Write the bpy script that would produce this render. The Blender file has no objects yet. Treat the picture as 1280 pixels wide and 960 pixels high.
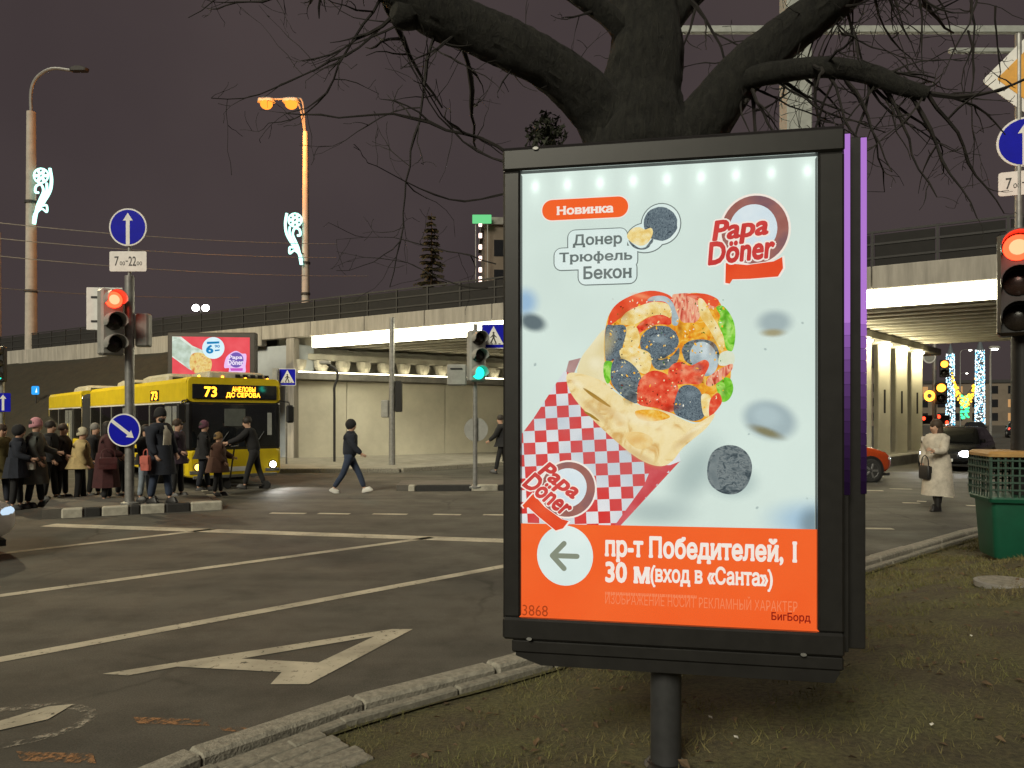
import bpy, bmesh, math, random
import numpy as np
from mathutils import Vector, Matrix, noise
from mathutils.geometry import tessellate_polygon

random.seed(7)
R = math.radians
SC = bpy.context.scene
COL = SC.collection

# ------------------------------------------------------------------ camera, sky, light, exposure
F, CX, HY, H = 931.0, 640.0, 523.0, 1.8          # focal length and horizon in photo pixels, eye height in metres
cam_d = bpy.data.cameras.new('camera')
cam_d.sensor_width = 36.0
cam_d.lens = F / 1280 * 36.0
cam_d.shift_y = (HY - 480) / 1280
cam_d.clip_start = 0.05
cam_d.clip_end = 2000
cam = bpy.data.objects.new('camera', cam_d)
COL.objects.link(cam)
cam.location = (0, 0, H)
cam.rotation_euler = (R(90), 0, 0)
SC.camera = cam

SUN_EL, SUN_AZ = R(34), R(207)                    # azimuth clockwise from +Y: from behind and left of the camera
world = bpy.data.worlds.new('World')
SC.world = world
world.use_nodes = True
wn = world.node_tree
wn.nodes.clear()
w_out = wn.nodes.new('ShaderNodeOutputWorld')
w_sky = wn.nodes.new('ShaderNodeTexSky')
w_sky.sky_type = 'NISHITA'
w_sky.sun_disc = False
w_sky.sun_elevation = SUN_EL
w_sky.sun_rotation = SUN_AZ
w_b1 = wn.nodes.new('ShaderNodeBackground')
w_b1.inputs['Strength'].default_value = 0.0006
w_b2 = wn.nodes.new('ShaderNodeBackground')       # low cloud lit from below by the city
w_b2.inputs['Color'].default_value = (0.0640, 0.0462, 0.0465, 1)
w_b2.inputs['Strength'].default_value = 0.95
w_tc = wn.nodes.new('ShaderNodeTexCoord')
w_nz = wn.nodes.new('ShaderNodeTexNoise')
w_nz.inputs['Scale'].default_value = 2.2
w_nz.inputs['Detail'].default_value = 4
w_rp = wn.nodes.new('ShaderNodeValToRGB')
w_rp.color_ramp.elements[0].position, w_rp.color_ramp.elements[0].color = 0.3, (0.049, 0.036, 0.037, 1)
w_rp.color_ramp.elements[1].position, w_rp.color_ramp.elements[1].color = 0.7, (0.070, 0.052, 0.051, 1)
wn.links.new(w_tc.outputs['Generated'], w_nz.inputs['Vector'])
wn.links.new(w_nz.outputs['Fac'], w_rp.inputs['Fac'])
wn.links.new(w_rp.outputs['Color'], w_b2.inputs['Color'])
w_add = wn.nodes.new('ShaderNodeAddShader')
wn.links.new(w_sky.outputs[0], w_b1.inputs['Color'])
wn.links.new(w_b1.outputs[0], w_add.inputs[0])
wn.links.new(w_b2.outputs[0], w_add.inputs[1])
wn.links.new(w_add.outputs[0], w_out.inputs['Surface'])

sun_d = bpy.data.lights.new('sun', 'SUN')
sun_d.energy = 3.1
sun_d.angle = R(24)
sun_d.color = (1.0, 0.94, 0.74)
sun = bpy.data.objects.new('sun', sun_d)
COL.objects.link(sun)
sv = Vector((math.sin(SUN_AZ) * math.cos(SUN_EL), math.cos(SUN_AZ) * math.cos(SUN_EL), math.sin(SUN_EL)))
sun.rotation_euler = (-sv).to_track_quat('-Z', 'Y').to_euler()
sun.location = (0, 0, 30)

SC.view_settings.view_transform = 'Standard'
SC.view_settings.look = 'None'
SC.view_settings.exposure = 0.0
SC.view_settings.gamma = 1.0
SC.view_settings.use_curve_mapping = False
SC.render.engine = 'CYCLES'
SC.cycles.use_denoising = True
SC.cycles.max_bounces = 6
SC.cycles.diffuse_bounces = 3
SC.cycles.glossy_bounces = 3
SC.cycles.transparent_max_bounces = 8
SC.cycles.sample_clamp_indirect = 3.0
SC.cycles.caustics_reflective = False
SC.cycles.caustics_refractive = False

# ------------------------------------------------------------------ helpers
def W(px, py, Y):                                  # the point at depth Y on the sight line of a photo pixel
    return Vector(((px - CX) / F * Y, Y, H + (HY - py) / F * Y))

def G(px, py, z=0.0):                              # the point at height z on that sight line
    Y = F * (H - z) / (py - HY)
    return Vector(((px - CX) / F * Y, Y, z))

def S(r, g, b):
    def c(x):
        x /= 255
        return x / 12.92 if x <= 0.04045 else ((x + 0.055) / 1.055) ** 2.4
    return (c(r), c(g), c(b))

MATS = {}
def mat(name, col, rough=0.6, metal=0.0, var=0.25, scale=6.0, bump=0.0, bscale=40.0, col2=None, stretch=None, spec=0.5, detail=5.0):
    if name in MATS:
        return MATS[name]
    m = bpy.data.materials.new(name)
    m.use_nodes = True
    nt = m.node_tree
    b = nt.nodes['Principled BSDF']
    b.inputs['Roughness'].default_value = rough
    b.inputs['Metallic'].default_value = metal
    b.inputs['Specular IOR Level'].default_value = spec
    tc = nt.nodes.new('ShaderNodeTexCoord')
    src = tc.outputs['Object']
    if stretch:
        mp = nt.nodes.new('ShaderNodeMapping')
        mp.inputs['Scale'].default_value = stretch
        nt.links.new(src, mp.inputs['Vector'])
        src = mp.outputs['Vector']
    nz = nt.nodes.new('ShaderNodeTexNoise')
    nz.inputs['Scale'].default_value = scale
    nz.inputs['Detail'].default_value = detail
    nz.inputs['Roughness'].default_value = 0.65
    nt.links.new(src, nz.inputs['Vector'])
    rp = nt.nodes.new('ShaderNodeValToRGB')
    c2 = col2 or tuple(c * (1 - var) for c in col)
    rp.color_ramp.elements[0].position = 0.35
    rp.color_ramp.elements[0].color = (*c2, 1)
    rp.color_ramp.elements[1].position = 0.65
    rp.color_ramp.elements[1].color = (*col, 1)
    nt.links.new(nz.outputs['Fac'], rp.inputs['Fac'])
    nt.links.new(rp.outputs['Color'], b.inputs['Base Color'])
    if bump:
        n2 = nt.nodes.new('ShaderNodeTexNoise')
        n2.inputs['Scale'].default_value = bscale
        n2.inputs['Detail'].default_value = 6
        nt.links.new(src, n2.inputs['Vector'])
        bp = nt.nodes.new('ShaderNodeBump')
        bp.inputs['Strength'].default_value = bump
        bp.inputs['Distance'].default_value = 0.02
        nt.links.new(n2.outputs['Fac'], bp.inputs['Height'])
        nt.links.new(bp.outputs['Normal'], b.inputs['Normal'])
    MATS[name] = m
    return m

def emat(name, col, strength=1.0, sample=False):
    if name in MATS:
        return MATS[name]
    m = bpy.data.materials.new(name)
    m.use_nodes = True
    nt = m.node_tree
    nt.nodes.clear()
    o = nt.nodes.new('ShaderNodeOutputMaterial')
    e = nt.nodes.new('ShaderNodeEmission')
    e.inputs['Color'].default_value = (*col, 1)
    e.inputs['Strength'].default_value = strength
    nt.links.new(e.outputs[0], o.inputs['Surface'])
    m.cycles.emission_sampling = 'AUTO' if sample else 'NONE'
    MATS[name] = m
    return m

def pmat(name, cols, scale=30.0, strength=1.0, vor=False, stretch=(1, 1, 1), dist=0.0):   # backlit print
    if name in MATS:
        return MATS[name]
    m = bpy.data.materials.new(name)
    m.use_nodes = True
    nt = m.node_tree
    nt.nodes.clear()
    o = nt.nodes.new('ShaderNodeOutputMaterial')
    e = nt.nodes.new('ShaderNodeEmission')
    e.inputs['Strength'].default_value = strength
    tc = nt.nodes.new('ShaderNodeTexCoord')
    mp = nt.nodes.new('ShaderNodeMapping')
    mp.inputs['Scale'].default_value = stretch
    nt.links.new(tc.outputs['Object'], mp.inputs['Vector'])
    if vor:
        t = nt.nodes.new('ShaderNodeTexVoronoi')
        t.inputs['Scale'].default_value = scale
        f = t.outputs['Distance']
    else:
        t = nt.nodes.new('ShaderNodeTexNoise')
        t.inputs['Scale'].default_value = scale
        t.inputs['Detail'].default_value = 5
        t.inputs['Distortion'].default_value = dist
        f = t.outputs['Fac']
    nt.links.new(mp.outputs['Vector'], t.inputs['Vector'])
    rp = nt.nodes.new('ShaderNodeValToRGB')
    n = len(cols)
    els = rp.color_ramp.elements
    lo, hi = (0.05, 0.75) if vor else (0.32, 0.68)
    els[0].position, els[0].color = lo, (*cols[0], 1)
    els[1].position, els[1].color = hi, (*cols[-1], 1)
    for k in range(1, n - 1):
        el = els.new(lo + (hi - lo) * k / (n - 1))
        el.color = (*cols[k], 1)
    nt.links.new(f, rp.inputs['Fac'])
    nt.links.new(rp.outputs['Color'], e.inputs['Color'])
    nt.links.new(e.outputs[0], o.inputs['Surface'])
    m.cycles.emission_sampling = 'NONE'
    MATS[name] = m
    return m

def glassmat(name, tint=(0.6, 0.65, 0.65), clear=0.8, rough=0.02):
    if name in MATS:
        return MATS[name]
    m = bpy.data.materials.new(name)
    m.use_nodes = True
    nt = m.node_tree
    nt.nodes.clear()
    o = nt.nodes.new('ShaderNodeOutputMaterial')
    t = nt.nodes.new('ShaderNodeBsdfTransparent')
    t.inputs['Color'].default_value = (*[clear * x for x in tint], 1)
    g = nt.nodes.new('ShaderNodeBsdfGlossy')
    g.inputs['Roughness'].default_value = rough
    fr = nt.nodes.new('ShaderNodeFresnel')
    fr.inputs['IOR'].default_value = 1.45
    mx = nt.nodes.new('ShaderNodeMixShader')
    nt.links.new(fr.outputs[0], mx.inputs['Fac'])
    nt.links.new(t.outputs[0], mx.inputs[1])
    nt.links.new(g.outputs[0], mx.inputs[2])
    nt.links.new(mx.outputs[0], o.inputs['Surface'])
    MATS[name] = m
    return m

def thing(name, label, cat, loc=(0, 0, 0), rotz=0.0, group=None):
    o = bpy.data.objects.new(name, None)
    o.empty_display_size = 0.2
    COL.objects.link(o)
    o.location = loc
    o.rotation_euler = (0, 0, rotz)
    o['label'] = label
    o['category'] = cat
    if group:
        o['group'] = group
    return o

def tag(o, label, cat, group=None):
    o['label'] = label
    o['category'] = cat
    if group:
        o['group'] = group
    return o

def minv(o):                                        # world to local for a thing (location + z rotation)
    return (Matrix.Translation(o.location) @ Matrix.Rotation(o.rotation_euler.z, 4, 'Z')).inverted()

def link(name, me, m, parent=None):
    o = bpy.data.objects.new(name, me)
    COL.objects.link(o)
    if m is not None:
        me.materials.clear()
        me.materials.append(m)
    if parent is not None:
        o.parent = parent
    return o

class MB:
    def __init__(s, M=None):
        s.v, s.f = [], []
        s.M = M or Matrix.Identity(4)
    def add(s, vs, fs):
        n = len(s.v)
        s.v += [s.M @ Vector(v) for v in vs]
        s.f += [[i + n for i in f] for f in fs]
        return s
    def box(s, x0, x1, y0, y1, z0, z1, b=0.0):
        if b <= 0:
            return s.add([(x, y, z) for x in (x0, x1) for y in (y0, y1) for z in (z0, z1)],
                         [(0, 1, 3, 2), (4, 6, 7, 5), (0, 4, 5, 1), (2, 3, 7, 6), (0, 2, 6, 4), (1, 5, 7, 3)])
        b = min(b, abs(x1 - x0) * .49, abs(y1 - y0) * .49, abs(z1 - z0) * .49)
        X, Yy, Z = (x0, x1), (y0, y1), (z0, z1)
        vs, idx = [], {}
        for i in (0, 1):
            for j in (0, 1):
                for k in (0, 1):
                    px, py, pz = X[i], Yy[j], Z[k]
                    qx, qy, qz = px + b * (1 - 2 * i), py + b * (1 - 2 * j), pz + b * (1 - 2 * k)
                    for a, p in enumerate(((px, qy, qz), (qx, py, qz), (qx, qy, pz))):
                        idx[i, j, k, a] = len(vs)
                        vs.append(p)
        fs = []
        for i in (0, 1):
            fs.append([idx[i, 0, 0, 0], idx[i, 1, 0, 0], idx[i, 1, 1, 0], idx[i, 0, 1, 0]])
            fs.append([idx[0, i, 0, 1], idx[1, i, 0, 1], idx[1, i, 1, 1], idx[0, i, 1, 1]])
            fs.append([idx[0, 0, i, 2], idx[1, 0, i, 2], idx[1, 1, i, 2], idx[0, 1, i, 2]])
            for j in (0, 1):
                fs.append([idx[i, j, 0, 0], idx[i, j, 1, 0], idx[i, j, 1, 1], idx[i, j, 0, 1]])
                fs.append([idx[i, 0, j, 0], idx[i, 1, j, 0], idx[i, 1, j, 2], idx[i, 0, j, 2]])
                fs.append([idx[0, i, j, 1], idx[1, i, j, 1], idx[1, i, j, 2], idx[0, i, j, 2]])
                for k in (0, 1):
                    fs.append([idx[i, j, k, 0], idx[i, j, k, 1], idx[i, j, k, 2]])
        return s.add(vs, fs)
    def tube(s, pts, r, n=8, caps=True, jit=0.0):
        pts = [Vector(p) for p in pts]
        m = len(pts)
        rr = r if isinstance(r, (list, tuple)) else [r] * m
        t0 = (pts[1] - pts[0]).normalized()
        a = t0.orthogonal().normalized()
        vs, fs = [], []
        for i, p in enumerate(pts):
            t = (pts[min(i + 1, m - 1)] - pts[max(i - 1, 0)])
            if t.length < 1e-9:
                t = t0
            t.normalize()
            a = (a - t * a.dot(t))
            if a.length < 1e-6:
                a = t.orthogonal()
            a.normalize()
            c = t.cross(a)
            for k in range(n):
                th = 2 * math.pi * k / n
                q = rr[i] * (1 + (random.uniform(-jit, jit) if jit else 0))
                vs.append(p + (a * math.cos(th) + c * math.sin(th)) * q)
        for i in range(m - 1):
            for k in range(n):
                k2 = (k + 1) % n
                fs.append([i * n + k, i * n + k2, (i + 1) * n + k2, (i + 1) * n + k])
        if caps:
            fs.append(list(range(n))[::-1])
            fs.append([(m - 1) * n + k for k in range(n)])
        return s.add(vs, fs)
    def cyl(s, p, q, r, n=16, r2=None):
        return s.tube([p, q], [r, r if r2 is None else r2], n)
    def prism(s, poly, z0, z1):                      # outline in local XY, extruded along Z
        n = len(poly)
        vs = [(x, y, z0) for x, y in poly] + [(x, y, z1) for x, y in poly]
        fs = [list(range(n))[::-1], list(range(n, 2 * n))]
        for k in range(n):
            fs.append([k, (k + 1) % n, n + (k + 1) % n, n + k])
        return s.add(vs, fs)
    def flat(s, poly, z=0.0):
        return s.add([(x, y, z) for x, y in poly], [list(range(len(poly)))])
    def lathe(s, prof, n=20, caps=True):             # (r, z) pairs about local Z
        vs, fs = [], []
        for r, z in prof:
            for k in range(n):
                th = 2 * math.pi * k / n
                vs.append((r * math.cos(th), r * math.sin(th), z))
        for i in range(len(prof) - 1):
            for k in range(n):
                k2 = (k + 1) % n
                fs.append([i * n + k, i * n + k2, (i + 1) * n + k2, (i + 1) * n + k])
        if caps:
            fs.append(list(range(n))[::-1])
            fs.append([(len(prof) - 1) * n + k for k in range(n)])
        return s.add(vs, fs)
    def loft(s, rings, caps=True):
        n = len(rings[0])
        vs = [p for r in rings for p in r]
        fs = []
        for i in range(len(rings) - 1):
            for k in range(n):
                k2 = (k + 1) % n
                fs.append([i * n + k, i * n + k2, (i + 1) * n + k2, (i + 1) * n + k])
        if caps:
            fs.append(list(range(n))[::-1])
            fs.append([(len(rings) - 1) * n + k for k in range(n)])
        return s.add(vs, fs)
    def ball(s, c, r, n=12, m=8, sq=(1, 1, 1), zmin=-1.0):
        rings = []
        for i in range(m + 1):
            ph = -math.pi / 2 + math.pi * i / m
            z = max(math.sin(ph), zmin)
            q = max(math.cos(ph), 0.02) if z > zmin else math.sqrt(max(1 - zmin * zmin, 0.001))
            rings.append([(c[0] + r * sq[0] * q * math.cos(2 * math.pi * k / n), c[1] + r * sq[1] * q * math.sin(2 * math.pi * k / n), c[2] + r * sq[2] * z) for k in range(n)])
        return s.loft(rings)
    def mesh(s, name, recalc=True):
        me = bpy.data.meshes.new(name)
        me.from_pydata([tuple(v) for v in s.v], [], s.f)
        if recalc:
            bm = bmesh.new()
            bm.from_mesh(me)
            bmesh.ops.recalc_face_normals(bm, faces=bm.faces)
            bm.to_mesh(me)
            bm.free()
        return me
    def build(s, name, m, parent=None, smooth=False, w=False):
        if w and parent is not None:                 # vertices were given in world space
            I = minv(parent)
            s.v = [I @ v for v in s.v]
        me = s.mesh(name)
        if smooth:
            me.shade_smooth()
            try:
                me.set_sharp_from_angle(angle=R(40))
            except Exception:
                pass
        return link(name, me, m, parent)

def copy_tree(o, parent=None):
    c = o.copy()
    COL.objects.link(c)
    c.parent = parent
    for ch in [x for x in bpy.data.objects if x.parent == o]:
        copy_tree(ch, c)
    return c

def structure(o, label=None):
    o['kind'] = 'structure'
    if label:
        o['label'] = label
    return o

def bez(pts, n=8):                                   # Catmull-Rom through points
    P = [Vector(p) for p in pts]
    P = [P[0] * 2 - P[1]] + P + [P[-1] * 2 - P[-2]]
    out = []
    for i in range(1, len(P) - 2):
        for k in range(n):
            t = k / n
            a, b, c, d = P[i - 1], P[i], P[i + 1], P[i + 2]
            out.append(0.5 * ((2 * b) + (c - a) * t + (2 * a - 5 * b + 4 * c - d) * t * t + (3 * b - a - 3 * c + d) * t ** 3))
    out.append(P[-2])
    return out

def point_light(name, loc, energy, col, parent=None, radius=0.15, spot=None, aim=None):
    d = bpy.data.lights.new(name, 'SPOT' if spot else 'POINT')
    d.energy = energy
    d.color = col
    d.shadow_soft_size = radius
    o = bpy.data.objects.new(name, d)
    COL.objects.link(o)
    o.location = loc
    if spot:
        d.spot_size = R(spot)
        d.spot_blend = 0.7
        o.rotation_euler = Vector(aim).to_track_quat('-Z', 'Y').to_euler()
    if parent is not None:
        o.parent = parent
    return o

TEXT_CACHE = {}
def text2d(s, off=0.0, slab=0.0, shear=0.0):
    key = (s, off, slab, shear)
    if key in TEXT_CACHE:
        return TEXT_CACHE[key]
    cu = bpy.data.curves.new('lettering', 'FONT')
    cu.body = s
    cu.size = 1.0
    cu.shear = shear
    cu.resolution_u = 3
    cu.dimensions = '2D'
    cu.fill_mode = 'NONE'
    ob = bpy.data.objects.new('lettering', cu)
    COL.objects.link(ob)
    dg = bpy.context.evaluated_depsgraph_get()
    me = bpy.data.meshes.new_from_object(ob.evaluated_get(dg))
    co = [(v.co.x, v.co.y) for v in me.vertices]
    nb = {}
    for e in me.edges:
        a, b = e.vertices
        nb.setdefault(a, []).append(b)
        nb.setdefault(b, []).append(a)
    seen, loops = set(), []
    for st in nb:
        if st in seen:
            continue
        lp, cur, prev = [], st, None
        while cur is not None and cur not in seen:
            seen.add(cur)
            lp.append(cur)
            nx = [q for q in nb[cur] if q not in seen]
            cur = nx[0] if nx else None
        if len(lp) > 2:
            pts = []
            for q in lp:
                if not pts or abs(pts[-1][0] - co[q][0]) + abs(pts[-1][1] - co[q][1]) > 1e-6:
                    pts.append(co[q])
            ve = [(pts[k][0], min(pts[k][1], pts[k - 1][1]), max(pts[k][1], pts[k - 1][1])) for k in range(len(pts)) if abs(pts[k][0] - pts[k - 1][0]) < 1e-4 and abs(pts[k][1] - pts[k - 1][1]) > .2]
            for k, (qx, qy) in enumerate(pts):       # untangle strokes that overlap by a sliver
                for ex, ya, yb in ve:
                    if 1e-4 < ex - qx < .016 and ya < qy < yb:
                        pts[k] = (ex + .0005, qy)
            loops.append(pts)
    def inside(pt, poly):
        r = False
        for (ax, ay), (bx, by) in zip(poly, poly[1:] + poly[:1]):
            if (ay > pt[1]) != (by > pt[1]) and pt[0] < (bx - ax) * (pt[1] - ay) / (by - ay) + ax:
                r = not r
        return r
    def is_hole(i):                                   # inside an odd number of loops that enclose it wholly
        n = 0
        for j, L in enumerate(loops):
            if j != i and all(inside(p, L) for p in loops[i][::max(1, len(loops[i]) // 9)]):
                n += 1
        return n % 2 == 1
    holes = [is_hole(i) for i in range(len(loops))]
    vs, fs = [], []
    for i, L in enumerate(loops):
        if holes[i]:
            continue
        hs = [loops[j] for j in range(len(loops)) if holes[j] and all(inside(p, L) for p in loops[j][::max(1, len(loops[j]) // 9)])]
        polys = [L] + hs
        tri = tessellate_polygon([[Vector((x, y, 0)) for x, y in q] for q in polys])
        n = len(vs)
        for q in polys:
            vs += q
        fs += [[n + k for k in t] for t in tri]
        if slab:
            for (ax, ay), (bx, by) in zip(L, L[1:] + L[:1]):
                Lh = abs(ax - bx)
                if abs(ay - by) > 0.006 or not 0.05 < Lh < 0.26:
                    continue
                up = 1 if inside(((ax + bx) / 2, ay + 0.01), L) else -1
                if not ((up > 0 and (abs(ay) < 0.03 or ay < -0.14)) or (up < 0 and ay > 0.44)):
                    continue
                x0_, x1_ = min(ax, bx) - slab, max(ax, bx) + slab
                m0 = len(vs)
                vs += [(x0_, ay), (x1_, ay), (x1_, ay + up * slab * 2), (x0_, ay + up * slab * 2)]
                fs.append([m0, m0 + 1, m0 + 2, m0 + 3])
    bpy.data.objects.remove(ob)
    bpy.data.curves.remove(cu)
    vs = [(x, y, 0.0) for x, y in vs]
    if off:                                           # embolden: the outline swept round a small circle
        v0, f0 = list(vs), list(fs)
        m = 10
        for k in range(m):
            dx, dy = off * math.cos(2 * math.pi * k / m), off * math.sin(2 * math.pi * k / m)
            n = len(vs)
            vs += [(x + dx, y + dy, (k + 1) * 4e-6) for x, y, _ in v0]
            fs += [[i + n for i in f] for f in f0]
    TEXT_CACHE[key] = (vs, fs)
    return vs, fs

def lettering(mb, s, x0, y0, x1, y1, z=0.0, off=0.0, slab=0.0, shear=0.0, rot=0.0, fit=None):
    """text set into the box x0..x1, y0..y1 of mb's local XY plane; fit: text whose extent defines the box"""
    vs, fs = text2d(s, off, slab, shear)
    rs, _ = text2d(s if fit is None else fit[0], 0.0 if fit is None else fit[1], 0.0 if fit is None else fit[2], shear)
    ax, bx = min(v[0] for v in rs), max(v[0] for v in rs)
    ay, by = min(v[1] for v in rs), max(v[1] for v in rs)
    cx, cy = (x0 + x1) / 2, (y0 + y1) / 2
    out = []
    for x, y, dz in vs:
        X = x0 + (x - ax) / (bx - ax) * (x1 - x0) - cx
        Yy = y0 + (y - ay) / (by - ay) * (y1 - y0) - cy
        out.append((cx + X * math.cos(rot) - Yy * math.sin(rot), cy + X * math.sin(rot) + Yy * math.cos(rot), z + dz))
    mb.add(out, fs)
    return mb

def ellipse(cx, cy, rx, ry, n=28, rot=0.0, jit=0.0):
    out = []
    for k in range(n):
        t = 2 * math.pi * k / n
        q = 1 + (random.uniform(-jit, jit) if jit else 0)
        x, y = rx * math.cos(t) * q, ry * math.sin(t) * q
        out.append((cx + x * math.cos(rot) - y * math.sin(rot), cy + x * math.sin(rot) + y * math.cos(rot)))
    return out

def rrect(x0, y0, x1, y1, r, n=5):
    out = []
    for cx, cy, a in ((x1 - r, y1 - r, 0), (x0 + r, y1 - r, 90), (x0 + r, y0 + r, 180), (x1 - r, y0 + r, 270)):
        for k in range(n + 1):
            t = R(a + 90 * k / n)
            out.append((cx + r * math.cos(t), cy + r * math.sin(t)))
    return out

FACE = Matrix(((1, 0, 0, 0), (0, 0, -1, 0), (0, 1, 0, 0), (0, 0, 0, 1)))   # local XY drawing -> upright, facing -Y

# shared materials
M_conc = mat('concrete', (0.42, 0.40, 0.36), 0.85, var=0.35, scale=1.3, bump=0.15, bscale=30)
M_conc_d = mat('grey concrete', (0.25, 0.24, 0.22), 0.9, var=0.35, scale=2.0, bump=0.2)
M_dark = mat('dark painted metal', (0.035, 0.035, 0.036), 0.45, var=0.3, scale=8)
M_pole = mat('galvanised steel', (0.30, 0.30, 0.29), 0.45, 0.5, var=0.3, scale=9)
M_grey = mat('grey plastic', (0.30, 0.30, 0.28), 0.5, var=0.2)
M_black = mat('black plastic', (0.012, 0.012, 0.013), 0.4)
M_white = mat('white paint', (0.72, 0.72, 0.70), 0.5, var=0.12, scale=10)
M_blue = mat('blue sign paint', (0.003, 0.005, 0.42), 0.5, var=0.15, spec=0.12)
M_ink = mat('black ink', (0.02, 0.02, 0.02), 0.5)
M_paint_w = mat('road paint', (0.50, 0.48, 0.40), 0.8, col2=(0.30, 0.28, 0.23), scale=7, detail=9)
M_rubber = mat('rubber', (0.018, 0.018, 0.018), 0.85)
M_glass_d = mat('dark glass', (0.012, 0.014, 0.016), 0.06, spec=0.8)
E_red = emat('red signal light', (1.0, 0.035, 0.012), 7)
E_redhot = emat('red signal core', (1.0, 0.10, 0.05), 7)
E_green = emat('green signal light', (0.02, 0.80, 0.52), 2.2)
E_amber = emat('amber signal light', (1.0, 0.28, 0.02), 8)
E_white = emat('white lamp', (1.0, 0.97, 0.90), 22)
E_sodium = emat('sodium lamp', (1.0, 0.28, 0.03), 2.0)
E_cyan = emat('festive light tube', (0.45, 1.0, 0.85), 2.6)
# ================================================================== THE GROUND
def asphalt():
    m = bpy.data.materials.new('worn asphalt')
    m.use_nodes = True
    nt = m.node_tree
    b = nt.nodes['Principled BSDF']
    tc = nt.nodes.new('ShaderNodeTexCoord')
    def nz(scale, det, rough=0.6, st=None):
        n = nt.nodes.new('ShaderNodeTexNoise')
        n.inputs['Scale'].default_value = scale
        n.inputs['Detail'].default_value = det
        n.inputs['Roughness'].default_value = rough
        if st:
            mp = nt.nodes.new('ShaderNodeMapping')
            mp.inputs['Rotation'].default_value = (0, 0, R(-43))
            mp.inputs['Scale'].default_value = st
            nt.links.new(tc.outputs['Object'], mp.inputs['Vector'])
            nt.links.new(mp.outputs['Vector'], n.inputs['Vector'])
        else:
            nt.links.new(tc.outputs['Object'], n.inputs['Vector'])
        return n
    def ramp(f, a, ca, bb, cb):
        r = nt.nodes.new('ShaderNodeValToRGB')
        r.color_ramp.elements[0].position, r.color_ramp.elements[0].color = a, (*ca, 1)
        r.color_ramp.elements[1].position, r.color_ramp.elements[1].color = bb, (*cb, 1)
        nt.links.new(f, r.inputs['Fac'])
        return r
    def mul(a, c, fac=1.0):
        x = nt.nodes.new('ShaderNodeMix')
        x.data_type = 'RGBA'
        x.blend_type = 'MULTIPLY'
        x.inputs['Factor'].default_value = fac
        nt.links.new(a, x.inputs[6])
        nt.links.new(c, x.inputs[7])
        return x.outputs[2]
    big = ramp(nz(0.35, 6).outputs['Fac'], 0.3, (0.072, 0.070, 0.062), 0.7, (0.112, 0.108, 0.096))
    lane = ramp(nz(0.9, 4, st=(0.12, 1.3, 1)).outputs['Fac'], 0.35, (0.72, 0.72, 0.72), 0.68, (1.1, 1.08, 1.05))
    spk = ramp(nz(90, 3, 0.8).outputs['Fac'], 0.3, (0.55, 0.55, 0.55), 0.72, (1.45, 1.43, 1.38))
    stain = ramp(nz(1.7, 8, 0.7).outputs['Fac'], 0.38, (0.62, 0.61, 0.6), 0.55, (1, 1, 1))
    c = mul(mul(mul(big.outputs['Color'], lane.outputs['Color']), spk.outputs['Color']), stain.outputs['Color'], 0.7)
    vo = nt.nodes.new('ShaderNodeTexVoronoi')         # fine cracks
    vo.feature = 'DISTANCE_TO_EDGE'
    vo.inputs['Scale'].default_value = 0.42
    wob = nt.nodes.new('ShaderNodeMix')
    wob.data_type = 'RGBA'
    wob.inputs['Factor'].default_value = 0.35
    nt.links.new(tc.outputs['Object'], wob.inputs[6])
    nt.links.new(nz(1.1, 6).outputs['Color'], wob.inputs[7])
    nt.links.new(wob.outputs[2], vo.inputs['Vector'])
    crk = ramp(vo.outputs['Distance'], 0.002, (0.45, 0.45, 0.44), 0.009, (1, 1, 1))
    keep = ramp(nz(0.23, 3).outputs['Fac'], 0.50, (0, 0, 0), 0.60, (1, 1, 1))
    cm = nt.nodes.new('ShaderNodeMix')
    cm.data_type = 'RGBA'
    cm.blend_type = 'MULTIPLY'
    nt.links.new(keep.outputs['Color'], cm.inputs['Factor'])
    nt.links.new(c, cm.inputs[6])
    nt.links.new(crk.outputs['Color'], cm.inputs[7])
    c = cm.outputs[2]
    nt.links.new(c, b.inputs['Base Color'])
    rr = ramp(nz(0.8, 5).outputs['Fac'], 0.3, (0.70, 0.70, 0.70), 0.7, (0.95, 0.95, 0.95))
    b.inputs['Specular IOR Level'].default_value = 0.3
    nt.links.new(rr.outputs['Color'], b.inputs['Roughness'])
    bp = nt.nodes.new('ShaderNodeBump')
    bp.inputs['Strength'].default_value = 0.35
    bp.inputs['Distance'].default_value = 0.006
    nt.links.new(nz(140, 3).outputs['Fac'], bp.inputs['Height'])
    nt.links.new(bp.outputs['Normal'], b.inputs['Normal'])
    return m
M_asph = asphalt()
structure(MB().add([(-600, -300, 0), (600, -300, 0), (600, 900, 0), (-600, 900, 0)], [(0, 1, 2, 3)]).build('road', M_asph), 'dark worn asphalt of the wide road crossing')

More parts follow.
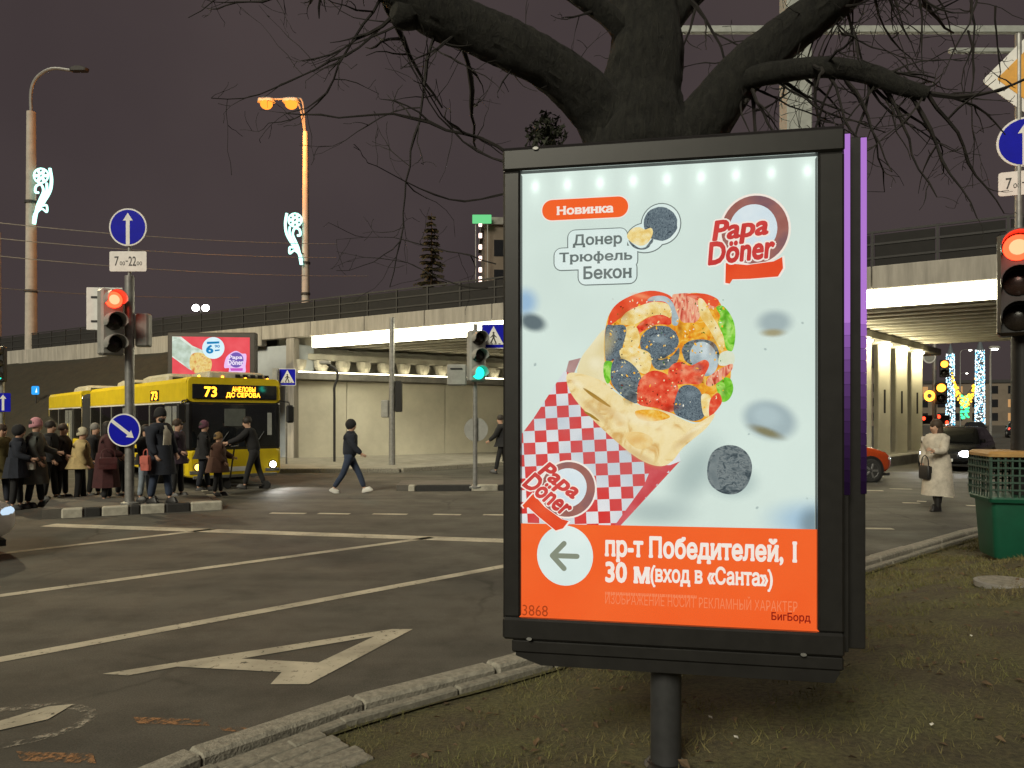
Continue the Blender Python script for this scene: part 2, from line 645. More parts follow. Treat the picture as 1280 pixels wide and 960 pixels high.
def worn_paint(name, col, cover=0.45):
    m = bpy.data.materials.new(name)
    m.use_nodes = True
    nt = m.node_tree
    b = nt.nodes['Principled BSDF']
    b.inputs['Roughness'].default_value = 0.85
    tc = nt.nodes.new('ShaderNodeTexCoord')
    n = nt.nodes.new('ShaderNodeTexNoise')
    n.inputs['Scale'].default_value = 16
    n.inputs['Detail'].default_value = 10
    n.inputs['Roughness'].default_value = 0.75
    nt.links.new(tc.outputs['Object'], n.inputs['Vector'])
    r = nt.nodes.new('ShaderNodeValToRGB')
    r.color_ramp.elements[0].position, r.color_ramp.elements[0].color = cover - 0.05, (0, 0, 0, 1)
    r.color_ramp.elements[1].position, r.color_ramp.elements[1].color = cover + 0.07, (1, 1, 1, 1)
    nt.links.new(n.outputs['Fac'], r.inputs['Fac'])
    nt.links.new(r.outputs['Color'], b.inputs['Alpha'])      # worn spots let the asphalt through
    n2 = nt.nodes.new('ShaderNodeTexNoise')
    n2.inputs['Scale'].default_value = 2.5
    n2.inputs['Detail'].default_value = 6
    nt.links.new(tc.outputs['Object'], n2.inputs['Vector'])
    r2 = nt.nodes.new('ShaderNodeValToRGB')
    r2.color_ramp.elements[0].position, r2.color_ramp.elements[0].color = .35, (*[x * .62 for x in col], 1)
    r2.color_ramp.elements[1].position, r2.color_ramp.elements[1].color = .65, (*col, 1)
    nt.links.new(n2.outputs['Fac'], r2.inputs['Fac'])
    nt.links.new(r2.outputs['Color'], b.inputs['Base Color'])
    return m
M_wornw = worn_paint('worn white road paint', (0.50, 0.46, 0.36), 0.37)
M_faded = worn_paint('nearly worn off road paint', (0.36, 0.33, 0.27), 0.53)
M_worno = worn_paint('worn orange road paint', (0.34, 0.17, 0.07), 0.50)

def strip(name, a, b, w, m, label, z=0.004, n=1):
    a, b = Vector(a), Vector(b)
    d = (b - a).normalized()
    p = Vector((-d.y, d.x, 0)) * w / 2
    vs, fs = [], []
    for i in range(n + 1):
        c = a.lerp(b, i / n)
        vs += [(c.x + p.x, c.y + p.y, z), (c.x - p.x, c.y - p.y, z)]
        if i:
            k = 2 * i
            fs.append((k - 2, k - 1, k + 1, k))
    return structure(MB().add(vs, fs).build(name, m), label)

def ext(a, b, t0, t1):
    return a + (b - a) * t0, a + (b - a) * t1
a, b = ext(G(0, 825), G(630, 708), -0.8, 1.28)
strip('lane_line', a, b, 0.15, M_wornw, 'long solid white lane line nearest the kerb')
a, b = ext(G(0, 745), G(540, 672), -0.8, 1.0)
strip('lane_line', a, b, 0.15, M_wornw, 'solid white lane line in the middle of the road')
a, b = ext(G(20, 690), G(268, 661.5), -1.2, 1.0)
strip('lane_line', a, b, 0.15, M_wornw, 'solid white lane line beside the silver car')
a, b = ext(G(60, 656.5), G(625, 676), 0, 1.35)
strip('stop_line', a, b, 0.34, M_wornw, 'wide white stop line across the lanes')
# dashed edges of the pedestrian crossing
dash = [(338, 382, 641.5), (398, 437, 642), (466, 509, 642.5), (542, 576, 643), (604, 650, 643.5), (1062, 1116, 660.5),
        (1066, 1104, 613), (1112, 1140, 611), (1128, 1150, 628.5), (1146, 1158, 626.5), (1180, 1192, 621), (1208, 1230, 632)]
for x0, x1, y in dash:
    strip('crossing_dash', G(x0, y), G(x1, y + .6), 0.17, M_wornw, 'short white dash edging the pedestrian crossing')
# letter A of the bus lane: outline traced on the road surface, in metres
A_out = [(128, 843), (160, 845), (222, 834), (352, 841), (338, 856), (386, 856), (516, 787), (490, 787)]
A_in = [(302, 824), (468, 796), (398, 829)]
mb = MB()
po = [G(x, y) for x, y in A_out]
pi = [G(x, y) for x, y in A_in]
P_ = [po[0], po[1], po[2], po[3], po[4], po[5], po[6], po[7]]
vs = [(p.x, p.y, 0.005) for p in P_] + [(p.x, p.y, 0.005) for p in pi]
fs = [(0, 1, 2, 8), (2, 3, 10, 8), (3, 4, 5), (3, 5, 10), (10, 5, 6, 9), (6, 7, 9), (7, 0, 8, 9)]
structure(mb.add(vs, fs).build('road_letter', M_wornw), 'large white letter A painted in the lane by the kerb')
# worn round marking and orange remains at the near edge
c = G(40, 905)
ring_o = ellipse(c.x - 0.15, c.y - 0.05, 0.50, 0.34, 40, R(20))
ring_i = ellipse(c.x - 0.15, c.y - 0.05, 0.42, 0.26, 40, R(20))
vs = [(x, y, 0.004) for x, y in ring_o + ring_i]
structure(MB().add(vs, [(k, (k + 1) % 40, 40 + (k + 1) % 40, 40 + k) for k in range(40)]).build('road_ring', M_faded), 'worn white ring painted on the near asphalt')
mb = MB()
q = [G(-10, 905), G(-10, 916), G(60, 900), G(92, 881), G(60, 884)]
structure(mb.add([(p.x, p.y, 0.0055) for p in q], [range(5)]).build('road_symbol', M_wornw), 'worn white painted stroke inside the ring on the near asphalt')
for x0, x1, y0, y1 in ((166, 262, 897, 905), (272, 316, 908, 914), (20, 120, 940, 952)):
    q = [G(x0, y0), G(x0 + 6, y1), G(x1, y1 + 3), G(x1 - 4, y0 + 3)]
    structure(MB().add([(p.x, p.y, 0.0045) for p in q], [range(4)]).build('orange_road_patch', M_worno), 'faded orange paint left on the asphalt')

# ------------------------------------------------------------------ kerb, edging, paving, lawn
KP = [(-2.75, -4.0, 0), (-2.72, 0.0, 0), (-2.55, 1.6, 0), (-2.25, 2.8, 0), (-1.80, 3.56, 0), (-1.415, 4.09, 0), (-0.80, 4.67, 0), (0.0, 5.29, 0), (1.9, 6.95, 0),
      (4.03, 8.80, 0), (5.9, 10.45, 0), (7.05, 11.40, 0), (9.2, 12.7, 0), (13.0, 14.2, 0), (24, 17.5, 0)]
KC = bez(KP, 14)
# resample by arc length
def resample(P, step):
    out, acc = [P[0].copy()], 0.0
    for i in range(1, len(P)):
        a, b = P[i - 1], P[i]
        L = (b - a).length
        while acc + L >= step:
            t = (step - acc) / L
            a = a.lerp(b, t)
            out.append(a.copy())
            L = (b - a).length
            acc = 0.0
        acc += L
    return out
KF = resample(KC, 0.1)
KFn = np.array([(p.x, p.y) for p in KF])
U = Vector((0.70, -0.714, 0))
def kerb_dist(x, y):
    return float(np.sqrt(((KFn - np.array((x, y))) ** 2).sum(1)).min())
def sm(t):
    t = max(0.0, min(1.0, t))
    return t * t * (3 - 2 * t)
def lawn_z_d(d):
    return 0.068 + 0.402 * sm((d - 0.30) / 2.25)
def lawn_z(x, y):
    return lawn_z_d(kerb_dist(x, y))

M_kerb = mat('kerb stone', (0.33, 0.31, 0.255), 0.9, var=0.45, scale=22, bump=0.5, bscale=70, detail=9)
M_edge = mat('edging stone', (0.26, 0.245, 0.20), 0.9, var=0.45, scale=24, bump=0.3, bscale=50)
M_soil = mat('bare soil', (0.050, 0.040, 0.024), 0.95, col2=(0.022, 0.020, 0.011), scale=2.2, bump=0.8, bscale=25, detail=9)
kb = MB()
for i in range(0, len(KF) - 6, 5):
    pass
kv, kf = [], []
for i, p in enumerate(KF):
    t = (KF[min(i + 1, len(KF) - 1)] - KF[max(i - 1, 0)]).normalized()
    n_ = Vector((t.y, -t.x, 0))
    for d, z in ((0.01, -0.02), (0.01, 0.02), (0.26, 0.02), (0.36, 0.085)):
        q = p + n_ * d
        kv.append((q.x, q.y, z))
    if i:
        for k in range(3):
            kf.append((4 * i - 4 + k, 4 * i - 3 + k, 4 * i + 1 + k, 4 * i + k))
kerb = structure(MB().add(kv, kf).build('kerb', M_soil), 'curved kerb of pale stone blocks along the lawn')
KS = resample(KC, 1.0)
def chord_block(a, b, d0, d1, z0, z1, gap, bev, jz):
    t = (b - a)
    L = t.length
    ang = math.atan2(t.y, t.x)
    M = Matrix.Translation((a.x, a.y, 0)) @ Matrix.Rotation(ang, 4, 'Z')
    return MB(M).box(gap, L - gap, -d1, -d0, z0, z1 + random.uniform(-jz, jz), bev)
for i in range(3, min(len(KS) - 1, 24)):
    chord_block(KS[i], KS[i + 1], 0.0, 0.155, -0.02, 0.135, 0.007, 0.018, 0.008).build('kerb_stone', M_kerb, kerb)
KE = resample(KC, 0.8)
for i in range(3, min(len(KE) - 1, 30)):
    chord_block(KE[i], KE[i + 1], 0.215, 0.29, -0.02, 0.108, 0.008, 0.010, 0.008).build('edging_stone', M_edge, kerb)
# paving tiles between the edging and the lawn at the near corner
pave_base = structure(MB().add([(KS[4].x + .27, KS[4].y, .070), (KS[8].x + .2, KS[8].y - .23, .070), (KS[8].x + .75, KS[8].y - .75, .070), (KS[4].x + .95, KS[4].y, .070)], [(0, 1, 2, 3)]).build('paving', M_soil), 'strip of small grey paving blocks beside the kerb')
KT = resample(KC, 0.205)
n_t = 0
for i in range(12, len(KT) - 1):
    if KT[i].x > -0.95:
        break
    t = (KT[i + 1] - KT[i])
    rows = 5 if KT[i].x < -1.34 else 0
    for r in range(rows):
        if KT[i].y < 0.5:
            continue
        off = 0.1 if r % 2 else 0.0
        a = KT[i] + t * off
        b = KT[i + 1] + t * off
        chord_block(a, b, 0.305 + 0.106 * r, 0.305 + 0.106 * r + 0.090, 0.06, 0.112 + 0.006 * r, 0.007, 0.008, 0.005).build('paving_block', M_edge, pave_base)

# lawn sheet
LD = [0.285, 0.34, 0.45, 0.6, 0.8, 1.0, 1.25, 1.5, 1.8, 2.1, 2.5, 3.0, 3.6, 4.4, 5.5, 7, 9, 12, 16, 24]
KL = resample(KC, 0.25)
lv, lf = [], []
for i, p in enumerate(KL):
    for d in LD:
        q = p + U * d
        dd = kerb_dist(q.x, q.y)
        lv.append((q.x, q.y, lawn_z_d(dd) + 0.018 * noise.noise((q.x * 2.1, q.y * 2.1, 0)) * (1 if d > .4 else 0)))
nd = len(LD)
for i in range(len(KL) - 1):
    for j in range(nd - 1):
        lf.append((i * nd + j, i * nd + j + 1, (i + 1) * nd + j + 1, (i + 1) * nd + j))
def lawn_mat():
    m = bpy.data.materials.new('thin winter lawn')
    m.use_nodes = True
    nt = m.node_tree
    b = nt.nodes['Principled BSDF']
    b.inputs['Roughness'].default_value = 0.95
    tc = nt.nodes.new('ShaderNodeTexCoord')
    def nz(s, d):
        n = nt.nodes.new('ShaderNodeTexNoise')
        n.inputs['Scale'].default_value = s
        n.inputs['Detail'].default_value = d
        n.inputs['Roughness'].default_value = 0.7
        nt.links.new(tc.outputs['Object'], n.inputs['Vector'])
        return n
    r = nt.nodes.new('ShaderNodeValToRGB')
    els = r.color_ramp.elements
    els[0].position, els[0].color = 0.36, (0.078, 0.060, 0.034, 1)
    els[1].position, els[1].color = 0.66, (0.128, 0.124, 0.046, 1)
    e = els.new(0.5)
    e.color = (0.104, 0.092, 0.040, 1)
    nt.links.new(nz(1.4, 7).outputs['Fac'], r.inputs['Fac'])
    r2 = nt.nodes.new('ShaderNodeValToRGB')
    r2.color_ramp.elements[0].position, r2.color_ramp.elements[0].color = 0.35, (0.45, 0.45, 0.45, 1)
    r2.color_ramp.elements[1].position, r2.color_ramp.elements[1].color = 0.7, (1.35, 1.35, 1.3, 1)
    nt.links.new(nz(38, 6).outputs['Fac'], r2.inputs['Fac'])
    x = nt.nodes.new('ShaderNodeMix')
    x.data_type = 'RGBA'
    x.blend_type = 'MULTIPLY'
    x.inputs['Factor'].default_value = 1
    nt.links.new(r.outputs['Color'], x.inputs[6])
    nt.links.new(r2.outputs['Color'], x.inputs[7])
    nt.links.new(x.outputs[2], b.inputs['Base Color'])
    bp = nt.nodes.new('ShaderNodeBump')
    bp.inputs['Strength'].default_value = 0.9
    bp.inputs['Distance'].default_value = 0.03
    nt.links.new(nz(45, 6).outputs['Fac'], bp.inputs['Height'])
    nt.links.new(bp.outputs['Normal'], b.inputs['Normal'])
    return m
M_lawn = lawn_mat()
lawn = MB().add(lv, lf).build('lawn', M_lawn)
lawn.data.shade_smooth()
structure(lawn, 'thin green and brown winter lawn inside the kerb')

# grass blades (uncountable) and fallen leaves
def scatter_grass():
    rng = np.random.default_rng(5)
    N = 260000
    idx = rng.integers(0, len(KF) - 1, N)
    d = 0.30 + rng.random(N) ** 1.25 * 6.2
    P = KFn[idx] + np.outer(d, (U.x, U.y)) + rng.normal(0, 0.05, (N, 2))
    keep = (P[:, 1] > 1.6) & (P[:, 1] < 11.5) & (np.abs(P[:, 0] / P[:, 1]) < 0.85)
    P = P[keep]
    tile = np.array([not (p[0] < -0.85 and p[0] + p[1] < 2.62 and kerb_dist(p[0], p[1]) < 0.29 + 0.106 * 5) for p in P]) if len(P) else []
    P = P[tile]
    out = []
    msk = np.array([noise.noise((x * 1.3, y * 1.3, 3.0)) + 0.45 * noise.noise((x * 4, y * 4, 1.0)) for x, y in P])
    bare = np.clip((P[:, 0] - 2.6) / 2.0, 0, 1) * np.clip((6.0 - P[:, 1]) / 2.0, 0, 1)      # trodden ground at the right
    keep = msk > (-0.22 + 0.75 * bare + 0.25 * rng.random(len(P)))
    P = P[keep]
    n = len(P)
    D = np.empty(n)
    for s in range(0, n, 4000):
        q = P[s:s + 4000]
        D[s:s + 4000] = np.sqrt(((q[:, None, :] - KFn[None, ::2, :]) ** 2).sum(2)).min(1)
    t = np.clip((D - 0.30) / 2.25, 0, 1)
    z = 0.068 + 0.402 * t * t * (3 - 2 * t)
    far = np.clip(P[:, 1] / 4.0, 1, 2.2)
    h = (0.010 + 0.024 * rng.random(n)) * (0.9 + 0.2 * far)
    wd = (0.0018 + 0.0018 * rng.random(n)) * far
    a = rng.random(n) * 2 * np.pi
    lean = 0.3 + rng.random(n) * 1.6
    la = rng.random(n) * 2 * np.pi
    V = np.empty((n, 3, 3))
    V[:, 0] = np.stack([P[:, 0] + np.cos(a) * wd, P[:, 1] + np.sin(a) * wd, z - 0.01], 1)
    V[:, 1] = np.stack([P[:, 0] - np.cos(a) * wd, P[:, 1] - np.sin(a) * wd, z - 0.01], 1)
    V[:, 2] = np.stack([P[:, 0] + np.cos(la) * h * lean, P[:, 1] + np.sin(la) * h * lean, z + h], 1)
    me = bpy.data.meshes.new('grass')
    me.vertices.add(n * 3)
    me.vertices.foreach_set('co', V.reshape(-1))
    me.loops.add(n * 3)
    me.loops.foreach_set('vertex_index', np.arange(n * 3, dtype=np.int32))
    me.polygons.add(n)
    me.polygons.foreach_set('loop_start', np.arange(0, n * 3, 3, dtype=np.int32))
    me.polygons.foreach_set('loop_total', np.full(n, 3, dtype=np.int32))
    me.update()
    me.validate()
    return me
M_grass = mat('grass blades', (0.125, 0.130, 0.036), 0.85, col2=(0.135, 0.105, 0.046), scale=1.9, detail=9)
g = link('grass', scatter_grass(), M_grass)
g['kind'] = 'stuff'
tag(g, 'short sparse grass growing on the raised lawn', 'grass')
mb = MB()
rl = random.Random(11)
for k in range(2600):
    i = rl.randrange(20, len(KF) - 60)
    d = 0.3 + rl.random() * 5.5
    p = KF[i] + U * d
    if p.y < 1.8 or (p.x < -0.7 and d < 0.95):
        continue
    z = lawn_z(p.x, p.y) + 0.012
    a, L = rl.random() * 6.28, 0.012 + 0.022 * rl.random()
    ca, sa = math.cos(a), math.sin(a)
    tz = rl.uniform(-.01, .015)
    mb.add([(p.x - L * ca, p.y - L * sa, z), (p.x + .5 * L * sa, p.y - .5 * L * ca, z + .008 + tz), (p.x + L * ca, p.y + L * sa, z + tz), (p.x - .5 * L * sa, p.y + .5 * L * ca, z + .006)], [(0, 1, 2, 3)])
lv_ = mb.build('fallen_leaves', mat('dry leaves', (0.14, 0.085, 0.04), 0.8, col2=(0.05, 0.033, 0.018), scale=14))
lv_['kind'] = 'stuff'
tag(lv_, 'small dry fallen leaves scattered over the lawn', 'leaves')
M_scrap = mat('pale litter', (0.6, 0.58, 0.52), 0.6)
for (px, py), lb in (((888, 897), 'pale scrap on the lawn right of the lightbox post, lower one'), ((920, 922), 'pale scrap on the lawn right of the lightbox post, nearest the bottom edge'), ((1214, 795), 'white paper scrap on the lawn at the right'), ((1165, 906), 'pale scrap lying on the trodden soil')):
    p = W(px, py, 3.2)
    for _ in range(12):
        p = G(px, py, lawn_z(p.x, p.y) + 0.02)
    tag(MB(Matrix.Translation(p) @ Matrix.Rotation(rl.random() * 3, 4, 'Z')).add([(-.012, -.005, 0), (.0, -.008, .006), (.011, -.004, .002), (.010, .006, .007), (-.003, .008, .003), (-.011, .005, .006)], [(0, 1, 5), (1, 2, 3, 4), (1, 4, 5)]).build('paper_scrap', M_scrap), lb, 'litter', 'scraps of litter on the lawn')
# manhole cover on the lawn at the right
p = W(1255, 725, 6)
for _ in range(12):
    p = G(1262, 725, lawn_z(p.x, p.y) + 0.03)
mh = thing('manhole_cover', 'round grey manhole cover set in the lawn below the green bin', 'manhole', (p.x, p.y, p.z - .03))
MB().lathe([(.26, -.03), (.26, .012), (.24, .018)], 28).build('rim', M_conc_d, mh)
MB().lathe([(.225, .0), (.225, .020), (.21, .024)], 28).build('lid', M_edge, mh)

# ------------------------------------------------------------------ traffic islands, far pavement
M_kblack = mat('black kerb paint', (0.022, 0.021, 0.02), 0.7, var=0.4, scale=9)
M_kwhite = mat('white kerb paint', (0.42, 0.40, 0.33), 0.75, var=0.35, scale=7, detail=9)
M_pave = mat('island asphalt', (0.12, 0.11, 0.095), 0.9, var=0.3, scale=3, bump=0.2)
def island(name, label, a, b, depth, cols, zt):
    a, b = Vector((a.x, a.y, 0)), Vector((b.x, b.y, 0))
    t = b - a
    L = t.length
    M = Matrix.Translation(a) @ Matrix.Rotation(math.atan2(t.y, t.x), 4, 'Z')
    top = structure(MB(M).box(-.3, L - .12, .16, depth, -.05, zt - .012).build(name, M_pave), label)
    n = len(cols)
    x = 0.0
    tot = sum(w for _, w in cols)
    for c, w in cols:
        w = w / tot * L
        MB(M).box(x + .006, x + w - .006, 0, .17, -.05, zt, .025).build('kerb_block', M_kwhite if c == 'w' else M_kblack, top)
        x += w
    k = 0
    y = .18
    while y < depth:
        MB(M).box(L - .17, L, y, min(y + .7, depth), -.05, zt, .025).build('kerb_block', M_kwhite if k % 2 else M_kblack, top)
        y += .72
        k += 1
    return top
island('traffic_island', 'traffic island edged with black and white kerb blocks', G(76, 648), G(279, 637), 2.6,
       [('w', 28), ('b', 22), ('w', 36), ('b', 14), ('w', 34), ('b', 34), ('w', 46)], .17)
island('traffic_island', 'far traffic island with dark kerb under the green signal', G(510, 614), G(690, 613), 1.6,
       [('w', 8), ('b', 62), ('w', 30), ('b', 30), ('w', 30)], .15)
# raised pavement in front of the abutment wall
mb = MB()
q = [G(300, 586, .14), G(500, 585, .14), G(628, 577, .14), G(628, 562, .14), G(300, 570, .14)]
far_pv = structure(MB().prism([(v.x, v.y) for v in q], -.05, .13).build('pavement', mat('pavement slabs', (0.30, 0.285, 0.24), .9, var=.3, scale=2)), 'pale pavement below the concrete wall')
for (u, v) in ((0, 1), (1, 2)):
    a, b = q[u], q[v]
    n = int((b - a).length / 1.2)
    for k in range(n):
        p0, p1 = a.lerp(b, k / n), a.lerp(b, (k + 1) / n)
        t = p1 - p0
        M = Matrix.Translation((p0.x, p0.y, 0)) @ Matrix.Rotation(math.atan2(t.y, t.x), 4, 'Z')
        MB(M).box(.008, t.length - .008, -.16, .0, -.05, .15, .02).build('kerb_stone', M_kerb, far_pv)
# ================================================================== THE OVERPASS
BA = math.atan2(.531, -.847)
ov = thing('overpass', 'long concrete road overpass with a glowing light band under its edge', 'bridge', (12.0, 18.0, 0), BA)
# local: x = s along the deck to the far left, y = -(distance behind the front face)
M_fasc = mat('pale fascia concrete', (0.36, 0.335, 0.295), .85, var=.42, scale=1.0, bump=.1, stretch=(3.0, 3.0, .35), detail=8)
M_girder = mat('girder concrete', (0.38, 0.36, 0.30), .8, var=.25, scale=1.5)
M_wall = mat('cast wall concrete', (0.56, 0.53, 0.43), .85, var=.22, scale=.55, bump=.1, detail=8)
E_band = emat('overpass light band', (1.0, .93, .66), 15.0, sample=True)
S0, S1 = -9.0, 25.0
MB().box(S0, 62, -14.6, -.35, 5.42, 5.62).build('deck_slab', M_conc_d, ov)
s = S0
while s < 62:
    MB().box(s + .012, s + 2.988, -.30, 0, 5.20 if s < 25.2 else 4.95, 5.80, .02).build('fascia_panel', M_fasc, ov)
    s += 3.0
s = S0
k = 0
while s < 62:
    MB().box(s + .012, s + 2.988, -14.9, -14.62, 5.0, 5.80, .02).build('fascia_panel', M_fasc, ov)
    s += 3.0
# light band: continuous luminaires under the fascia
s = 0.0
while s < 24.0:
    lum = MB().box(s + .01, s + 2.99, -.26, -.10, 4.74, 5.19).build('luminaire', E_band, ov)
    s += 3.0
MB().box(-.35, -.02, -.28, -.02, 4.72, 5.19).build('end_block', M_fasc, ov)
e = .95
while e < 14.4:
    MB().box(S0, 25.6, -e - .18, -e + .18, 4.93, 5.41, .05).build('girder', M_girder, ov)
    e += .92
MB().box(S0, 25.6, -14.55, -14.3, 4.95, 5.41).build('edge_beam', M_girder, ov)
# railing: posts, rails
M_rail = mat('dark railing', (0.022, 0.021, 0.021), .7)
s = S0
while s < 62:
    MB().box(s - .03, s + .03, -.24, -.18, 5.62, 6.75).build('railing_post', M_rail, ov)
    s += 1.5
for z in (6.02, 6.38, 6.70):
    MB().box(S0, 62, -.235, -.185, z, z + .055).build('rail', M_rail, ov)
s = S0
while s < 62:
    MB().box(s + .05, s + 1.45, -.222, -.205, 5.72, 6.66, .004).build('infill_panel', mat('dark mesh infill', (0.012, 0.011, 0.011), .9), ov)
    s += 1.5
# solid noise barrier on the far side of the deck, dark
s = S0
while s < 62:
    MB().box(s + .01, s + 2.49, -14.5, -14.42, 5.62, 7.3, .01).build('barrier_panel', mat('dark barrier', (0.03, 0.027, 0.026), .8), ov)
    s += 2.5
# abutment: wall of cast bays, ledge, bearing blocks
A0 = Vector((-9.25, 31.4, 0))
dW = Vector((.83, .557, 0)).normalized()
aW = math.atan2(dW.y, dW.x)
MW = Matrix.Translation(A0) @ Matrix.Rotation(aW, 4, 'Z')
bx = 0.0
for w in (2.4, 4.9, 4.9, 4.9, 4.9):
    MB(MW).box(bx + .012, bx + w - .012, 0, .6, -.3, 3.42, .015).build('wall_bay', M_wall, ov, w=True)
    bx += w
MB(MW).box(-.1, bx, -.30, .7, 3.44, 3.74, .03).build('ledge', M_conc_d, ov, w=True)
MB(MW).box(-.1, bx, 1.6, 1.9, 3.74, 5.41).build('back_wall', M_girder, ov, w=True)
for k in range(22):
    x = .35 + k * .98
    MB(MW @ Matrix.Translation((x, .25, 0))).loft([[(a_ * math.cos(t_ * math.pi / 5), b_ * math.sin(t_ * math.pi / 5), z_) for t_ in range(10)] for z_, a_, b_ in
        ((3.74, .14, .2), (3.86, .22, .3), (4.02, .29, .36), (4.22, .32, .40), (4.30, .32, .40))]).build('bearing_block', M_girder, ov, w=True)
MB(MW).box(0, bx, .25, 1.5, 4.32, 4.60, .03).build('bearing_beam', M_girder, ov, w=True)
for k in range(5):  # glowing strips added along the ledge to brighten the bearing blocks
    MB(MW).box(.2 + k * 4.4, 4.4 + k * 4.4, -.24, -.16, 3.75, 3.79).build('fill_strip', emat('added fill light', (1, .90, .60), 13, True), ov, w=True)
# wing wall
MB().box(25.05, 29.6, -1.2, -.32, -.2, 4.94, .03).build('wing_wall', mat('bluish wing wall', (0.34, 0.37, 0.40), .85, var=.2, scale=.8), ov)
MB().box(25.02, 25.5, -.36, -.02, -.2, 5.19, .03).build('corner_pier', M_fasc, ov)
# pillars with cap beam and plinth
P1, P4 = Vector((12.72, 27.0, 0)), Vector((17.25, 31.9, 0))
tp = (P4 - P1)
ap = math.atan2(tp.y, tp.x)
for k in range(5):
    c = P1 + tp * (k / 3)
    if k == 4:
        c = P1 - tp / 3
    M = Matrix.Translation(c) @ Matrix.Rotation(R(-6), 4, 'Z')
    pl = MB(M).loft([[(x * f_, y * f_, z) for x, y in rrect(-.235, -.25, .235, .25, .06, 3)] for z, f_ in ((.3, 1), (4.2, 1), (4.45, 1.04), (4.62, 1.12))]).build('pillar', M_wall, ov, w=True)
    MB(M).box(-.035, .035, -.265, -.24, 2.0, 2.9, .008).build('slot', M_rail, pl, w=False)
    for v in pl.children[0].data.vertices:
        v.co = minv(ov) @ v.co
    point_light('pillar_lamp', (minv(ov) @ (c + Vector((-.15, -.75, 4.30)))), 120, (1, .88, .54), ov, .12)
    MB(Matrix.Translation(c + Vector((-.15, -.62, 4.5)))).box(-.2, .2, -.07, .07, 0, .10, .02).build('pillar_lamp_housing', emat('pillar lamp', (1, .95, .72), 5), ov, w=True)
Mc = Matrix.Translation(P1) @ Matrix.Rotation(ap, 4, 'Z')
MB(Mc).box(-3.2, tp.length + 2.5, -.45, .45, 4.63, 4.925, .04).build('cap_beam', M_girder, ov, w=True)
MB(Mc).box(-3.0, tp.length + 1.6, -.55, .55, -.05, .42, .05).build('plinth', M_conc, ov, w=True)

# embankment behind the bus, running up to the deck edge
def bp(s_, e2, z):
    c_, d_ = math.cos(BA), math.sin(BA)
    return Vector((12 + c_ * s_ + d_ * e2, 18 + d_ * s_ - c_ * e2, z))
mb = MB()
rows = []
for i in range(34):
    s_ = 27.5 + i * 1.1
    row = []
    for e2, z in ((-.02, 5.0), (-.6, 4.9), (-2.0, 3.9), (-4, 2.4), (-6, 1.0), (-8, .05), (-8.6, -.1)):
        q_ = 1.0 if i > 3 else (0.25 + .25 * i)
        row.append(bp(s_, e2 * (1 + .05 * noise.noise((s_ * .3, e2, 0))), (z if z < .2 else z * q_) + .12 * noise.noise((s_ * .9, e2 * .9, 2))))
    rows.append(row)
n = len(rows[0])
mb.add([v for r_ in rows for v in r_], [(i * n + j, i * n + j + 1, (i + 1) * n + j + 1, (i + 1) * n + j) for i in range(33) for j in range(n - 1)])
emb = mb.build('embankment', mat('dark bank', (0.020, 0.017, 0.008), .95, col2=(0.010, 0.009, 0.004), scale=3, bump=.6, bscale=14))
emb.data.shade_smooth()
structure(emb, 'dark overgrown slope below the left end of the overpass')
# ------------------------------------------------------------------ beyond the overpass: dim building, spruce, floodlights
M_bld = mat('dim facade', (0.16, 0.13, 0.10), .9, var=.3, scale=.2)
bd = thing('building', 'dim brown building with lit windows behind the overpass', 'building', (-3.5, 95, 0), R(4))
MB().box(0, 46, 0, 16, 0, 26.5).build('wall', M_bld, bd)
MB().box(-.4, 46.4, -.4, 16.4, 26.5, 27.4).build('cornice', M_conc_d, bd)
E_win = emat('warm window', (1.0, .55, .22), .55)
E_win2 = emat('pale window', (.8, .75, .6), .30)
rw = random.Random(3)
for fl in range(6):
    for c_ in range(14):
        x = 1.2 + c_ * 3.2
        z = 3.5 + fl * 3.8
        lit = rw.random()
        wo = MB().box(x, x + 1.7, -.06, .05, z, z + 2.1, .02).build('window', E_win if lit < .10 else (E_win2 if lit < .16 else M_glass_d), bd)
for k in range(7):
    zz = 17.5 + k * 1.45
    MB().box(-.75, -.35, -.55, -.15, zz, zz + .55 + .3 * (k < 2), .05).build('edge_lamp', emat('pinkish edge lamp', (1, .72, .6), 1.2 if k > 2 else 3), bd)
sg = thing('roof_sign', 'small glowing green sign on the roof of the dim building', 'sign', (-5.2, 94, 0))
MB().box(0.2, 2.6, -.1, .1, 26.4, 27.5, .05).build('panel', emat('green sign glow', (.22, .9, .35), .75), sg)
for x in (.6, 2.1):
    MB().box(x - .05, x + .05, .12, .22, 0, 27.4).build('post', M_pole, sg)

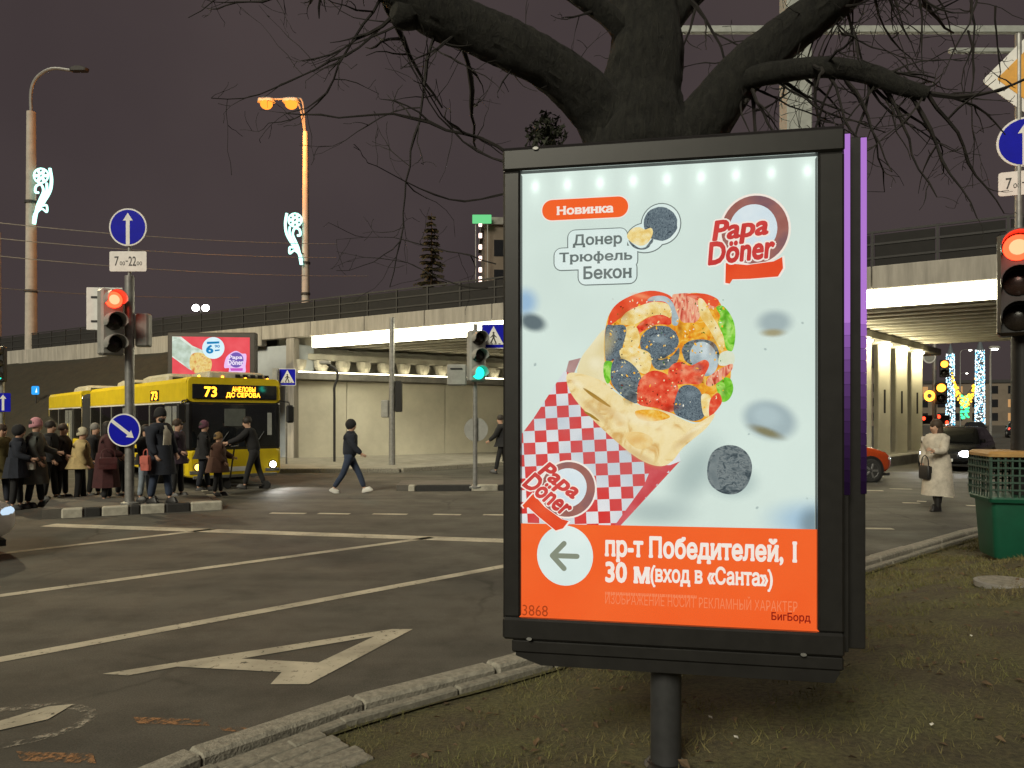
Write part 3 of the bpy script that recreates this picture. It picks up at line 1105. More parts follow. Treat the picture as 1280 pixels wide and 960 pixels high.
def conifer(label, loc, h, r, seed, m):
    t = thing('spruce_tree', label, 'tree', loc)
    rr = random.Random(seed)
    MB().tube([(0, 0, 0), (0, 0, h * .5), (0, 0, h)], [.22, .13, .02], 8).build('trunk', mat('spruce bark', (0.05, .035, .02), .9), t)
    mb = MB()
    z = h * .06
    while z < h * .985:
        q = r * (1 - z / h) ** .85 + .12
        nb = 9
        for k in range(nb):
            a = rr.random() * 6.28
            L = q * rr.uniform(.65, 1.08)
            dv = Vector((math.cos(a), math.sin(a), 0))
            pv = Vector((-dv.y, dv.x, 0))
            for j in range(11):
                u = (j + 1) / 11 * L
                zc = z + .10 * u - .22 * u * u / max(L, .3)
                c = dv * u + Vector((0, 0, zc))
                for sd in (-1, 1):
                    l2 = .16 + .22 * (1 - u / L) * q * .5
                    tip = c + (pv * sd * .8 + dv * .5) * l2 + Vector((0, 0, -.10 * rr.random()))
                    mb.add([c, c + dv * .10 + Vector((0, 0, .03)), tip], [(0, 1, 2)])
                    mb.add([c + Vector((0, 0, -.01)), c + pv * sd * .04 + Vector((0, 0, -.14)), tip + Vector((0, 0, -.12))], [(0, 1, 2)])
        z += h * .028
    mb.build('crown', m, t)
    return t
M_spr = mat('spruce needles', (0.065, .055, .022), .85, col2=(.03, .03, .012), scale=2)
conifer('dark spruce standing behind the overpass railing', (-5.4, 50, 0), 15.6, 2.7, 2, M_spr)
fl = thing('floodlight_mast', 'distant mast with two white floodlights above the billboard', 'street lamp', (W(251, 385, 80).x, 80, 0))
MB().tube([(0, 0, 0), (0, 0, 13.4)], [.14, .09], 8).build('mast', M_rail, fl)
MB().box(-.62, .62, -.05, .05, 13.35, 13.45).build('cross_arm', M_rail, fl)
for x in (-.5, .55):
    MB().ball((x, -.1, 13.65), .40, 12, 8, (1, .5, .9)).build('lamp', E_white, fl, True)

# ------------------------------------------------------------------ the street beyond the bridge (right)
def street_lamp(label, loc, h, arm, e, light=None, group=None, rot=0.0, r=.10):
    t = thing('street_lamp', label, 'street lamp', loc, rot, group)
    MB().tube([(0, 0, 0), (0, 0, h * .55), (0, 0, h)], [r, r * .8, r * .55], 10).build('pole', M_pole, t)
    MB().tube(bez([(0, 0, h - .1), (arm * .15, 0, h + .35), (arm * .6, 0, h + .5), (arm, 0, h + .5)], 5), r * .4, 8).build('arm', M_pole, t)
    hd = MB(Matrix.Translation((arm, 0, h + .5))).loft([[(x, y, z) for x, y in rrect(-w_, -d_, w_, d_, d_ * .8, 3)] for z, w_, d_ in ((-.10, .36, .15), (0, .38, .17), (.07, .25, .10))]).build('lamp_head', M_grey, t)
    MB().ball((arm, 0, h + .40), .22, 12, 8, (1.25, .7, .5)).build('lens', e, t, True)
    if light:
        point_light('lamp_light', (arm, 0, h + .2), light[0], light[1], t, .25)
    return t
street_lamp('lit white street lamp right of the festive towers, on a pale pole', (W(1238, 560, 48).x, 48, 0), 5.9, .3, E_white, rot=R(10))
street_lamp('distant white street lamp above the festive towers', (W(1212, 437, 120).x - 1.5, 120, 0), 12.4, 1.6, E_white, group='far lamps of the street under the bridge')
street_lamp('distant white street lamp just left of the taller festive tower', (W(1208, 466, 170).x - 1.5, 170, 0), 11.7, 1.6, E_white, group='far lamps of the street under the bridge')
for nm, px, py_top, py_bot, Y, lb in (('festive_tower', 1188, 430, 523, 90, 'shorter glowing white light tower at the left end of the festive garland'), ('festive_tower', 1225, 424, 520, 82, 'taller glowing blue white light tower at the right end of the festive garland')):
    b_ = W(px, py_bot, Y)
    t = thing(nm, lb, 'light tower', (b_.x, b_.y, 0), 0, 'festive light towers')
    ht = W(px, py_top, Y).z
    MB().tube([(0, 0, 0), (0, 0, ht - 1.2), (0, 0, ht)], [.46, .40, .05], 12).build('core', mat('tower core', (.08, .10, .12), .7), t)
    rr = random.Random(px)
    for c_, cols in enumerate(((.75, .95, 1.0), (.15, .55, .9), (.9, .95, .9))):
        mb = MB()
        for k in range(420):
            a, z = rr.random() * 6.28, 1.0 + rr.random() * (ht - 2.2)
            r_ = .46 - .07 * z / ht
            s_ = .045 + .035 * rr.random()
            mb.ball((r_ * math.cos(a), r_ * math.sin(a), z), s_, 5, 3)
        o = mb.build('light_chain', emat('tower light %d' % c_, cols, 2.4), t)
        o['kind'] = 'stuff'
t0, t1 = W(1190, 462, 88), W(1224, 455, 83)
gl = thing('festive_garland', 'yellow and green light garland hanging between two festive towers', 'garland', (t0.x, t0.y, 0))
rr = random.Random(9)
for nm, col, lo, hi in (('yellow_lights', (1.0, .50, .04), 0, 1), ('green_lights', (.05, .95, .30), .34, .62)):
    mb = MB()
    for k in range(150 if lo == 0 else 70):
        u = lo + (hi - lo) * rr.random()
        p = t0.lerp(t1, u)
        sag = 4 * u * (1 - u) * 3.4
        p.z -= sag + rr.random() * (2.6 if lo else 1.3)
        mb.ball((p.x, p.y + rr.uniform(-.1, .1), p.z), .12, 5, 3)
    o = mb.build(nm, emat('garland ' + nm, col, 2.6), gl, w=True)
    o['kind'] = 'stuff'
MB().tube([t0, t0.lerp(t1, .25) - Vector((0, 0, 2.5)), t0.lerp(t1, .5) - Vector((0, 0, 3.4)), t0.lerp(t1, .75) - Vector((0, 0, 2.5)), t1], .03, 5).build('cable', M_black, gl, w=True)
# far row of houses closing the street
for k, (x, y, w_, h_, lb) in enumerate(((60, 190, 34, 14, 'far dark block with few lit windows at the end of the street, left one'), (104, 200, 40, 11, 'far dark block with few lit windows at the end of the street, right one'))):
    t = thing('building', lb, 'building', (x, y, 0), R(-20))
    MB().box(0, w_, 0, 12, 0, h_).build('wall', M_bld, t)
    MB().box(-.3, w_ + .3, -.3, 12.3, h_, h_ + .8).build('roof', M_rail, t)
    for c_ in range(int(w_ / 4)):
        for f_ in range(int(h_ / 3.6)):
            MB().box(1 + c_ * 4, 2.8 + c_ * 4, -.06, .05, 1.2 + f_ * 3.5, 3.2 + f_ * 3.5).build('window', E_win if rw.random() < .22 else M_glass_d, t)
# ================================================================== THE LIGHTBOX (advertising panel)
PL = Vector((0.0413, 2.956))
PR = Vector((1.1215, 2.755))
pdir = (PR - PL).normalized()
PWD = (PR - PL).length
PANG = math.atan2(pdir.y, pdir.x)
pmid = (PL + PR) / 2
Z0, Z1 = 1.019, 2.7695
pn = Vector((pdir.y, -pdir.x))                       # towards the camera
base = pmid - pn * 0.09
zb = lawn_z(base.x, base.y)
lb = thing('advertising_lightbox', 'tall backlit advertising lightbox on a single post in the lawn', 'advertising panel', (base.x, base.y, zb), PANG)
# local: x to the right along the panel, y backwards, z up from the lawn; the poster lies in the plane y = -0.09
YP = -0.09
def pp(px, py):                                      # photo pixel -> (x, z) on the poster plane
    d = Vector(((px - CX) / F, 1.0))
    t = (PL.x * pn.x + PL.y * pn.y) / (d.x * pn.x + d.y * pn.y)
    x = d.x * t - pmid.x
    y = d.y * t - pmid.y
    return (x * pdir.x + y * pdir.y, H + (HY - py) / F * t - zb)
x0, x1, z0, z1 = -PWD / 2, PWD / 2, Z0 - zb, Z1 - zb
M_frame = mat('charcoal powder coat', (0.015, 0.0145, 0.014), .42, var=.3, scale=14, spec=.4)
fl_, ft_, fr_, fb_ = .072, .088, .094, .086
yf, yb_ = YP - .046, .10
fr = MB().box(x0 - fl_, x1 + fr_, YP + .035, yb_, z0 - fb_ + .004, z1 + ft_ - .004, .01).build('housing', M_frame, lb)
MB().box(x0 - fl_, x1 + fr_, yf, YP + .033, z1, z1 + ft_, .009).build('door_rail', M_frame, lb)
MB().box(x0 - fl_, x1 + fr_, yf, YP + .033, z0 - fb_, z0, .009).build('door_rail', M_frame, lb)
MB().box(x0 - fl_ + .002, x0, yf, YP + .033, z0 + .001, z1 - .001, .009).build('door_stile', M_frame, lb)
MB().box(x1, x1 + fr_ - .002, yf, YP + .033, z0 + .001, z1 - .001, .009).build('door_stile', M_frame, lb)
# slightly domed top cover
MB().loft([[(x, y, z1 + ft_ + .002 + h_) for x, y in ((x0 - fl_, yf + .012 + i_), (x1 + fr_, yf + .012 + i_), (x1 + fr_, yb_ - i_), (x0 - fl_, yb_ - i_))] for h_, i_ in ((0, 0), (.012, .02), (.018, .05))]).build('top_cover', M_frame, lb)
# side fins; violet light on them imitated by glowing pieces, stepped dimmer downwards
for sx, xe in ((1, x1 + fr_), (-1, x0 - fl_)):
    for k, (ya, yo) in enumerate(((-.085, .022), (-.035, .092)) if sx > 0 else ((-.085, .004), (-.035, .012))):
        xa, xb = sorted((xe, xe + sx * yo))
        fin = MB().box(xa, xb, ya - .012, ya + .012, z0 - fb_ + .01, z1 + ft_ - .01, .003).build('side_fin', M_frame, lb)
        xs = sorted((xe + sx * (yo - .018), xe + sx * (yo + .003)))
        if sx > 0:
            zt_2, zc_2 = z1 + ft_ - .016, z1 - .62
            MB().box(xs[0], xs[1], ya - .016, ya - .013, zc_2, zt_2, .001).build('painted_glow', emat('painted violet glow', (.46, .20, .66), .95), fin)
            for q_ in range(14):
                MB().box(xs[0], xs[1], ya - .016, ya - .013, zc_2 - .045 * (q_ + 1) + .0005, zc_2 - .045 * q_ - .0005, .001).build('painted_glow', emat('painted violet glow %d' % q_, (.42, .17, .64), .95 * .77 ** (q_ + 1)), fin)
# lower tray in two tiers, post, base
MB().box(x0 - fl_ + .035, x1 + fr_ - .002, yf + .012, yb_, z0 - fb_ - .052, z0 - fb_ - .002, .006).build('tray', M_frame, lb)
MB().loft([[(x, y, z) for x, y in ((x0 - fl_ + .05 + i_, yf + .02), (x1 + fr_ - .015 - i_ * .2, yf + .02), (x1 + fr_ - .015 - i_ * .2, yb_ - .01), (x0 - fl_ + .05 + i_, yb_ - .01))] for z, i_ in ((z0 - fb_ - .054, 0), (z0 - fb_ - .066, 0), (z0 - fb_ - .100, .10))]).build('tray', M_frame, lb)
for px, py in ((664, 794), (1001, 813), (672, 191)):
    q = pp(px, py)
    MB(Matrix.Translation((q[0], yf - .003, q[1])) @ FACE).prism(ellipse(0, 0, .011, .006, 12), 0, .004).build('lock', M_pole, lb)
post = MB().cyl((.01, .0, -.15), (.01, .0, z0 - fb_ - .09), .060, 24).build('post', mat('grey post paint', (.035, .036, .038), .5, var=.3, scale=12), lb, True)
MB(Matrix.Translation((.01, 0, 0))).lathe([(.085, -.06), (.085, -.012), (.075, .0), (.063, .004)], 24).build('base_collar', M_frame, lb)

# ---------------- the poster: backlit film, each printed piece on its own thin layer
def film():
    m = bpy.data.materials.new('backlit film')
    m.use_nodes = True
    nt = m.node_tree
    nt.nodes.clear()
    o = nt.nodes.new('ShaderNodeOutputMaterial')
    e = nt.nodes.new('ShaderNodeEmission')
    tc = nt.nodes.new('ShaderNodeTexCoord')
    sep = nt.nodes.new('ShaderNodeSeparateXYZ')
    nt.links.new(tc.outputs['Object'], sep.inputs[0])
    def mth(op, a, b=None):
        n = nt.nodes.new('ShaderNodeMath')
        n.operation = op
        for i, v in enumerate((a, b)):
            if v is None:
                continue
            if isinstance(v, (int, float)):
                n.inputs[i].default_value = v
            else:
                nt.links.new(v, n.inputs[i])
        return n.outputs[0]
    pit = .1275
    fx = mth('SUBTRACT', mth('FRACT', mth('DIVIDE', mth('SUBTRACT', sep.outputs['X'], x0 - .012), pit)), .5)
    dx = mth('MULTIPLY', fx, pit)
    dz = mth('SUBTRACT', sep.outputs['Z'], z1 - .052)
    def lobe(sx, sz, amp):
        q = mth('ADD', mth('POWER', mth('DIVIDE', dx, sx), 2.0), mth('POWER', mth('ABSOLUTE', mth('DIVIDE', dz, sz)), 2.0))
        return mth('MULTIPLY', mth('EXPONENT', mth('MULTIPLY', q, -1.0)), amp)
    spots = mth('ADD', lobe(.015, .022, .55), lobe(.04, .085, .16))
    nz = nt.nodes.new('ShaderNodeTexNoise')
    nz.inputs['Scale'].default_value = 2.0
    nz.inputs['Detail'].default_value = 3
    nt.links.new(tc.outputs['Object'], nz.inputs['Vector'])
    lum = mth('ADD', mth('ADD', 1.0, mth('MULTIPLY', mth('SUBTRACT', nz.outputs['Fac'], .5), .28)), spots)
    e.inputs['Color'].default_value = (*S(221, 238, 228), 1)
    nt.links.new(lum, e.inputs['Strength'])
    nt.links.new(e.outputs[0], o.inputs['Surface'])
    m.cycles.emission_sampling = 'FRONT_BACK'
    return m
M_film = film()
poster = MB().add([(x0 - .01, YP, z0 - .01), (x1 + .01, YP, z0 - .01), (x1 + .01, YP, z1 + .01), (x0 - .01, YP, z1 + .01)], [(0, 1, 2, 3)]).build('poster', M_film, lb)
LAY = [0]
def layer(poly, m, name='print', k=None, px=True):
    """flat printed shape on the poster; poly in photo pixels"""
    if k is None:
        LAY[0] += 1
        k = LAY[0]
    q = [pp(*p) for p in poly] if px else poly
    return MB().add([(x, YP - .0002 * k - .0005, z) for x, z in q], [list(range(len(q)))]).build(name, m, poster)
def soft(cx, cy, rx, ry, col, name='soft_print', rot=0.0, peak=1.0, inner=.35):
    LAY[0] += 1
    k = LAY[0]
    o_ = pp(cx, cy)
    sx_, sy_ = rx * .00307, ry * .00307
    m = bpy.data.materials.new('soft print')
    m.use_nodes = True
    nt = m.node_tree
    nt.nodes.clear()
    o = nt.nodes.new('ShaderNodeOutputMaterial')
    e = nt.nodes.new('ShaderNodeEmission')
    e.inputs['Color'].default_value = (*col, 1)
    tr = nt.nodes.new('ShaderNodeBsdfTransparent')
    mx = nt.nodes.new('ShaderNodeMixShader')
    tc = nt.nodes.new('ShaderNodeTexCoord')
    mp = nt.nodes.new('ShaderNodeMapping')
    mp.vector_type = 'TEXTURE'
    mp.inputs['Location'].default_value = (o_[0], 0, o_[1])
    mp.inputs['Rotation'].default_value = (0, -rot, 0)
    mp.inputs['Scale'].default_value = (sx_, 1000, sy_)
    ln_ = nt.nodes.new('ShaderNodeVectorMath')
    ln_.operation = 'LENGTH'
    mr = nt.nodes.new('ShaderNodeMapRange')
    mr.interpolation_type = 'SMOOTHSTEP'
    mr.inputs['From Min'].default_value = 1.0
    mr.inputs['From Max'].default_value = inner
    mr.inputs['To Max'].default_value = peak
    nt.links.new(tc.outputs['Object'], mp.inputs['Vector'])
    nt.links.new(mp.outputs['Vector'], ln_.inputs[0])
    nt.links.new(ln_.outputs['Value'], mr.inputs['Value'])
    nt.links.new(mr.outputs[0], mx.inputs['Fac'])
    nt.links.new(tr.outputs[0], mx.inputs[1])
    nt.links.new(e.outputs[0], mx.inputs[2])
    nt.links.new(mx.outputs[0], o.inputs['Surface'])
    m.cycles.emission_sampling = 'NONE'
    q = [(o_[0] + x, o_[1] + y) for x, y in ellipse(0, 0, sx_, sy_, 30, rot)]
    q = [(min(max(x, x0 + .001), x1 - .001), z) for x, z in q]
    return layer(q, m, name, k, False)
def clip_l(pts):
    lim = pp(652.5, 500)[0]
    return [(max(x, 653.0), y) for x, y in pts]
def smooth_poly(pts, n=5):
    P = [Vector((x, y, 0)) for x, y in pts]
    P = [P[-1]] + P + [P[0], P[1]]
    out = []
    for i in range(1, len(P) - 2):
        for k in range(n):
            t = k / n
            a, b, c, d = P[i - 1], P[i], P[i + 1], P[i + 2]
            v = 0.5 * ((2 * b) + (c - a) * t + (2 * a - 5 * b + 4 * c - d) * t * t + (3 * b - a - 3 * c + d) * t ** 3)
            out.append((v.x, v.y))
    return out
def words(s, l, b, r, t, m, off=.03, slab=0.0, shear=0.0, rot=0.0, k=None, fit=None, name='lettering'):
    if k is None:
        LAY[0] += 1
        k = LAY[0]
    a, c = pp(l, b), pp(r, t)
    mb = MB(Matrix.Translation((0, YP - .0002 * k - .0005, 0)) @ FACE)
    lettering(mb, s, a[0], a[1], c[0], c[1], 0, off, slab, shear, rot, fit)
    return mb.build(name, m, poster)
c = lambda r_, g_, b_: S(r_, g_, b_)
Pm_or = pmat('print orange', [c(252, 98, 40), c(255, 108, 48)], 3)
Pm_wh = pmat('print white', [c(226, 244, 238), c(236, 250, 244)], 6)
Pm_tx = pmat('print text white', [c(255, 240, 226), c(255, 246, 236)], 6)
Pm_gr = pmat('print grey', [c(104, 116, 112), c(122, 132, 128)], 12)
Pm_ol = emat('print olive', c(140, 148, 128), 1)
Pm_red = pmat('print red', [c(205, 62, 58), c(222, 80, 74)], 10)
Pm_ror = pmat('print red orange', [c(236, 76, 38), c(244, 92, 50)], 10)
Pm_truf = pmat('print truffle', [c(46, 58, 68), c(84, 98, 108), c(128, 144, 150), c(70, 84, 94), c(110, 124, 132)], 60, dist=2.2)
Pm_trufd = pmat('print dark truffle', [c(60, 72, 78), c(92, 104, 108), c(132, 142, 142), c(88, 98, 102)], 38, stretch=(1, 1, 1.7), dist=1.2)
Pm_tort = pmat('print flatbread', [c(222, 178, 104), c(246, 224, 162), c(250, 232, 178), c(248, 228, 170)], 16, dist=1.2)
Pm_tortb = pmat('print pale flatbread', [c(238, 224, 172), c(246, 238, 198)], 9)
Pm_tom = pmat('print tomato', [c(222, 58, 34), c(238, 92, 62), c(250, 150, 110)], 36)
Pm_toms = pmat('print tomato skin', [c(232, 70, 36), c(246, 104, 66)], 14)
Pm_bac = pmat('print bacon', [c(196, 64, 52), c(236, 132, 104), c(250, 196, 160), c(222, 84, 62)], 26, stretch=(2.6, 1, .6), dist=.6)
Pm_let = pmat('print lettuce', [c(92, 176, 36), c(132, 214, 62), c(190, 236, 120)], 34, dist=.8)
Pm_egg = pmat('print cheese', [c(236, 196, 104), c(250, 226, 152), c(252, 240, 196)], 34)
Pm_yel = pmat('print yellow sauce', [c(226, 120, 30), c(246, 178, 50), c(252, 214, 110)], 30, dist=1)
Pm_mush = pmat('print mushroom slice', [c(150, 166, 172), c(190, 206, 208), c(210, 222, 222)], 22)
Pm_blur = pmat('print blurred truffle', [c(160, 176, 180), c(196, 212, 208), c(202, 218, 210)], 11)
Pm_blurd = pmat('print soft shade', [c(172, 190, 186), c(190, 208, 200)], 8)
Pm_sky = pmat('print pale blue', [c(168, 200, 224), c(196, 218, 224)], 7)

# soft fold shadow right of the paper, pale blue corner
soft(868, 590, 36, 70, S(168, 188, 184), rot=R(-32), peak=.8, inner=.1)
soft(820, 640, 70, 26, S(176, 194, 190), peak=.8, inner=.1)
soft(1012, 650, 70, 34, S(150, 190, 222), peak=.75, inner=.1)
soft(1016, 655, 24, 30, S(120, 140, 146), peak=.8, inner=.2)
# blurred truffles floating on the white
soft(655, 378, 26, 26, S(150, 188, 222), peak=.9, inner=.2)
soft(666, 403, 24, 15, S(92, 108, 114), rot=R(-18), peak=.95, inner=.4)
soft(968, 403, 28, 20, S(164, 182, 184), peak=.9, inner=.35)
soft(966, 416, 20, 7, S(168, 158, 116), peak=.9, inner=.2)
soft(962, 525, 40, 29, S(158, 178, 184), rot=R(-18), peak=.85, inner=.55)
soft(958, 520, 26, 18, S(186, 206, 208), rot=R(-18), peak=.9, inner=.3)
soft(958, 540, 30, 8, S(136, 130, 92), rot=R(-20), peak=.95, inner=.2)
soft(916, 602, 40, 28, S(176, 196, 192), peak=.8, inner=.3)
layer(smooth_poly([(884, 585), (890, 566), (905, 557), (922, 558), (935, 568), (940, 585), (934, 606), (920, 617), (902, 616), (887, 604)]), Pm_trufd)
layer(smooth_poly([(886, 585), (893, 570), (900, 566), (896, 590), (900, 612), (889, 603)]), pmat('print grey truffle facet', [c(112, 124, 126), c(136, 146, 146)], 30))
for k in range(26):                                   # crumbs
    cx_, cy_ = random.uniform(660, 1012), random.uniform(250, 640)
    if 690 < cx_ < 930 and cy_ > 360:
        continue
    if cx_ < 860 and cy_ < 365 or (cx_ > 880 and cy_ < 350):
        continue
    layer(ellipse(cx_, cy_, random.uniform(1, 2.4), random.uniform(.8, 1.8), 7, random.random() * 3), Pm_blurd, 'crumb', 60 + k)
# checked paper cone
def checker():
    m = bpy.data.materials.new('print checked paper')
    m.use_nodes = True
    nt = m.node_tree
    nt.nodes.clear()
    o = nt.nodes.new('ShaderNodeOutputMaterial')
    e = nt.nodes.new('ShaderNodeEmission')
    tc = nt.nodes.new('ShaderNodeTexCoord')
    mp = nt.nodes.new('ShaderNodeMapping')
    mp.inputs['Rotation'].default_value = (0, R(3), 0)
    mp.inputs['Location'].default_value = (.012, .5, .02)
    ck = nt.nodes.new('ShaderNodeTexChecker')
    ck.inputs['Scale'].default_value = 21.5
    n1 = nt.nodes.new('ShaderNodeTexNoise')
    n1.inputs['Scale'].default_value = 5
    def rp(a, b):
        r = nt.nodes.new('ShaderNodeValToRGB')
        r.color_ramp.elements[0].position, r.color_ramp.elements[0].color = .35, (*a, 1)
        r.color_ramp.elements[1].position, r.color_ramp.elements[1].color = .65, (*b, 1)
        nt.links.new(n1.outputs['Fac'], r.inputs['Fac'])
        return r.outputs['Color']
    nt.links.new(tc.outputs['Object'], mp.inputs['Vector'])
    nt.links.new(mp.outputs['Vector'], ck.inputs['Vector'])
    nt.links.new(tc.outputs['Object'], n1.inputs['Vector'])
    nt.links.new(rp(S(224, 60, 56), S(214, 92, 92)), ck.inputs['Color1'])
    nt.links.new(rp(S(240, 240, 240), S(206, 216, 222)), ck.inputs['Color2'])
    nt.links.new(ck.outputs['Color'], e.inputs['Color'])
    nt.links.new(e.outputs[0], o.inputs['Surface'])
    m.cycles.emission_sampling = 'NONE'
    return m
LAY[0] = 30
z_ = lambda x, y: (640 + x / 4, 350 + y / 4)           # enlarged view of the photo -> photo pixels
layer([z_(345, 390), z_(310, 468), z_(265, 480), z_(285, 405)], pmat('print paper fold', [c(170, 130, 126), c(196, 160, 154)], 14))
paper = [z_(262, 455), z_(300, 470), z_(700, 900), z_(840, 905), (775, 657.5), (653, 653), (653, 542), z_(110, 690)]
layer(paper, checker(), 'checked_paper')
layer([z_(700, 930), z_(850, 905), (845, 578), (815, 612), (775, 657.5), (768, 657.2), (805, 606)], pmat('print shaded paper', [c(206, 70, 76), c(222, 104, 108)], 12))
layer([z_(740, 925), z_(835, 855), z_(842, 905), z_(790, 925)], pmat('print white paper', [c(226, 232, 232), c(238, 244, 242)], 9))
LAY[0] = 36
layer(smooth_poly([z_(345, 395), z_(395, 325), z_(462, 248), z_(490, 300), z_(500, 420), z_(520, 540), z_(420, 510), z_(330, 480)]), Pm_tortb)
layer(smooth_poly([z_(468, 240), z_(500, 150), z_(570, 92), z_(690, 58), z_(800, 88), z_(900, 66), z_(985, 78), z_(1030, 105), z_(1050, 140), z_(1085, 240), z_(1085, 360), z_(1095, 440), z_(1080, 560), z_(1040, 620), z_(1005, 670), z_(920, 712), z_(780, 660), z_(620, 615), z_(490, 520), z_(462, 380)]), Pm_yel, 'filling')
def blob(pts, m):
    return layer(smooth_poly([z_(*p) for p in pts]), m, 'filling_piece')
blob([(480, 232), (500, 150), (570, 92), (690, 55), (790, 80), (800, 130), (700, 120), (600, 150), (530, 200)], Pm_toms)
blob([(545, 205), (570, 165), (640, 130), (720, 110), (790, 130), (790, 190), (700, 180), (620, 220), (560, 225)], Pm_egg)
blob([(680, 108), (700, 85), (760, 82), (800, 110), (830, 170), (828, 225), (800, 220), (795, 150), (760, 110)], Pm_mush)
blob([(800, 85), (830, 70), (900, 68), (985, 78), (1030, 105), (1015, 140), (960, 150), (930, 200), (900, 220), (850, 210), (825, 170)], Pm_bac)
blob([(870, 75), (960, 70), (1030, 100), (1020, 135), (970, 120), (920, 100)], Pm_toms)
blob([(930, 100), (960, 105), (1000, 180), (1030, 230), (1060, 300), (1050, 360), (1020, 310), (980, 240), (940, 180)], Pm_egg)
blob([(1020, 140), (1050, 130), (1085, 165), (1110, 220), (1115, 290), (1100, 355), (1070, 345), (1055, 280), (1030, 220), (1040, 180)], Pm_let)
blob([(830, 225), (900, 215), (970, 230), (990, 300), (930, 305), (850, 310), (830, 280)], Pm_yel)
blob([(620, 240), (670, 195), (740, 175), (790, 195), (790, 225), (720, 225), (650, 260), (625, 280)], Pm_tom)
blob([(565, 240), (620, 235), (640, 300), (620, 350), (570, 340), (555, 290)], Pm_egg)
blob([(470, 240), (510, 228), (560, 228), (572, 260), (555, 330), (545, 390), (500, 405), (468, 395)], Pm_truf)
blob([(700, 370), (740, 400), (800, 380), (835, 340), (830, 400), (790, 440), (730, 450), (700, 420)], Pm_trufd)
layer([z_(*p) for p in ellipse(735, 312, 97, 82, 30, -.2, .03)], Pm_truf, 'filling_piece')
blob([(540, 350), (580, 335), (640, 345), (690, 370), (695, 430), (670, 470), (620, 450), (570, 410), (545, 390)], Pm_egg)
blob([(850, 345), (880, 310), (940, 298), (1000, 310), (1030, 350), (1035, 410), (1000, 470), (960, 480), (920, 440), (870, 410), (855, 380)], Pm_trufd)
layer([z_(*p) for p in ellipse(958, 395, 68, 88, 26, -.35)], Pm_mush, 'filling_piece')
blob([(1040, 370), (1080, 355), (1110, 375), (1105, 420), (1060, 430), (1030, 420)], pmat('print onion', [c(222, 232, 200), c(240, 240, 224)], 20))
blob([(1020, 520), (1050, 490), (1090, 495), (1105, 545), (1085, 595), (1050, 610), (1030, 570)], Pm_let)
blob([(780, 470), (800, 425), (850, 410), (890, 430), (960, 400), (985, 425), (960, 480), (940, 520), (880, 520), (820, 520)], Pm_tom)
blob([(980, 490), (1030, 450), (1095, 420), (1100, 445), (1060, 490), (1000, 530), (970, 525)], Pm_bac)
blob([(460, 420), (480, 405), (505, 420), (500, 480), (480, 520), (460, 480)], Pm_let)
blob([(505, 410), (550, 395), (600, 420), (640, 470), (650, 530), (640, 600), (600, 615), (530, 560), (495, 500)], Pm_truf)
blob([(530, 520), (580, 500), (630, 520), (640, 590), (610, 612), (560, 575)], Pm_trufd)
blob([(625, 580), (640, 500), (700, 455), (770, 470), (825, 520), (830, 600), (800, 660), (720, 640), (640, 625)], Pm_tom)
blob([(810, 620), (835, 545), (880, 525), (930, 545), (955, 600), (960, 680), (910, 705), (850, 690), (812, 665)], Pm_truf)
blob([(945, 580), (985, 575), (1000, 630), (985, 680), (955, 670)], Pm_egg)
blob([(990, 600), (1030, 565), (1048, 610), (1010, 665), (985, 680)], Pm_tom)
LAY[0] = 76
layer(smooth_poly([z_(275, 480), z_(330, 466), z_(450, 505), z_(530, 570), z_(620, 620), z_(700, 640), z_(780, 662), z_(870, 705), z_(925, 716), z_(1012, 668), z_(970, 740), z_(860, 832), z_(800, 905), z_(740, 930), z_(650, 902), z_(540, 822), z_(400, 692), z_(300, 572)]), Pm_tort, 'flatbread')
layer(smooth_poly([z_(360, 540), z_(420, 575), z_(490, 628), z_(480, 632), z_(410, 590), z_(365, 552)]), emat('print grill mark', c(170, 132, 50), 1))
layer(smooth_poly([z_(360, 655), z_(400, 672), z_(440, 705), z_(420, 700), z_(380, 675)]), emat('print grill mark', c(170, 132, 50), 1))
layer(smooth_poly([z_(620, 655), z_(680, 648), z_(740, 655), z_(790, 685), z_(720, 705), z_(650, 700), z_(622, 680)]), Pm_yel)
layer(smooth_poly([z_(560, 770), z_(640, 760), z_(700, 790), z_(690, 830), z_(620, 840)]), pmat('print toasted', [c(240, 200, 120), c(246, 220, 156)], 30))
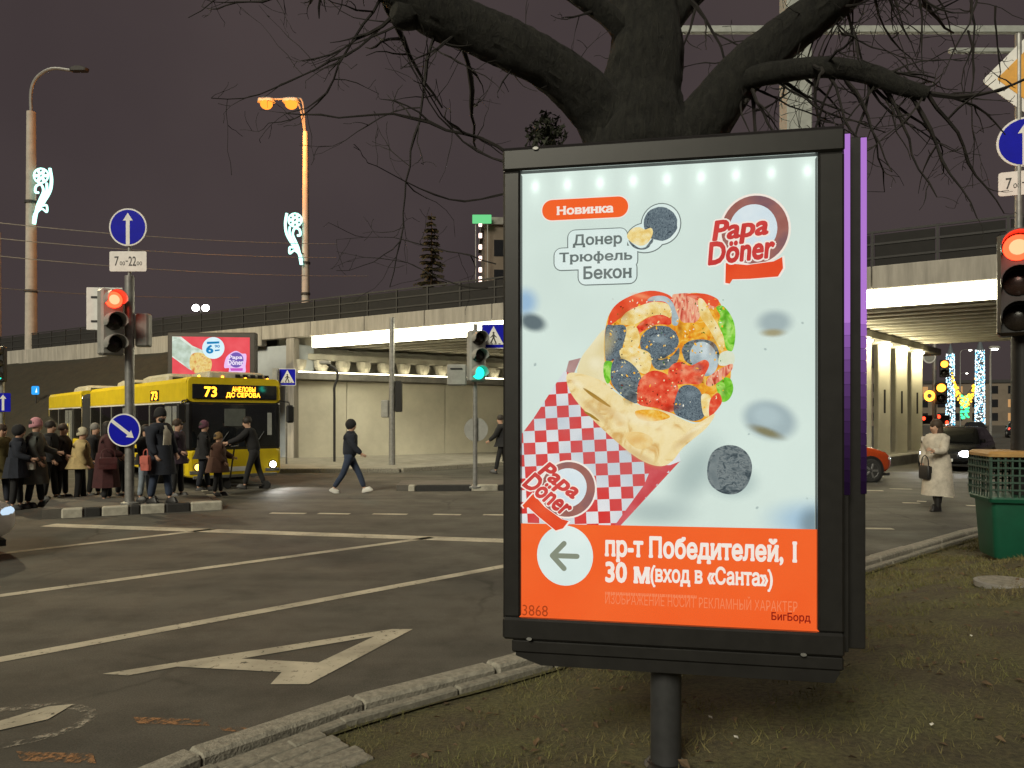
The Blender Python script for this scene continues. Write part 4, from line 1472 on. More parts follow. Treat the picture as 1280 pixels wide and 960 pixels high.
# light and shade printed over the food
LAY[0] = 83
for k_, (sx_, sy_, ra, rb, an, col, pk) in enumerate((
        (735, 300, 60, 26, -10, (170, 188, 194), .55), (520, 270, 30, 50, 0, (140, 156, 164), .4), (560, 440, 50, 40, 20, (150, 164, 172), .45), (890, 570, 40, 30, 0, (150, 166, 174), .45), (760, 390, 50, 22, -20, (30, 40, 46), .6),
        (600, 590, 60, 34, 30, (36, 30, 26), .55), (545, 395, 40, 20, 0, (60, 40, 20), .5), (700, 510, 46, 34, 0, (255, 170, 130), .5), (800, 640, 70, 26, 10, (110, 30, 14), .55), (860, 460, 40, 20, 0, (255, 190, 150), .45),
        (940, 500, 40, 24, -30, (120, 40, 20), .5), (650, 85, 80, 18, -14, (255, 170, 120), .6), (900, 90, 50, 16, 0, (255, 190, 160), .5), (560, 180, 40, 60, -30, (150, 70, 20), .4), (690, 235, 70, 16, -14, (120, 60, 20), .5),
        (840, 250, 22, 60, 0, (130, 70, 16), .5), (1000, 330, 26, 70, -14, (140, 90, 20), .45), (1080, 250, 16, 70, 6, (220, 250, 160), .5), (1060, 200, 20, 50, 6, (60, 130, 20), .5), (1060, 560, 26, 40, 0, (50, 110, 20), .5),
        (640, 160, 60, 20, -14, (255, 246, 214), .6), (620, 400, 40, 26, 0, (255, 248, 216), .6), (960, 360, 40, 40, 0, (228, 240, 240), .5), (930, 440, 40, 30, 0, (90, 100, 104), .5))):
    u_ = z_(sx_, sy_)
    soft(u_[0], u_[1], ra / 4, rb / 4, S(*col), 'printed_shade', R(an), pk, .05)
rz = random.Random(14)
for q_, (col, n_, r0) in enumerate((((252, 236, 170), 60, 1.0), ((250, 250, 236), 40, .8), ((120, 44, 20), 46, .9), ((60, 110, 30), 30, .9), ((255, 190, 60), 50, 1.2), ((70, 50, 30), 40, .8))):
    mb = MB()
    for k_ in range(n_):
        u_ = z_(rz.uniform(490, 1060), rz.uniform(90, 640))
        if not 0 < (u_[0] - 756) < 150:
            continue
        if u_[1] > 496 + (u_[0] - 762) * .22 and u_[0] < 890 or (u_[0] > 895 and u_[1] > 500):
            continue
        e_ = ellipse(u_[0], u_[1], r0 * rz.uniform(.5, 2.0), r0 * rz.uniform(.4, 1.1), 7, rz.random() * 3, .25)
        mb.add([(a_, YP - .0002 * (107 + q_ * .1) - .0005, b_) for a_, b_ in (pp(*e) for e in e_)], [list(range(7))])
    o = mb.build('garnish_specks', emat('print speck %d' % q_, S(*col), 1), poster)
    o['kind'] = 'stuff'
LAY[0] = 108
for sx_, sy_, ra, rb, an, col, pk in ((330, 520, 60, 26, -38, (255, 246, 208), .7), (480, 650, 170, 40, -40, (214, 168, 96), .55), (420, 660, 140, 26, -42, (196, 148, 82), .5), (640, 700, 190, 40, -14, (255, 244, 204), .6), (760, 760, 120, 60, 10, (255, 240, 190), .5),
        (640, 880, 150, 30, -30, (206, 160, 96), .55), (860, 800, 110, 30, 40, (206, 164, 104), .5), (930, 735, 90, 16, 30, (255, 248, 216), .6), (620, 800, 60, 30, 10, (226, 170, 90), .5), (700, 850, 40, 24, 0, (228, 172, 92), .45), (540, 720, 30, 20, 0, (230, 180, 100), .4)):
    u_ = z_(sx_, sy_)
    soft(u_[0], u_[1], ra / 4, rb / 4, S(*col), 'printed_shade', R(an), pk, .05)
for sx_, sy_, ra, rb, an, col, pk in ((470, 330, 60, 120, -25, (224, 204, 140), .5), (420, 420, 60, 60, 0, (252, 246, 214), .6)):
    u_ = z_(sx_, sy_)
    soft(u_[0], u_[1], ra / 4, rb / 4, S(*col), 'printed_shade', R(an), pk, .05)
# banner, arrow disc, address
LAY[0] = 121
layer([(650, 653.0), (1022, 660.5), (1022, 790), (650, 772)], Pm_or, 'banner')
cx_, cz_ = pp(707, 693)
rad = pp(742, 693)[0] - cx_
layer([(cx_ + a, cz_ + b) for a, b in ellipse(0, 0, rad, rad * 1.07, 40)], Pm_wh, 'arrow_disc', 124, False)
def stroke_poly(a, b, w):
    a, b = Vector(a), Vector(b)
    d = (b - a).normalized()
    n_ = Vector((-d.y, d.x))
    an = math.atan2(d.y, d.x)
    return [(b.x + w * math.cos(an + t), b.y + w * math.sin(an + t)) for t in [math.pi * (k / 6 - .5) for k in range(7)]] + [(a.x + w * math.cos(an + t), a.y + w * math.sin(an + t)) for t in [math.pi * (k / 6 + .5) for k in range(7)]]
for k, (a, b) in enumerate((((692, 693), (722, 694)), ((691.5, 693), (706, 678)), ((691.5, 693), (706, 709)))):
    layer(stroke_poly(a, b, 3.2), Pm_ol, 'arrow_stroke', 126 + k)
LAY[0] = 130
words('пр-т Победителей, 1', 758, 699.5, 993, 674, Pm_tx, .036, .028)
words('30 м', 758, 725, 811, 703, Pm_tx, .036, .028)
words('(вход в «Санта»)', 813.5, 731, 964, 709.5, Pm_tx, .030, .024)
mb = MB()
u0, u1 = pp(757, 741), pp(871, 741)
uz = random.Random(8)
x = u0[0]
while x < u1[0]:                                      # fine print too small to read
    wd_ = uz.uniform(.004, .011)
    mb.add([(x, YP - .0290, u0[1]), (x + wd_, YP - .0290, u0[1]), (x + wd_, YP - .0290, u0[1] + .011), (x, YP - .0290, u0[1] + .011)], [(0, 1, 2, 3)])
    x += wd_ + .0025
mb.build('fine_print', emat('print faint orange', c(255, 138, 90), 1), poster)
words('ИЗОБРАЖЕНИЕ НОСИТ РЕКЛАМНЫЙ ХАРАКТЕР', 757, 752.5, 995, 746, emat('print faint orange', c(255, 150, 104), 1), .0)
words('3868', 654.5, 767, 686, 755, emat('print dim number', c(176, 66, 26), 1), .0)
words('БигБорд', 963, 775, 1011, 765, emat('print dark red', c(150, 26, 16), 1), .02)
# pill with Новинка
LAY[0] = 138
a, b = pp(679, 278.5), pp(785.5, 247.5)
sh = (pp(785, 262)[1] - pp(679, 264)[1])
def pill(grow, m, k):
    q = rrect(a[0] - grow, a[1] - grow, b[0] + grow, b[1] + grow, (b[1] - a[1]) / 2 + grow - .001, 8)
    layer(q, m, 'pill', k, False)
pill(.004, Pm_tx, 139)
pill(0, Pm_or, 140)
words('Новинка', 698, 271, 766, 257.5, Pm_tx, .04, .03, k=141)
# Донер Трюфель Бекон with outline and truffle
lines = (('Донер', 717.5, 312, 777.5, 293), ('Трюфель', 700.5, 332.5, 790, 314.5), ('Бекон', 730.5, 350.5, 789, 333))
for k, (g_, m) in enumerate(((.0245, Pm_gr), (.0205, Pm_wh))):
    for j, (s_, l_, b_, r_, t_) in enumerate(lines):
        p, q = pp(l_, b_), pp(r_, t_)
        layer(rrect(p[0] - g_, p[1] - g_, q[0] + g_, q[1] + g_ * .9, g_ * 1.3, 5), m, 'text_outline', 102 + k * 8 + j, False)
    for j, (ex, ey, er, es) in enumerate(((826, 282, 19.5, 21), (807, 299, 19, 14))):
        u = pp(ex, ey)
        gg = .0165 if k == 0 else .0125
        layer([(u[0] + x, u[1] + y) for x, y in ellipse(0, 0, er * .00306 + gg, es * .00306 + gg, 30)], m, 'text_outline', 105 + k * 8 + j, False)
LAY[0] = 120
layer(ellipse(825.5, 282, 21, 21, 26, 0, .03), Pm_truf, 'truffle')
layer(smooth_poly([(786, 302), (800, 312), (815, 306), (816, 298), (812, 310), (803, 314), (792, 311)]), Pm_trufd, 'truffle')
layer(smooth_poly([(784, 297), (790, 288), (800, 286), (806, 289), (814, 287), (816, 294), (810, 305), (801, 309), (790, 305)]), Pm_egg, 'truffle_slice')
for s_, l_, b_, r_, t_ in lines:
    words(s_, l_, b_, r_, t_, Pm_gr, .027, .022)
# brand roundel: ring, lettering and ribbon only
LAY[0] = 130
def roundel(cx, cy, sc, rot, k0, mir=1):
    o = pp(cx, cy)
    ca, sa = math.cos(rot), math.sin(rot)
    def tr(pts):
        return [(o[0] + sc * (x * ca - y * sa), o[1] + sc * (x * sa + y * ca)) for x, y in pts]
    def lay(pts, m, k, nm='roundel_piece'):
        layer(tr(pts), m, nm, k0 + k, False)
    Pm_brown = pmat('print brown ring', [c(150, 84, 74), c(166, 110, 100), c(128, 96, 104)], 7)
    lay(ellipse(.018, .022, .128, .135, 40), Pm_tx, 0)
    lay(ellipse(.018, .022, .120, .127, 40), Pm_brown, 1)
    lay(ellipse(.012, .025, .086, .092, 34), pmat('print pale blue white', [c(214, 232, 240), c(234, 244, 246)], 12), 2)
    rib_o = [(-.086, -.098), (-.01, -.108), (.085, -.098), (.115, -.083), (.118, -.125), (.10, -.155), (.0, -.160), (-.062, -.160), (-.072, -.176), (-.088, -.172)]
    lay([(x * 1.07 + .0, (y + .13) * 1.12 - .13) for x, y in rib_o], Pm_tx, 3)
    lay(rib_o, Pm_ror, 4, 'ribbon')
    for j, (s_, l_, b_, r_, t_) in enumerate((('Papa', -.134, -.026, .062, .066), ('Döner', -.152, -.092, .088, -.012))):
        for q, (off, m) in enumerate(((.095, Pm_tx), (.040, Pm_red))):
            mb = MB(Matrix.Translation((o[0], YP - .0002 * (k0 + 6 + 2 * q + j) - .0005, o[1])) @ FACE @ Matrix.Rotation(rot, 4, 'Z') @ Matrix.Scale(sc, 4))
            lettering(mb, s_, l_, b_, r_, t_, 0, off, 0, .22, R(5), (s_, .0, 0))
            mb.build('lettering', m, poster)
roundel(936, 297, 1.0, 0, 132)
roundel(703, 612, .86, R(-41), 148)
# glass pane in front of the film
MB().box(x0 + .001, x1 - .001, YP - .0425, YP - .0390, z0 + .001, z1 - .001).build('glass_pane', glassmat('clear pane', (1, 1, 1), .97, .0), lb)

# ================================================================== THE TREE behind the lightbox
def bark():
    m = bpy.data.materials.new('chestnut bark')
    m.use_nodes = True
    nt = m.node_tree
    b = nt.nodes['Principled BSDF']
    b.inputs['Roughness'].default_value = .95
    tc = nt.nodes.new('ShaderNodeTexCoord')
    mp = nt.nodes.new('ShaderNodeMapping')
    mp.inputs['Scale'].default_value = (1, 1, .32)
    nt.links.new(tc.outputs['Object'], mp.inputs['Vector'])
    n = nt.nodes.new('ShaderNodeTexNoise')
    n.inputs['Scale'].default_value = 26
    n.inputs['Detail'].default_value = 9
    n.inputs['Roughness'].default_value = .75
    n.inputs['Distortion'].default_value = .6
    nt.links.new(mp.outputs['Vector'], n.inputs['Vector'])
    r = nt.nodes.new('ShaderNodeValToRGB')
    r.color_ramp.elements[0].position, r.color_ramp.elements[0].color = .36, (.003, .003, .0025, 1)
    r.color_ramp.elements[1].position, r.color_ramp.elements[1].color = .68, (.024, .0235, .018, 1)
    nt.links.new(n.outputs['Fac'], r.inputs['Fac'])
    nt.links.new(r.outputs['Color'], b.inputs['Base Color'])
    bp_ = nt.nodes.new('ShaderNodeBump')
    bp_.inputs['Strength'].default_value = 1.0
    bp_.inputs['Distance'].default_value = .05
    nt.links.new(n.outputs['Fac'], bp_.inputs['Height'])
    nt.links.new(bp_.outputs['Normal'], b.inputs['Normal'])
    return m
M_bark = bark()
M_twig = mat('twig bark', (0.015, 0.012, 0.010), .9, col2=(.007, .006, .005), scale=9)
TY = 5.3
tb = W(812, 523, TY)
tree = thing('bare_tree', 'large bare tree with thick forking limbs behind the lightbox', 'tree', (tb.x, TY, lawn_z(tb.x, TY)))
def bark_tube(pts, rad, n, seed, name, ridge=.06):
    rr = random.Random(seed)
    P = bez(pts, 22 if n > 14 else 9)
    n = n * 2 if n > 14 else n
    m_ = len(P)
    rs = []
    for i in range(m_):
        u = i / (m_ - 1) * (len(rad) - 1)
        k = min(int(u), len(rad) - 2)
        rs.append(rad[k] + (rad[k + 1] - rad[k]) * (u - k))
    mb = MB()
    mb.tube(P, rs, n)
    for i in range(m_):
        for k in range(n):
            v = mb.v[i * n + k]
            d = v - P[i]
            ph = 6.283 * k / n
            fur = noise.noise((math.cos(ph) * 5.5, math.sin(ph) * 5.5, i * .09 + seed * 7))
            q = 1 + 1.1 * ridge * (1 - 2 * abs(fur)) + 1.9 * ridge * noise.noise((v.x * 3.1, v.y * 3.1 + seed, v.z * 2.2)) + .7 * ridge * noise.noise((v.x * 14, v.y * 14, v.z * 7))
            mb.v[i * n + k] = P[i] + d * q
    return mb.build(name, M_bark, tree, True, w=True), P, rs
limbs = []
limbs.append(bark_tube([(tb.x - .05, TY, .2), (tb.x - .06, TY, 1.2), W(812, 300, TY), W(800, 190, TY), W(803, 120, TY), W(806, 50, TY), W(800, -40, TY + .1), W(785, -160, TY + .3), W(800, -330, TY + .5)], [.34, .34, .37, .38, .27, .235, .22, .18, .12], 28, 1, 'trunk'))
limbs.append(bark_tube([W(790, 215, TY), W(755, 150, TY - .05), W(715, 105, TY - .15), W(660, 68, TY - .25), W(600, 40, TY - .3), W(535, 10, TY - .35), W(470, -40, TY - .4), W(400, -130, TY - .3), W(330, -250, TY)], [.24, .195, .165, .158, .150, .150, .12, .09, .06], 20, 2, 'limb'))
limbs.append(bark_tube([W(835, 205, TY), W(880, 150, TY - .05), W(925, 95, TY - .1), W(975, 50, TY - .1), W(1035, 5, TY - .15), W(1110, -60, TY - .2), W(1200, -140, TY - .3), W(1290, -240, TY - .3)], [.20, .18, .155, .145, .135, .12, .09, .06], 20, 3, 'limb'))
limbs.append(bark_tube([W(900, 122, TY - .05), W(935, 100, TY - .2), W(975, 90, TY - .35), W(1030, 84, TY - .6), W(1085, 92, TY - .75), W(1125, 108, TY - .85), W(1160, 118, TY - .9)], [.05, .075, .07, .062, .055, .05, .04], 12, 4, 'branch'))
limbs.append(bark_tube([W(792, 60, TY), W(770, 30, TY - .1), W(745, 8, TY - .15), W(700, -25, TY - .2), W(650, -90, TY - .2)], [.09, .075, .07, .06, .04], 10, 5, 'branch'))
limbs.append(bark_tube([W(820, 40, TY + .05), W(850, 5, TY + .15), W(890, -40, TY + .2), W(930, -140, TY + .3)], [.12, .11, .09, .06], 12, 6, 'branch'))
limbs.append(bark_tube([W(520, 8, TY - .35), W(505, 18, TY - .40), W(492, 12, TY - .45)], [.12, .10, .05], 10, 7, 'stub'))

tw = MB()
rt = random.Random(21)
def rv():
    v = Vector((rt.gauss(0, 1), rt.gauss(0, 1), rt.gauss(0, 1)))
    return v.normalized()
def grow(p, d, L, r, depth, droop, wig=.26):
    step = .055 + .05 * min(L, 1)
    n_ = max(4, int(L / step))
    pts, rs = [p], [r]
    q = p.copy()
    dd = d.normalized()
    kids = []
    for i in range(n_):
        dd = (dd + rv() * wig + Vector((0, 0, -droop))).normalized()
        q = q + dd * (L / n_)
        pts.append(q.copy())
        rs.append(max(r * (1 - .72 * (i + 1) / n_), .0016) * (1.4 if rt.random() < .22 else 1.0))
        if depth > 0 and i > 0 and rt.random() < (.62 if depth > 1 else .40):
            kids.append((q.copy(), dd.copy(), rs[-1], 1 - (i + 1) / n_))
    tw.tube(pts, rs, 5 if r > .008 else 4)
    for kp, kd, kr, f in kids:
        side = (rv() - kd * rv().dot(kd)).normalized()
        nd_ = (kd * .55 + side * .8).normalized()
        grow(kp, nd_, L * (.22 + .35 * rt.random()) * (.5 + .6 * f), max(kr * .62, .002), depth - 1, -.035, wig * 1.15)
def gp(px, py, Y, dx, dy, dz, L, r, depth, droop):
    p = W(px, py, Y)
    best = min(((q - p).length, li, i) for li in range(6) for i, q in enumerate(limbs[li][1]))
    if best[0] < .75:                                # spring from the limb itself
        p = limbs[best[1]][1][best[2]].copy()
    grow(p, Vector((dx, dy, dz)), L, r, depth, droop)
# long thin branch crossing the sky left of the lightbox, and its neighbours
main = [((560, -30, 4.6), (-.35, -.15, -.6), 1.9, .018, 2, .03), ((640, 195, 4.7), (-.78, -.1, .55), 1.45, .019, 2, -.005), ((655, 205, 4.9), (-.9, .1, .18), 1.2, .013, 2, .02), ((640, 240, 4.8), (-.9, -.1, -.05), 1.1, .011, 2, -.01),
        ((500, 15, 4.5), (-.8, -.1, -.15), .9, .02, 2, .03), ((460, -35, 4.5), (-.75, 0, -.55), 1.4, .018, 2, .02), ((430, -90, 4.6), (-.9, .1, -.4), 1.5, .018, 2, .02), ((340, -200, 4.9), (-.5, .1, -.8), 1.35, .016, 2, -.02),
        ((580, 40, 4.6), (-.5, -.4, -.45), .75, .016, 2, .05), ((620, 55, 4.6), (-.9, -.2, -.05), .65, .014, 2, .03), ((690, 95, 4.75), (-.9, -.1, .1), .55, .011, 1, -.02), ((670, 60, 4.7), (-.05, 0, 1), .5, .010, 1, 0),
        ((720, 110, 4.8), (.2, -.1, 1), .4, .008, 1, 0), ((735, 130, 4.8), (-.9, -.2, .2), .6, .009, 1, 0), ((620, 330, 5.6), (-.8, .1, .4), 1.3, .010, 2, -.01), ((610, 360, 5.6), (-.85, .1, .22), 1.2, .010, 2, .01), ((560, -60, 4.7), (-.8, .2, -.5), 1.6, .016, 2, .02)]
for (px, py, Y), d, L, r, dep, dr in main:
    gp(px, py, Y, *d, L, r * .62, dep, dr)
# between the limbs
for px, py, dx, dz, L, r in ((745, 12, -.2, .9, .6, .012), (880, 20, .1, -.9, .75, .014), (900, -20, .2, -.9, .9, .016), (870, 60, -.2, -.8, .5, .010), (850, -10, .3, -.8, .7, .012), (760, -5, -.6, -.3, .5, .010), (945, -30, .2, -.8, .8, .014), (890, 130, .1, .8, .4, .008), (690, -10, -.3, -.8, .35, .009), (780, 40, -.5, -.1, .3, .009)):
    gp(px, py, 4.75, dx, -.15, dz, L, r, 2, .02)
# the dense drooping side on the right
for k in range(34):
    u = rt.random()
    lim = limbs[3] if rt.random() < .5 else limbs[2]
    P_ = lim[1]
    i = int((.25 + .75 * u) * (len(P_) - 1))
    d = Vector((rt.uniform(-.25, 1.0), rt.uniform(-.45, .7), rt.uniform(-.95, .45)))
    grow(P_[i], d, rt.uniform(.45, 1.0), rt.uniform(.007, .014), 2, rt.uniform(-.03, .03))
for k in range(30):
    gp(rt.uniform(1000, 1290), rt.uniform(-60, 40), rt.uniform(4.3, 5.6), rt.uniform(-.9, .6), rt.uniform(-.2, .3), -.8, rt.uniform(.55, 1.15), rt.uniform(.006, .010), 2, -.02)
for px, py, L in ((1010, 115, .6), (1045, 100, .8), (1085, 100, .9), (1120, 108, .8)):
    gp(px, py, 4.7, .35, -.05, -.8, L, .012, 2, -.01)
for px, py, dx, dz, L in ((1160, 118, .7, -.6, .9), (1150, 112, .9, -.2, .8), (1130, 104, .4, -.9, .9)):
    gp(px, py, 4.4, dx, 0, dz, L, .013, 2, -.02)
# crown above the frame
for k in range(40):
    lim = limbs[rt.choice((0, 1, 2))]
    P_ = lim[1]
    i = int((.72 + .28 * rt.random()) * (len(P_) - 1))
    grow(P_[i], Vector((rt.uniform(-1, 1), rt.uniform(-.7, 1), rt.uniform(-.1, 1))), rt.uniform(.8, 1.8), rt.uniform(.015, .03), 2, .01)
o = tw.build('twigs', M_twig, tree, w=True)
o['kind'] = 'stuff'
# dark leafy clump beside the trunk, over the box's top left corner
mb = MB()
cc = W(682, 172, 5.3)
for k in range(420):
    v = rv() * (.15 * rt.random() ** .5)
    p = cc + Vector((v.x, v.y, v.z * .95 + .04 * (1 - abs(v.x) / .15)))
    a = rv() * .03
    b = rv() * .025
    mb.add([p - a, p + b, p + a], [(0, 1, 2)])
mb.tube([cc + Vector((0, 0, -.1)), cc + Vector((.25, -.05, -.22)), W(760, 215, 5.0)], .012, 6)
o = mb.build('leafy_clump', mat('dark leaves', (.02, .024, .012), .8), tree, w=True)
# ================================================================== THE BUS
M_yel = mat('yellow bus paint', (0.70, 0.52, 0.012), .32, var=.14, scale=3)
M_busgrey = mat('grey bus trim', (0.16, .16, .15), .5)
E_led = emat('amber display', (1.0, .36, .02), 4.5)
M_busglass = glassmat('bus window', (.75, .8, .78), .75, .02)
fv = Vector((.655, -.755, 0)).normalized()
BUSA = math.atan2(fv.y, fv.x)
bus = thing('articulated_bus', 'yellow articulated city bus, route 73, headlights on, at the crossing', 'bus', (-7.25, 19.55, 0), BUSA)
BL, BW, BH = 18.6, 1.25, 2.86
def bus_panel(x0_, x1_, y0_, y1_, z0_, z1_, m, nm, b=.03):
    return MB().box(x0_, x1_, y0_, y1_, z0_, z1_, b).build(nm, m, bus)
for xa, xb, nm in ((-10.6, -.06, 'front_section'), (-BL, -12.2, 'rear_section')):
    for sy in (-1, 1):
        y0_, y1_ = sorted((sy * BW, sy * (BW - .07)))
        bus_panel(xa, xb, y0_, y1_, .34, 1.02, M_yel, 'side_panel')
        bus_panel(xa, xb, y0_, y1_, 2.22, BH - .12, M_yel, 'upper_panel')
    # roof with rounded shoulders
    MB().loft([[(x, y, z) for y, z in ((-BW, BH - .14), (-BW + .06, BH - .03), (-BW + .22, BH), (BW - .22, BH), (BW - .06, BH - .03), (BW, BH - .14), (BW - .1, BH - .2), (-BW + .1, BH - .2))] for x in (xa, xb)]).build('roof', M_yel, bus)
    bus_panel(xa, xb, -BW + .08, BW - .08, .34, .42, M_busgrey, 'floor', 0)
    for y in (-.55, .55):
        MB().box(xa + .6, xb - .5, y - .06, y + .06, BH - .26, BH - .225).build('cabin_light', emat('cabin light', (1, .86, .6), 26, True), bus)
bus_panel(-BL - .02, -BL + .06, -BW, BW, .34, BH - .14, M_yel, 'rear_panel')
# bellows
for k in range(9):
    xx = -10.62 - k * .172
    MB().loft([[(xx - d_, y, z) for y, z in rrect(-BW + i_, .45 + i_, BW - i_, BH - .1 - i_, .18, 3)] for d_, i_ in ((0, .10), (.086, .04), (.17, .10))]).build('bellows_fold', M_rubber, bus)
# doors and windows of the visible right side
sy = -1
def win_bay(xa, xb, door=False):
    y0_, y1_ = -BW, -BW + .05
    if door:
        MB().box(xa, xb, y0_ - .012, y0_ - .002, .40, 2.20, .004).build('door_frame', M_black, bus)
        half = (xb - xa) / 2
        for q in (0, 1):
            d = MB().box(xa + q * half + .05, xa + (q + 1) * half - .05, y0_ - .022, y0_ - .014, .50, 2.12, .003).build('door_glass', mat('lit door glass', (.25, .26, .24), .12, spec=.6), bus)
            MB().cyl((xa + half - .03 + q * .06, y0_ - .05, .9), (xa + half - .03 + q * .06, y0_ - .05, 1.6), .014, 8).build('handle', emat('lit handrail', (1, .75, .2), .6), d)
    else:
        MB().box(xa + .045, xb - .045, y0_ + .012, y0_ + .03, 1.05, 2.18, .004).build('side_window', M_busglass, bus)
bays = [(-1.75, -.42, True), (-3.25, -1.75, False), (-4.75, -3.25, False), (-6.1, -4.75, True), (-7.6, -6.1, False), (-9.1, -7.6, False), (-10.6, -9.1, False), (-13.6, -12.2, False), (-15.0, -13.6, True), (-16.5, -15.0, False), (-BL + .05, -16.5, False)]
for xa, xb, dr in bays:
    win_bay(xa, xb, dr)
    MB().box(xa - .045, xa + .045, -BW + .005, -BW + .065, 1.02, 2.22).build('window_pillar', M_busgrey, bus)
    MB().box(xa + .045, xb - .045, BW - .03, BW - .012, 1.05, 2.18, .004).build('side_window', mat('pale bounce pane', (.42, .42, .36), .5, var=.45, scale=2.2), bus)  # far panes made opaque and pale so the cabin looks lit
    MB().box(xa - .045, xa + .045, BW - .065, BW - .005, 1.02, 2.22).build('window_pillar', M_busgrey, bus)
MB().box(-10.6, -.3, -BW - .006, -BW + .01, 2.19, 2.225).build('white_trim', M_white, bus)
MB().box(-BL, -12.2, -BW - .006, -BW + .01, 2.19, 2.225).build('white_trim', M_white, bus)
# a few seats and passengers' seat backs inside
for k in range(12):
    xx = -2.6 - k * 1.25
    if -12.4 < xx < -10.3:
        continue
    for y in (-.75, .75):
        MB().box(xx - .06, xx + .04, y - .42, y + .42, .45, 1.45, .04).build('seat_back', mat('seat cloth', (.05, .06, .16), .9), bus)
        MB().box(xx, xx + .45, y - .42, y + .42, .45, .85, .05).build('seat', mat('seat cloth', (.05, .06, .16), .9), bus)
# front
def yz_face(prof, xbase, nm, m):
    return MB().loft([[(xbase + x_, y, z) for y, z in prof] for x_ in (-.3, 0)]).build(nm, m, bus)
lower = MB().loft([[(x_, y, z) for y, z in rrect(-BW + i_, .30, BW - i_, .985, .10, 3)] for x_, i_ in ((-.42, 0), (-.08, 0), (.02, .05), (.05, .12))]).build('front_panel', M_yel, bus)
MB().loft([[(x_, y, z) for y, z in rrect(-BW + i_, 2.22, BW - i_, BH, .12, 3)] for x_, i_ in ((-.42, 0), (-.10, .01), (-.03, .06))]).build('front_header', M_yel, bus)
MB().loft([[(x_, y, z) for y, z in rrect(-BW + i_, .985, BW - i_, 2.22, .06, 3)] for x_, i_ in ((-.36, .01), (-.06, .015), (.0, .07))]).build('windscreen_frame', M_black, bus)
MB().box(.001, .012, -BW + .14, BW - .14, 1.04, 2.17, .004).build('windscreen', M_glass_d, bus)
MB().box(.012, .020, -.30, .25, 1.60, 2.05, .004).build('paper_notice', mat('dim paper', (.10, .11, .10), .7), bus)
MB().box(.012, .020, .85, .97, 1.35, 1.95, .004).build('paper_notice', mat('pale paper', (.35, .36, .34), .7), bus)
dsp = MB().box(-.028, .004, -1.10, 1.12, 2.30, 2.68, .015).build('destination_display', M_glass_d, bus)
MX = Matrix(((0, 0, 1, 0), (1, 0, 0, 0), (0, 1, 0, 0), (0, 0, 0, 1)))   # drawing XY -> bus YZ, facing +X
mb = MB(Matrix.Translation((.007, 0, 0)) @ MX)
lettering(mb, '73', -.80, 2.36, -.50, 2.61, 0, .03)
mb.build('route_number', E_led, dsp)
mb = MB(Matrix.Translation((.007, 0, 0)) @ MX)
lettering(mb, 'АНЕЛОВЫ', -.10, 2.50, .52, 2.63, 0, .025)
mb.build('destination_text', E_led, dsp)
mb = MB(Matrix.Translation((.007, 0, 0)) @ MX)
lettering(mb, 'ДС СЕРОВА', -.25, 2.335, .65, 2.475, 0, .03)
mb.build('destination_text', E_led, dsp)
sd = MB().box(-3.1, -2.3, -BW - .014, -BW + .02, 2.28, 2.58, .01).build('side_display', M_glass_d, bus)
mb = MB(Matrix.Translation((0, -BW - .017, 0)) @ FACE)
lettering(mb, '73', -2.98, 2.32, -2.42, 2.54, 0, .04)
mb.build('route_number', E_led, sd)
for y, e in ((-.98, emat('amber headlight', (1, .55, .08), 7)), (.98, E_white)):
    hl = MB(Matrix.Translation((.05, y, .56)) @ Matrix.Rotation(R(90), 4, 'Y')).lathe([(.11, -.02), (.115, .01), (.10, .02)], 16).build('headlight_bezel', M_black, bus)
    MB().ball((.075, y, .56), .085, 12, 8, (.4, 1, 1)).build('headlight_lens', e, hl, True)
    MB().box(.03, .06, y - .2, y + .2, .38, .47, .01).build('fog_lamp', M_busgrey, bus)
point_light('headlight_beam', (.35, .98, .56), 130, (1, .96, .88), bus, .08, 75, (1, 0, -.18))
MB().box(.03, .075, -1.1, 1.1, .26, .34, .01).build('bumper_lip', M_busgrey, bus)
MB().box(.052, .058, -.26, .26, .42, .54, .004).build('number_plate', M_white, bus)
for y, y2 in ((-1.25, -1.42), (1.25, 1.42)):
    ar = MB().tube([(-.05, y * .96, 2.28), (.16, y2 * .98, 2.24), (.18, y2, 2.12)], .018, 6).build('mirror_arm', M_black, bus)
    MB(Matrix.Translation((.17, y2, 1.92))).box(-.05, .05, -.11, .11, -.24, .24, .04).build('mirror', M_black, ar)
for y, d in ((-.5, 1), (.45, 1)):
    MB().tube([(.03, y, 1.02), (.035, y + .30 * d, 1.45)], .010, 5).build('wiper', M_black, bus)
for x, w_, l_ in ((-4.4, .85, 2.6), (-8.4, .75, 1.6), (-14.6, .85, 2.4)):
    pod = MB().loft([[(x + i_, y, BH + h_) for i_, y in rrect(-l_ / 2 + q_, -w_ + q_, l_ / 2 - q_, w_ - q_, .15, 3)] for h_, q_ in ((-.02, 0), (.16, .04), (.24, .16))]).build('roof_unit', mat('pale roof unit', (.42, .40, .30), .5), bus)
    MB().box(x + l_ / 2 - .06, x + l_ / 2 + .002, -w_ + .2, w_ - .2, BH + .03, BH + .13).build('vent', M_black, pod)
MB().loft([[(x_, y, BH + h_) for x_, y in rrect(-1.5 + q_, -.7 + q_, -.12 - q_, .9 - q_, .12, 3)] for h_, q_ in ((-.02, 0), (.13, .04), (.17, .12))]).build('roof_unit', mat('pale roof unit', (.42, .40, .30), .5), bus)
for y in (.1, .3, .5, .7, .88):
    MB().box(-.13, -.09, y - .07, y + .05, BH + .02, BH + .10).build('vent', M_black, bus)
for y in (-.9, -.3, .3, .9):
    MB().ball((-.12, y, BH + .02), .035, 8, 6).build('marker_lamp', E_amber, bus)
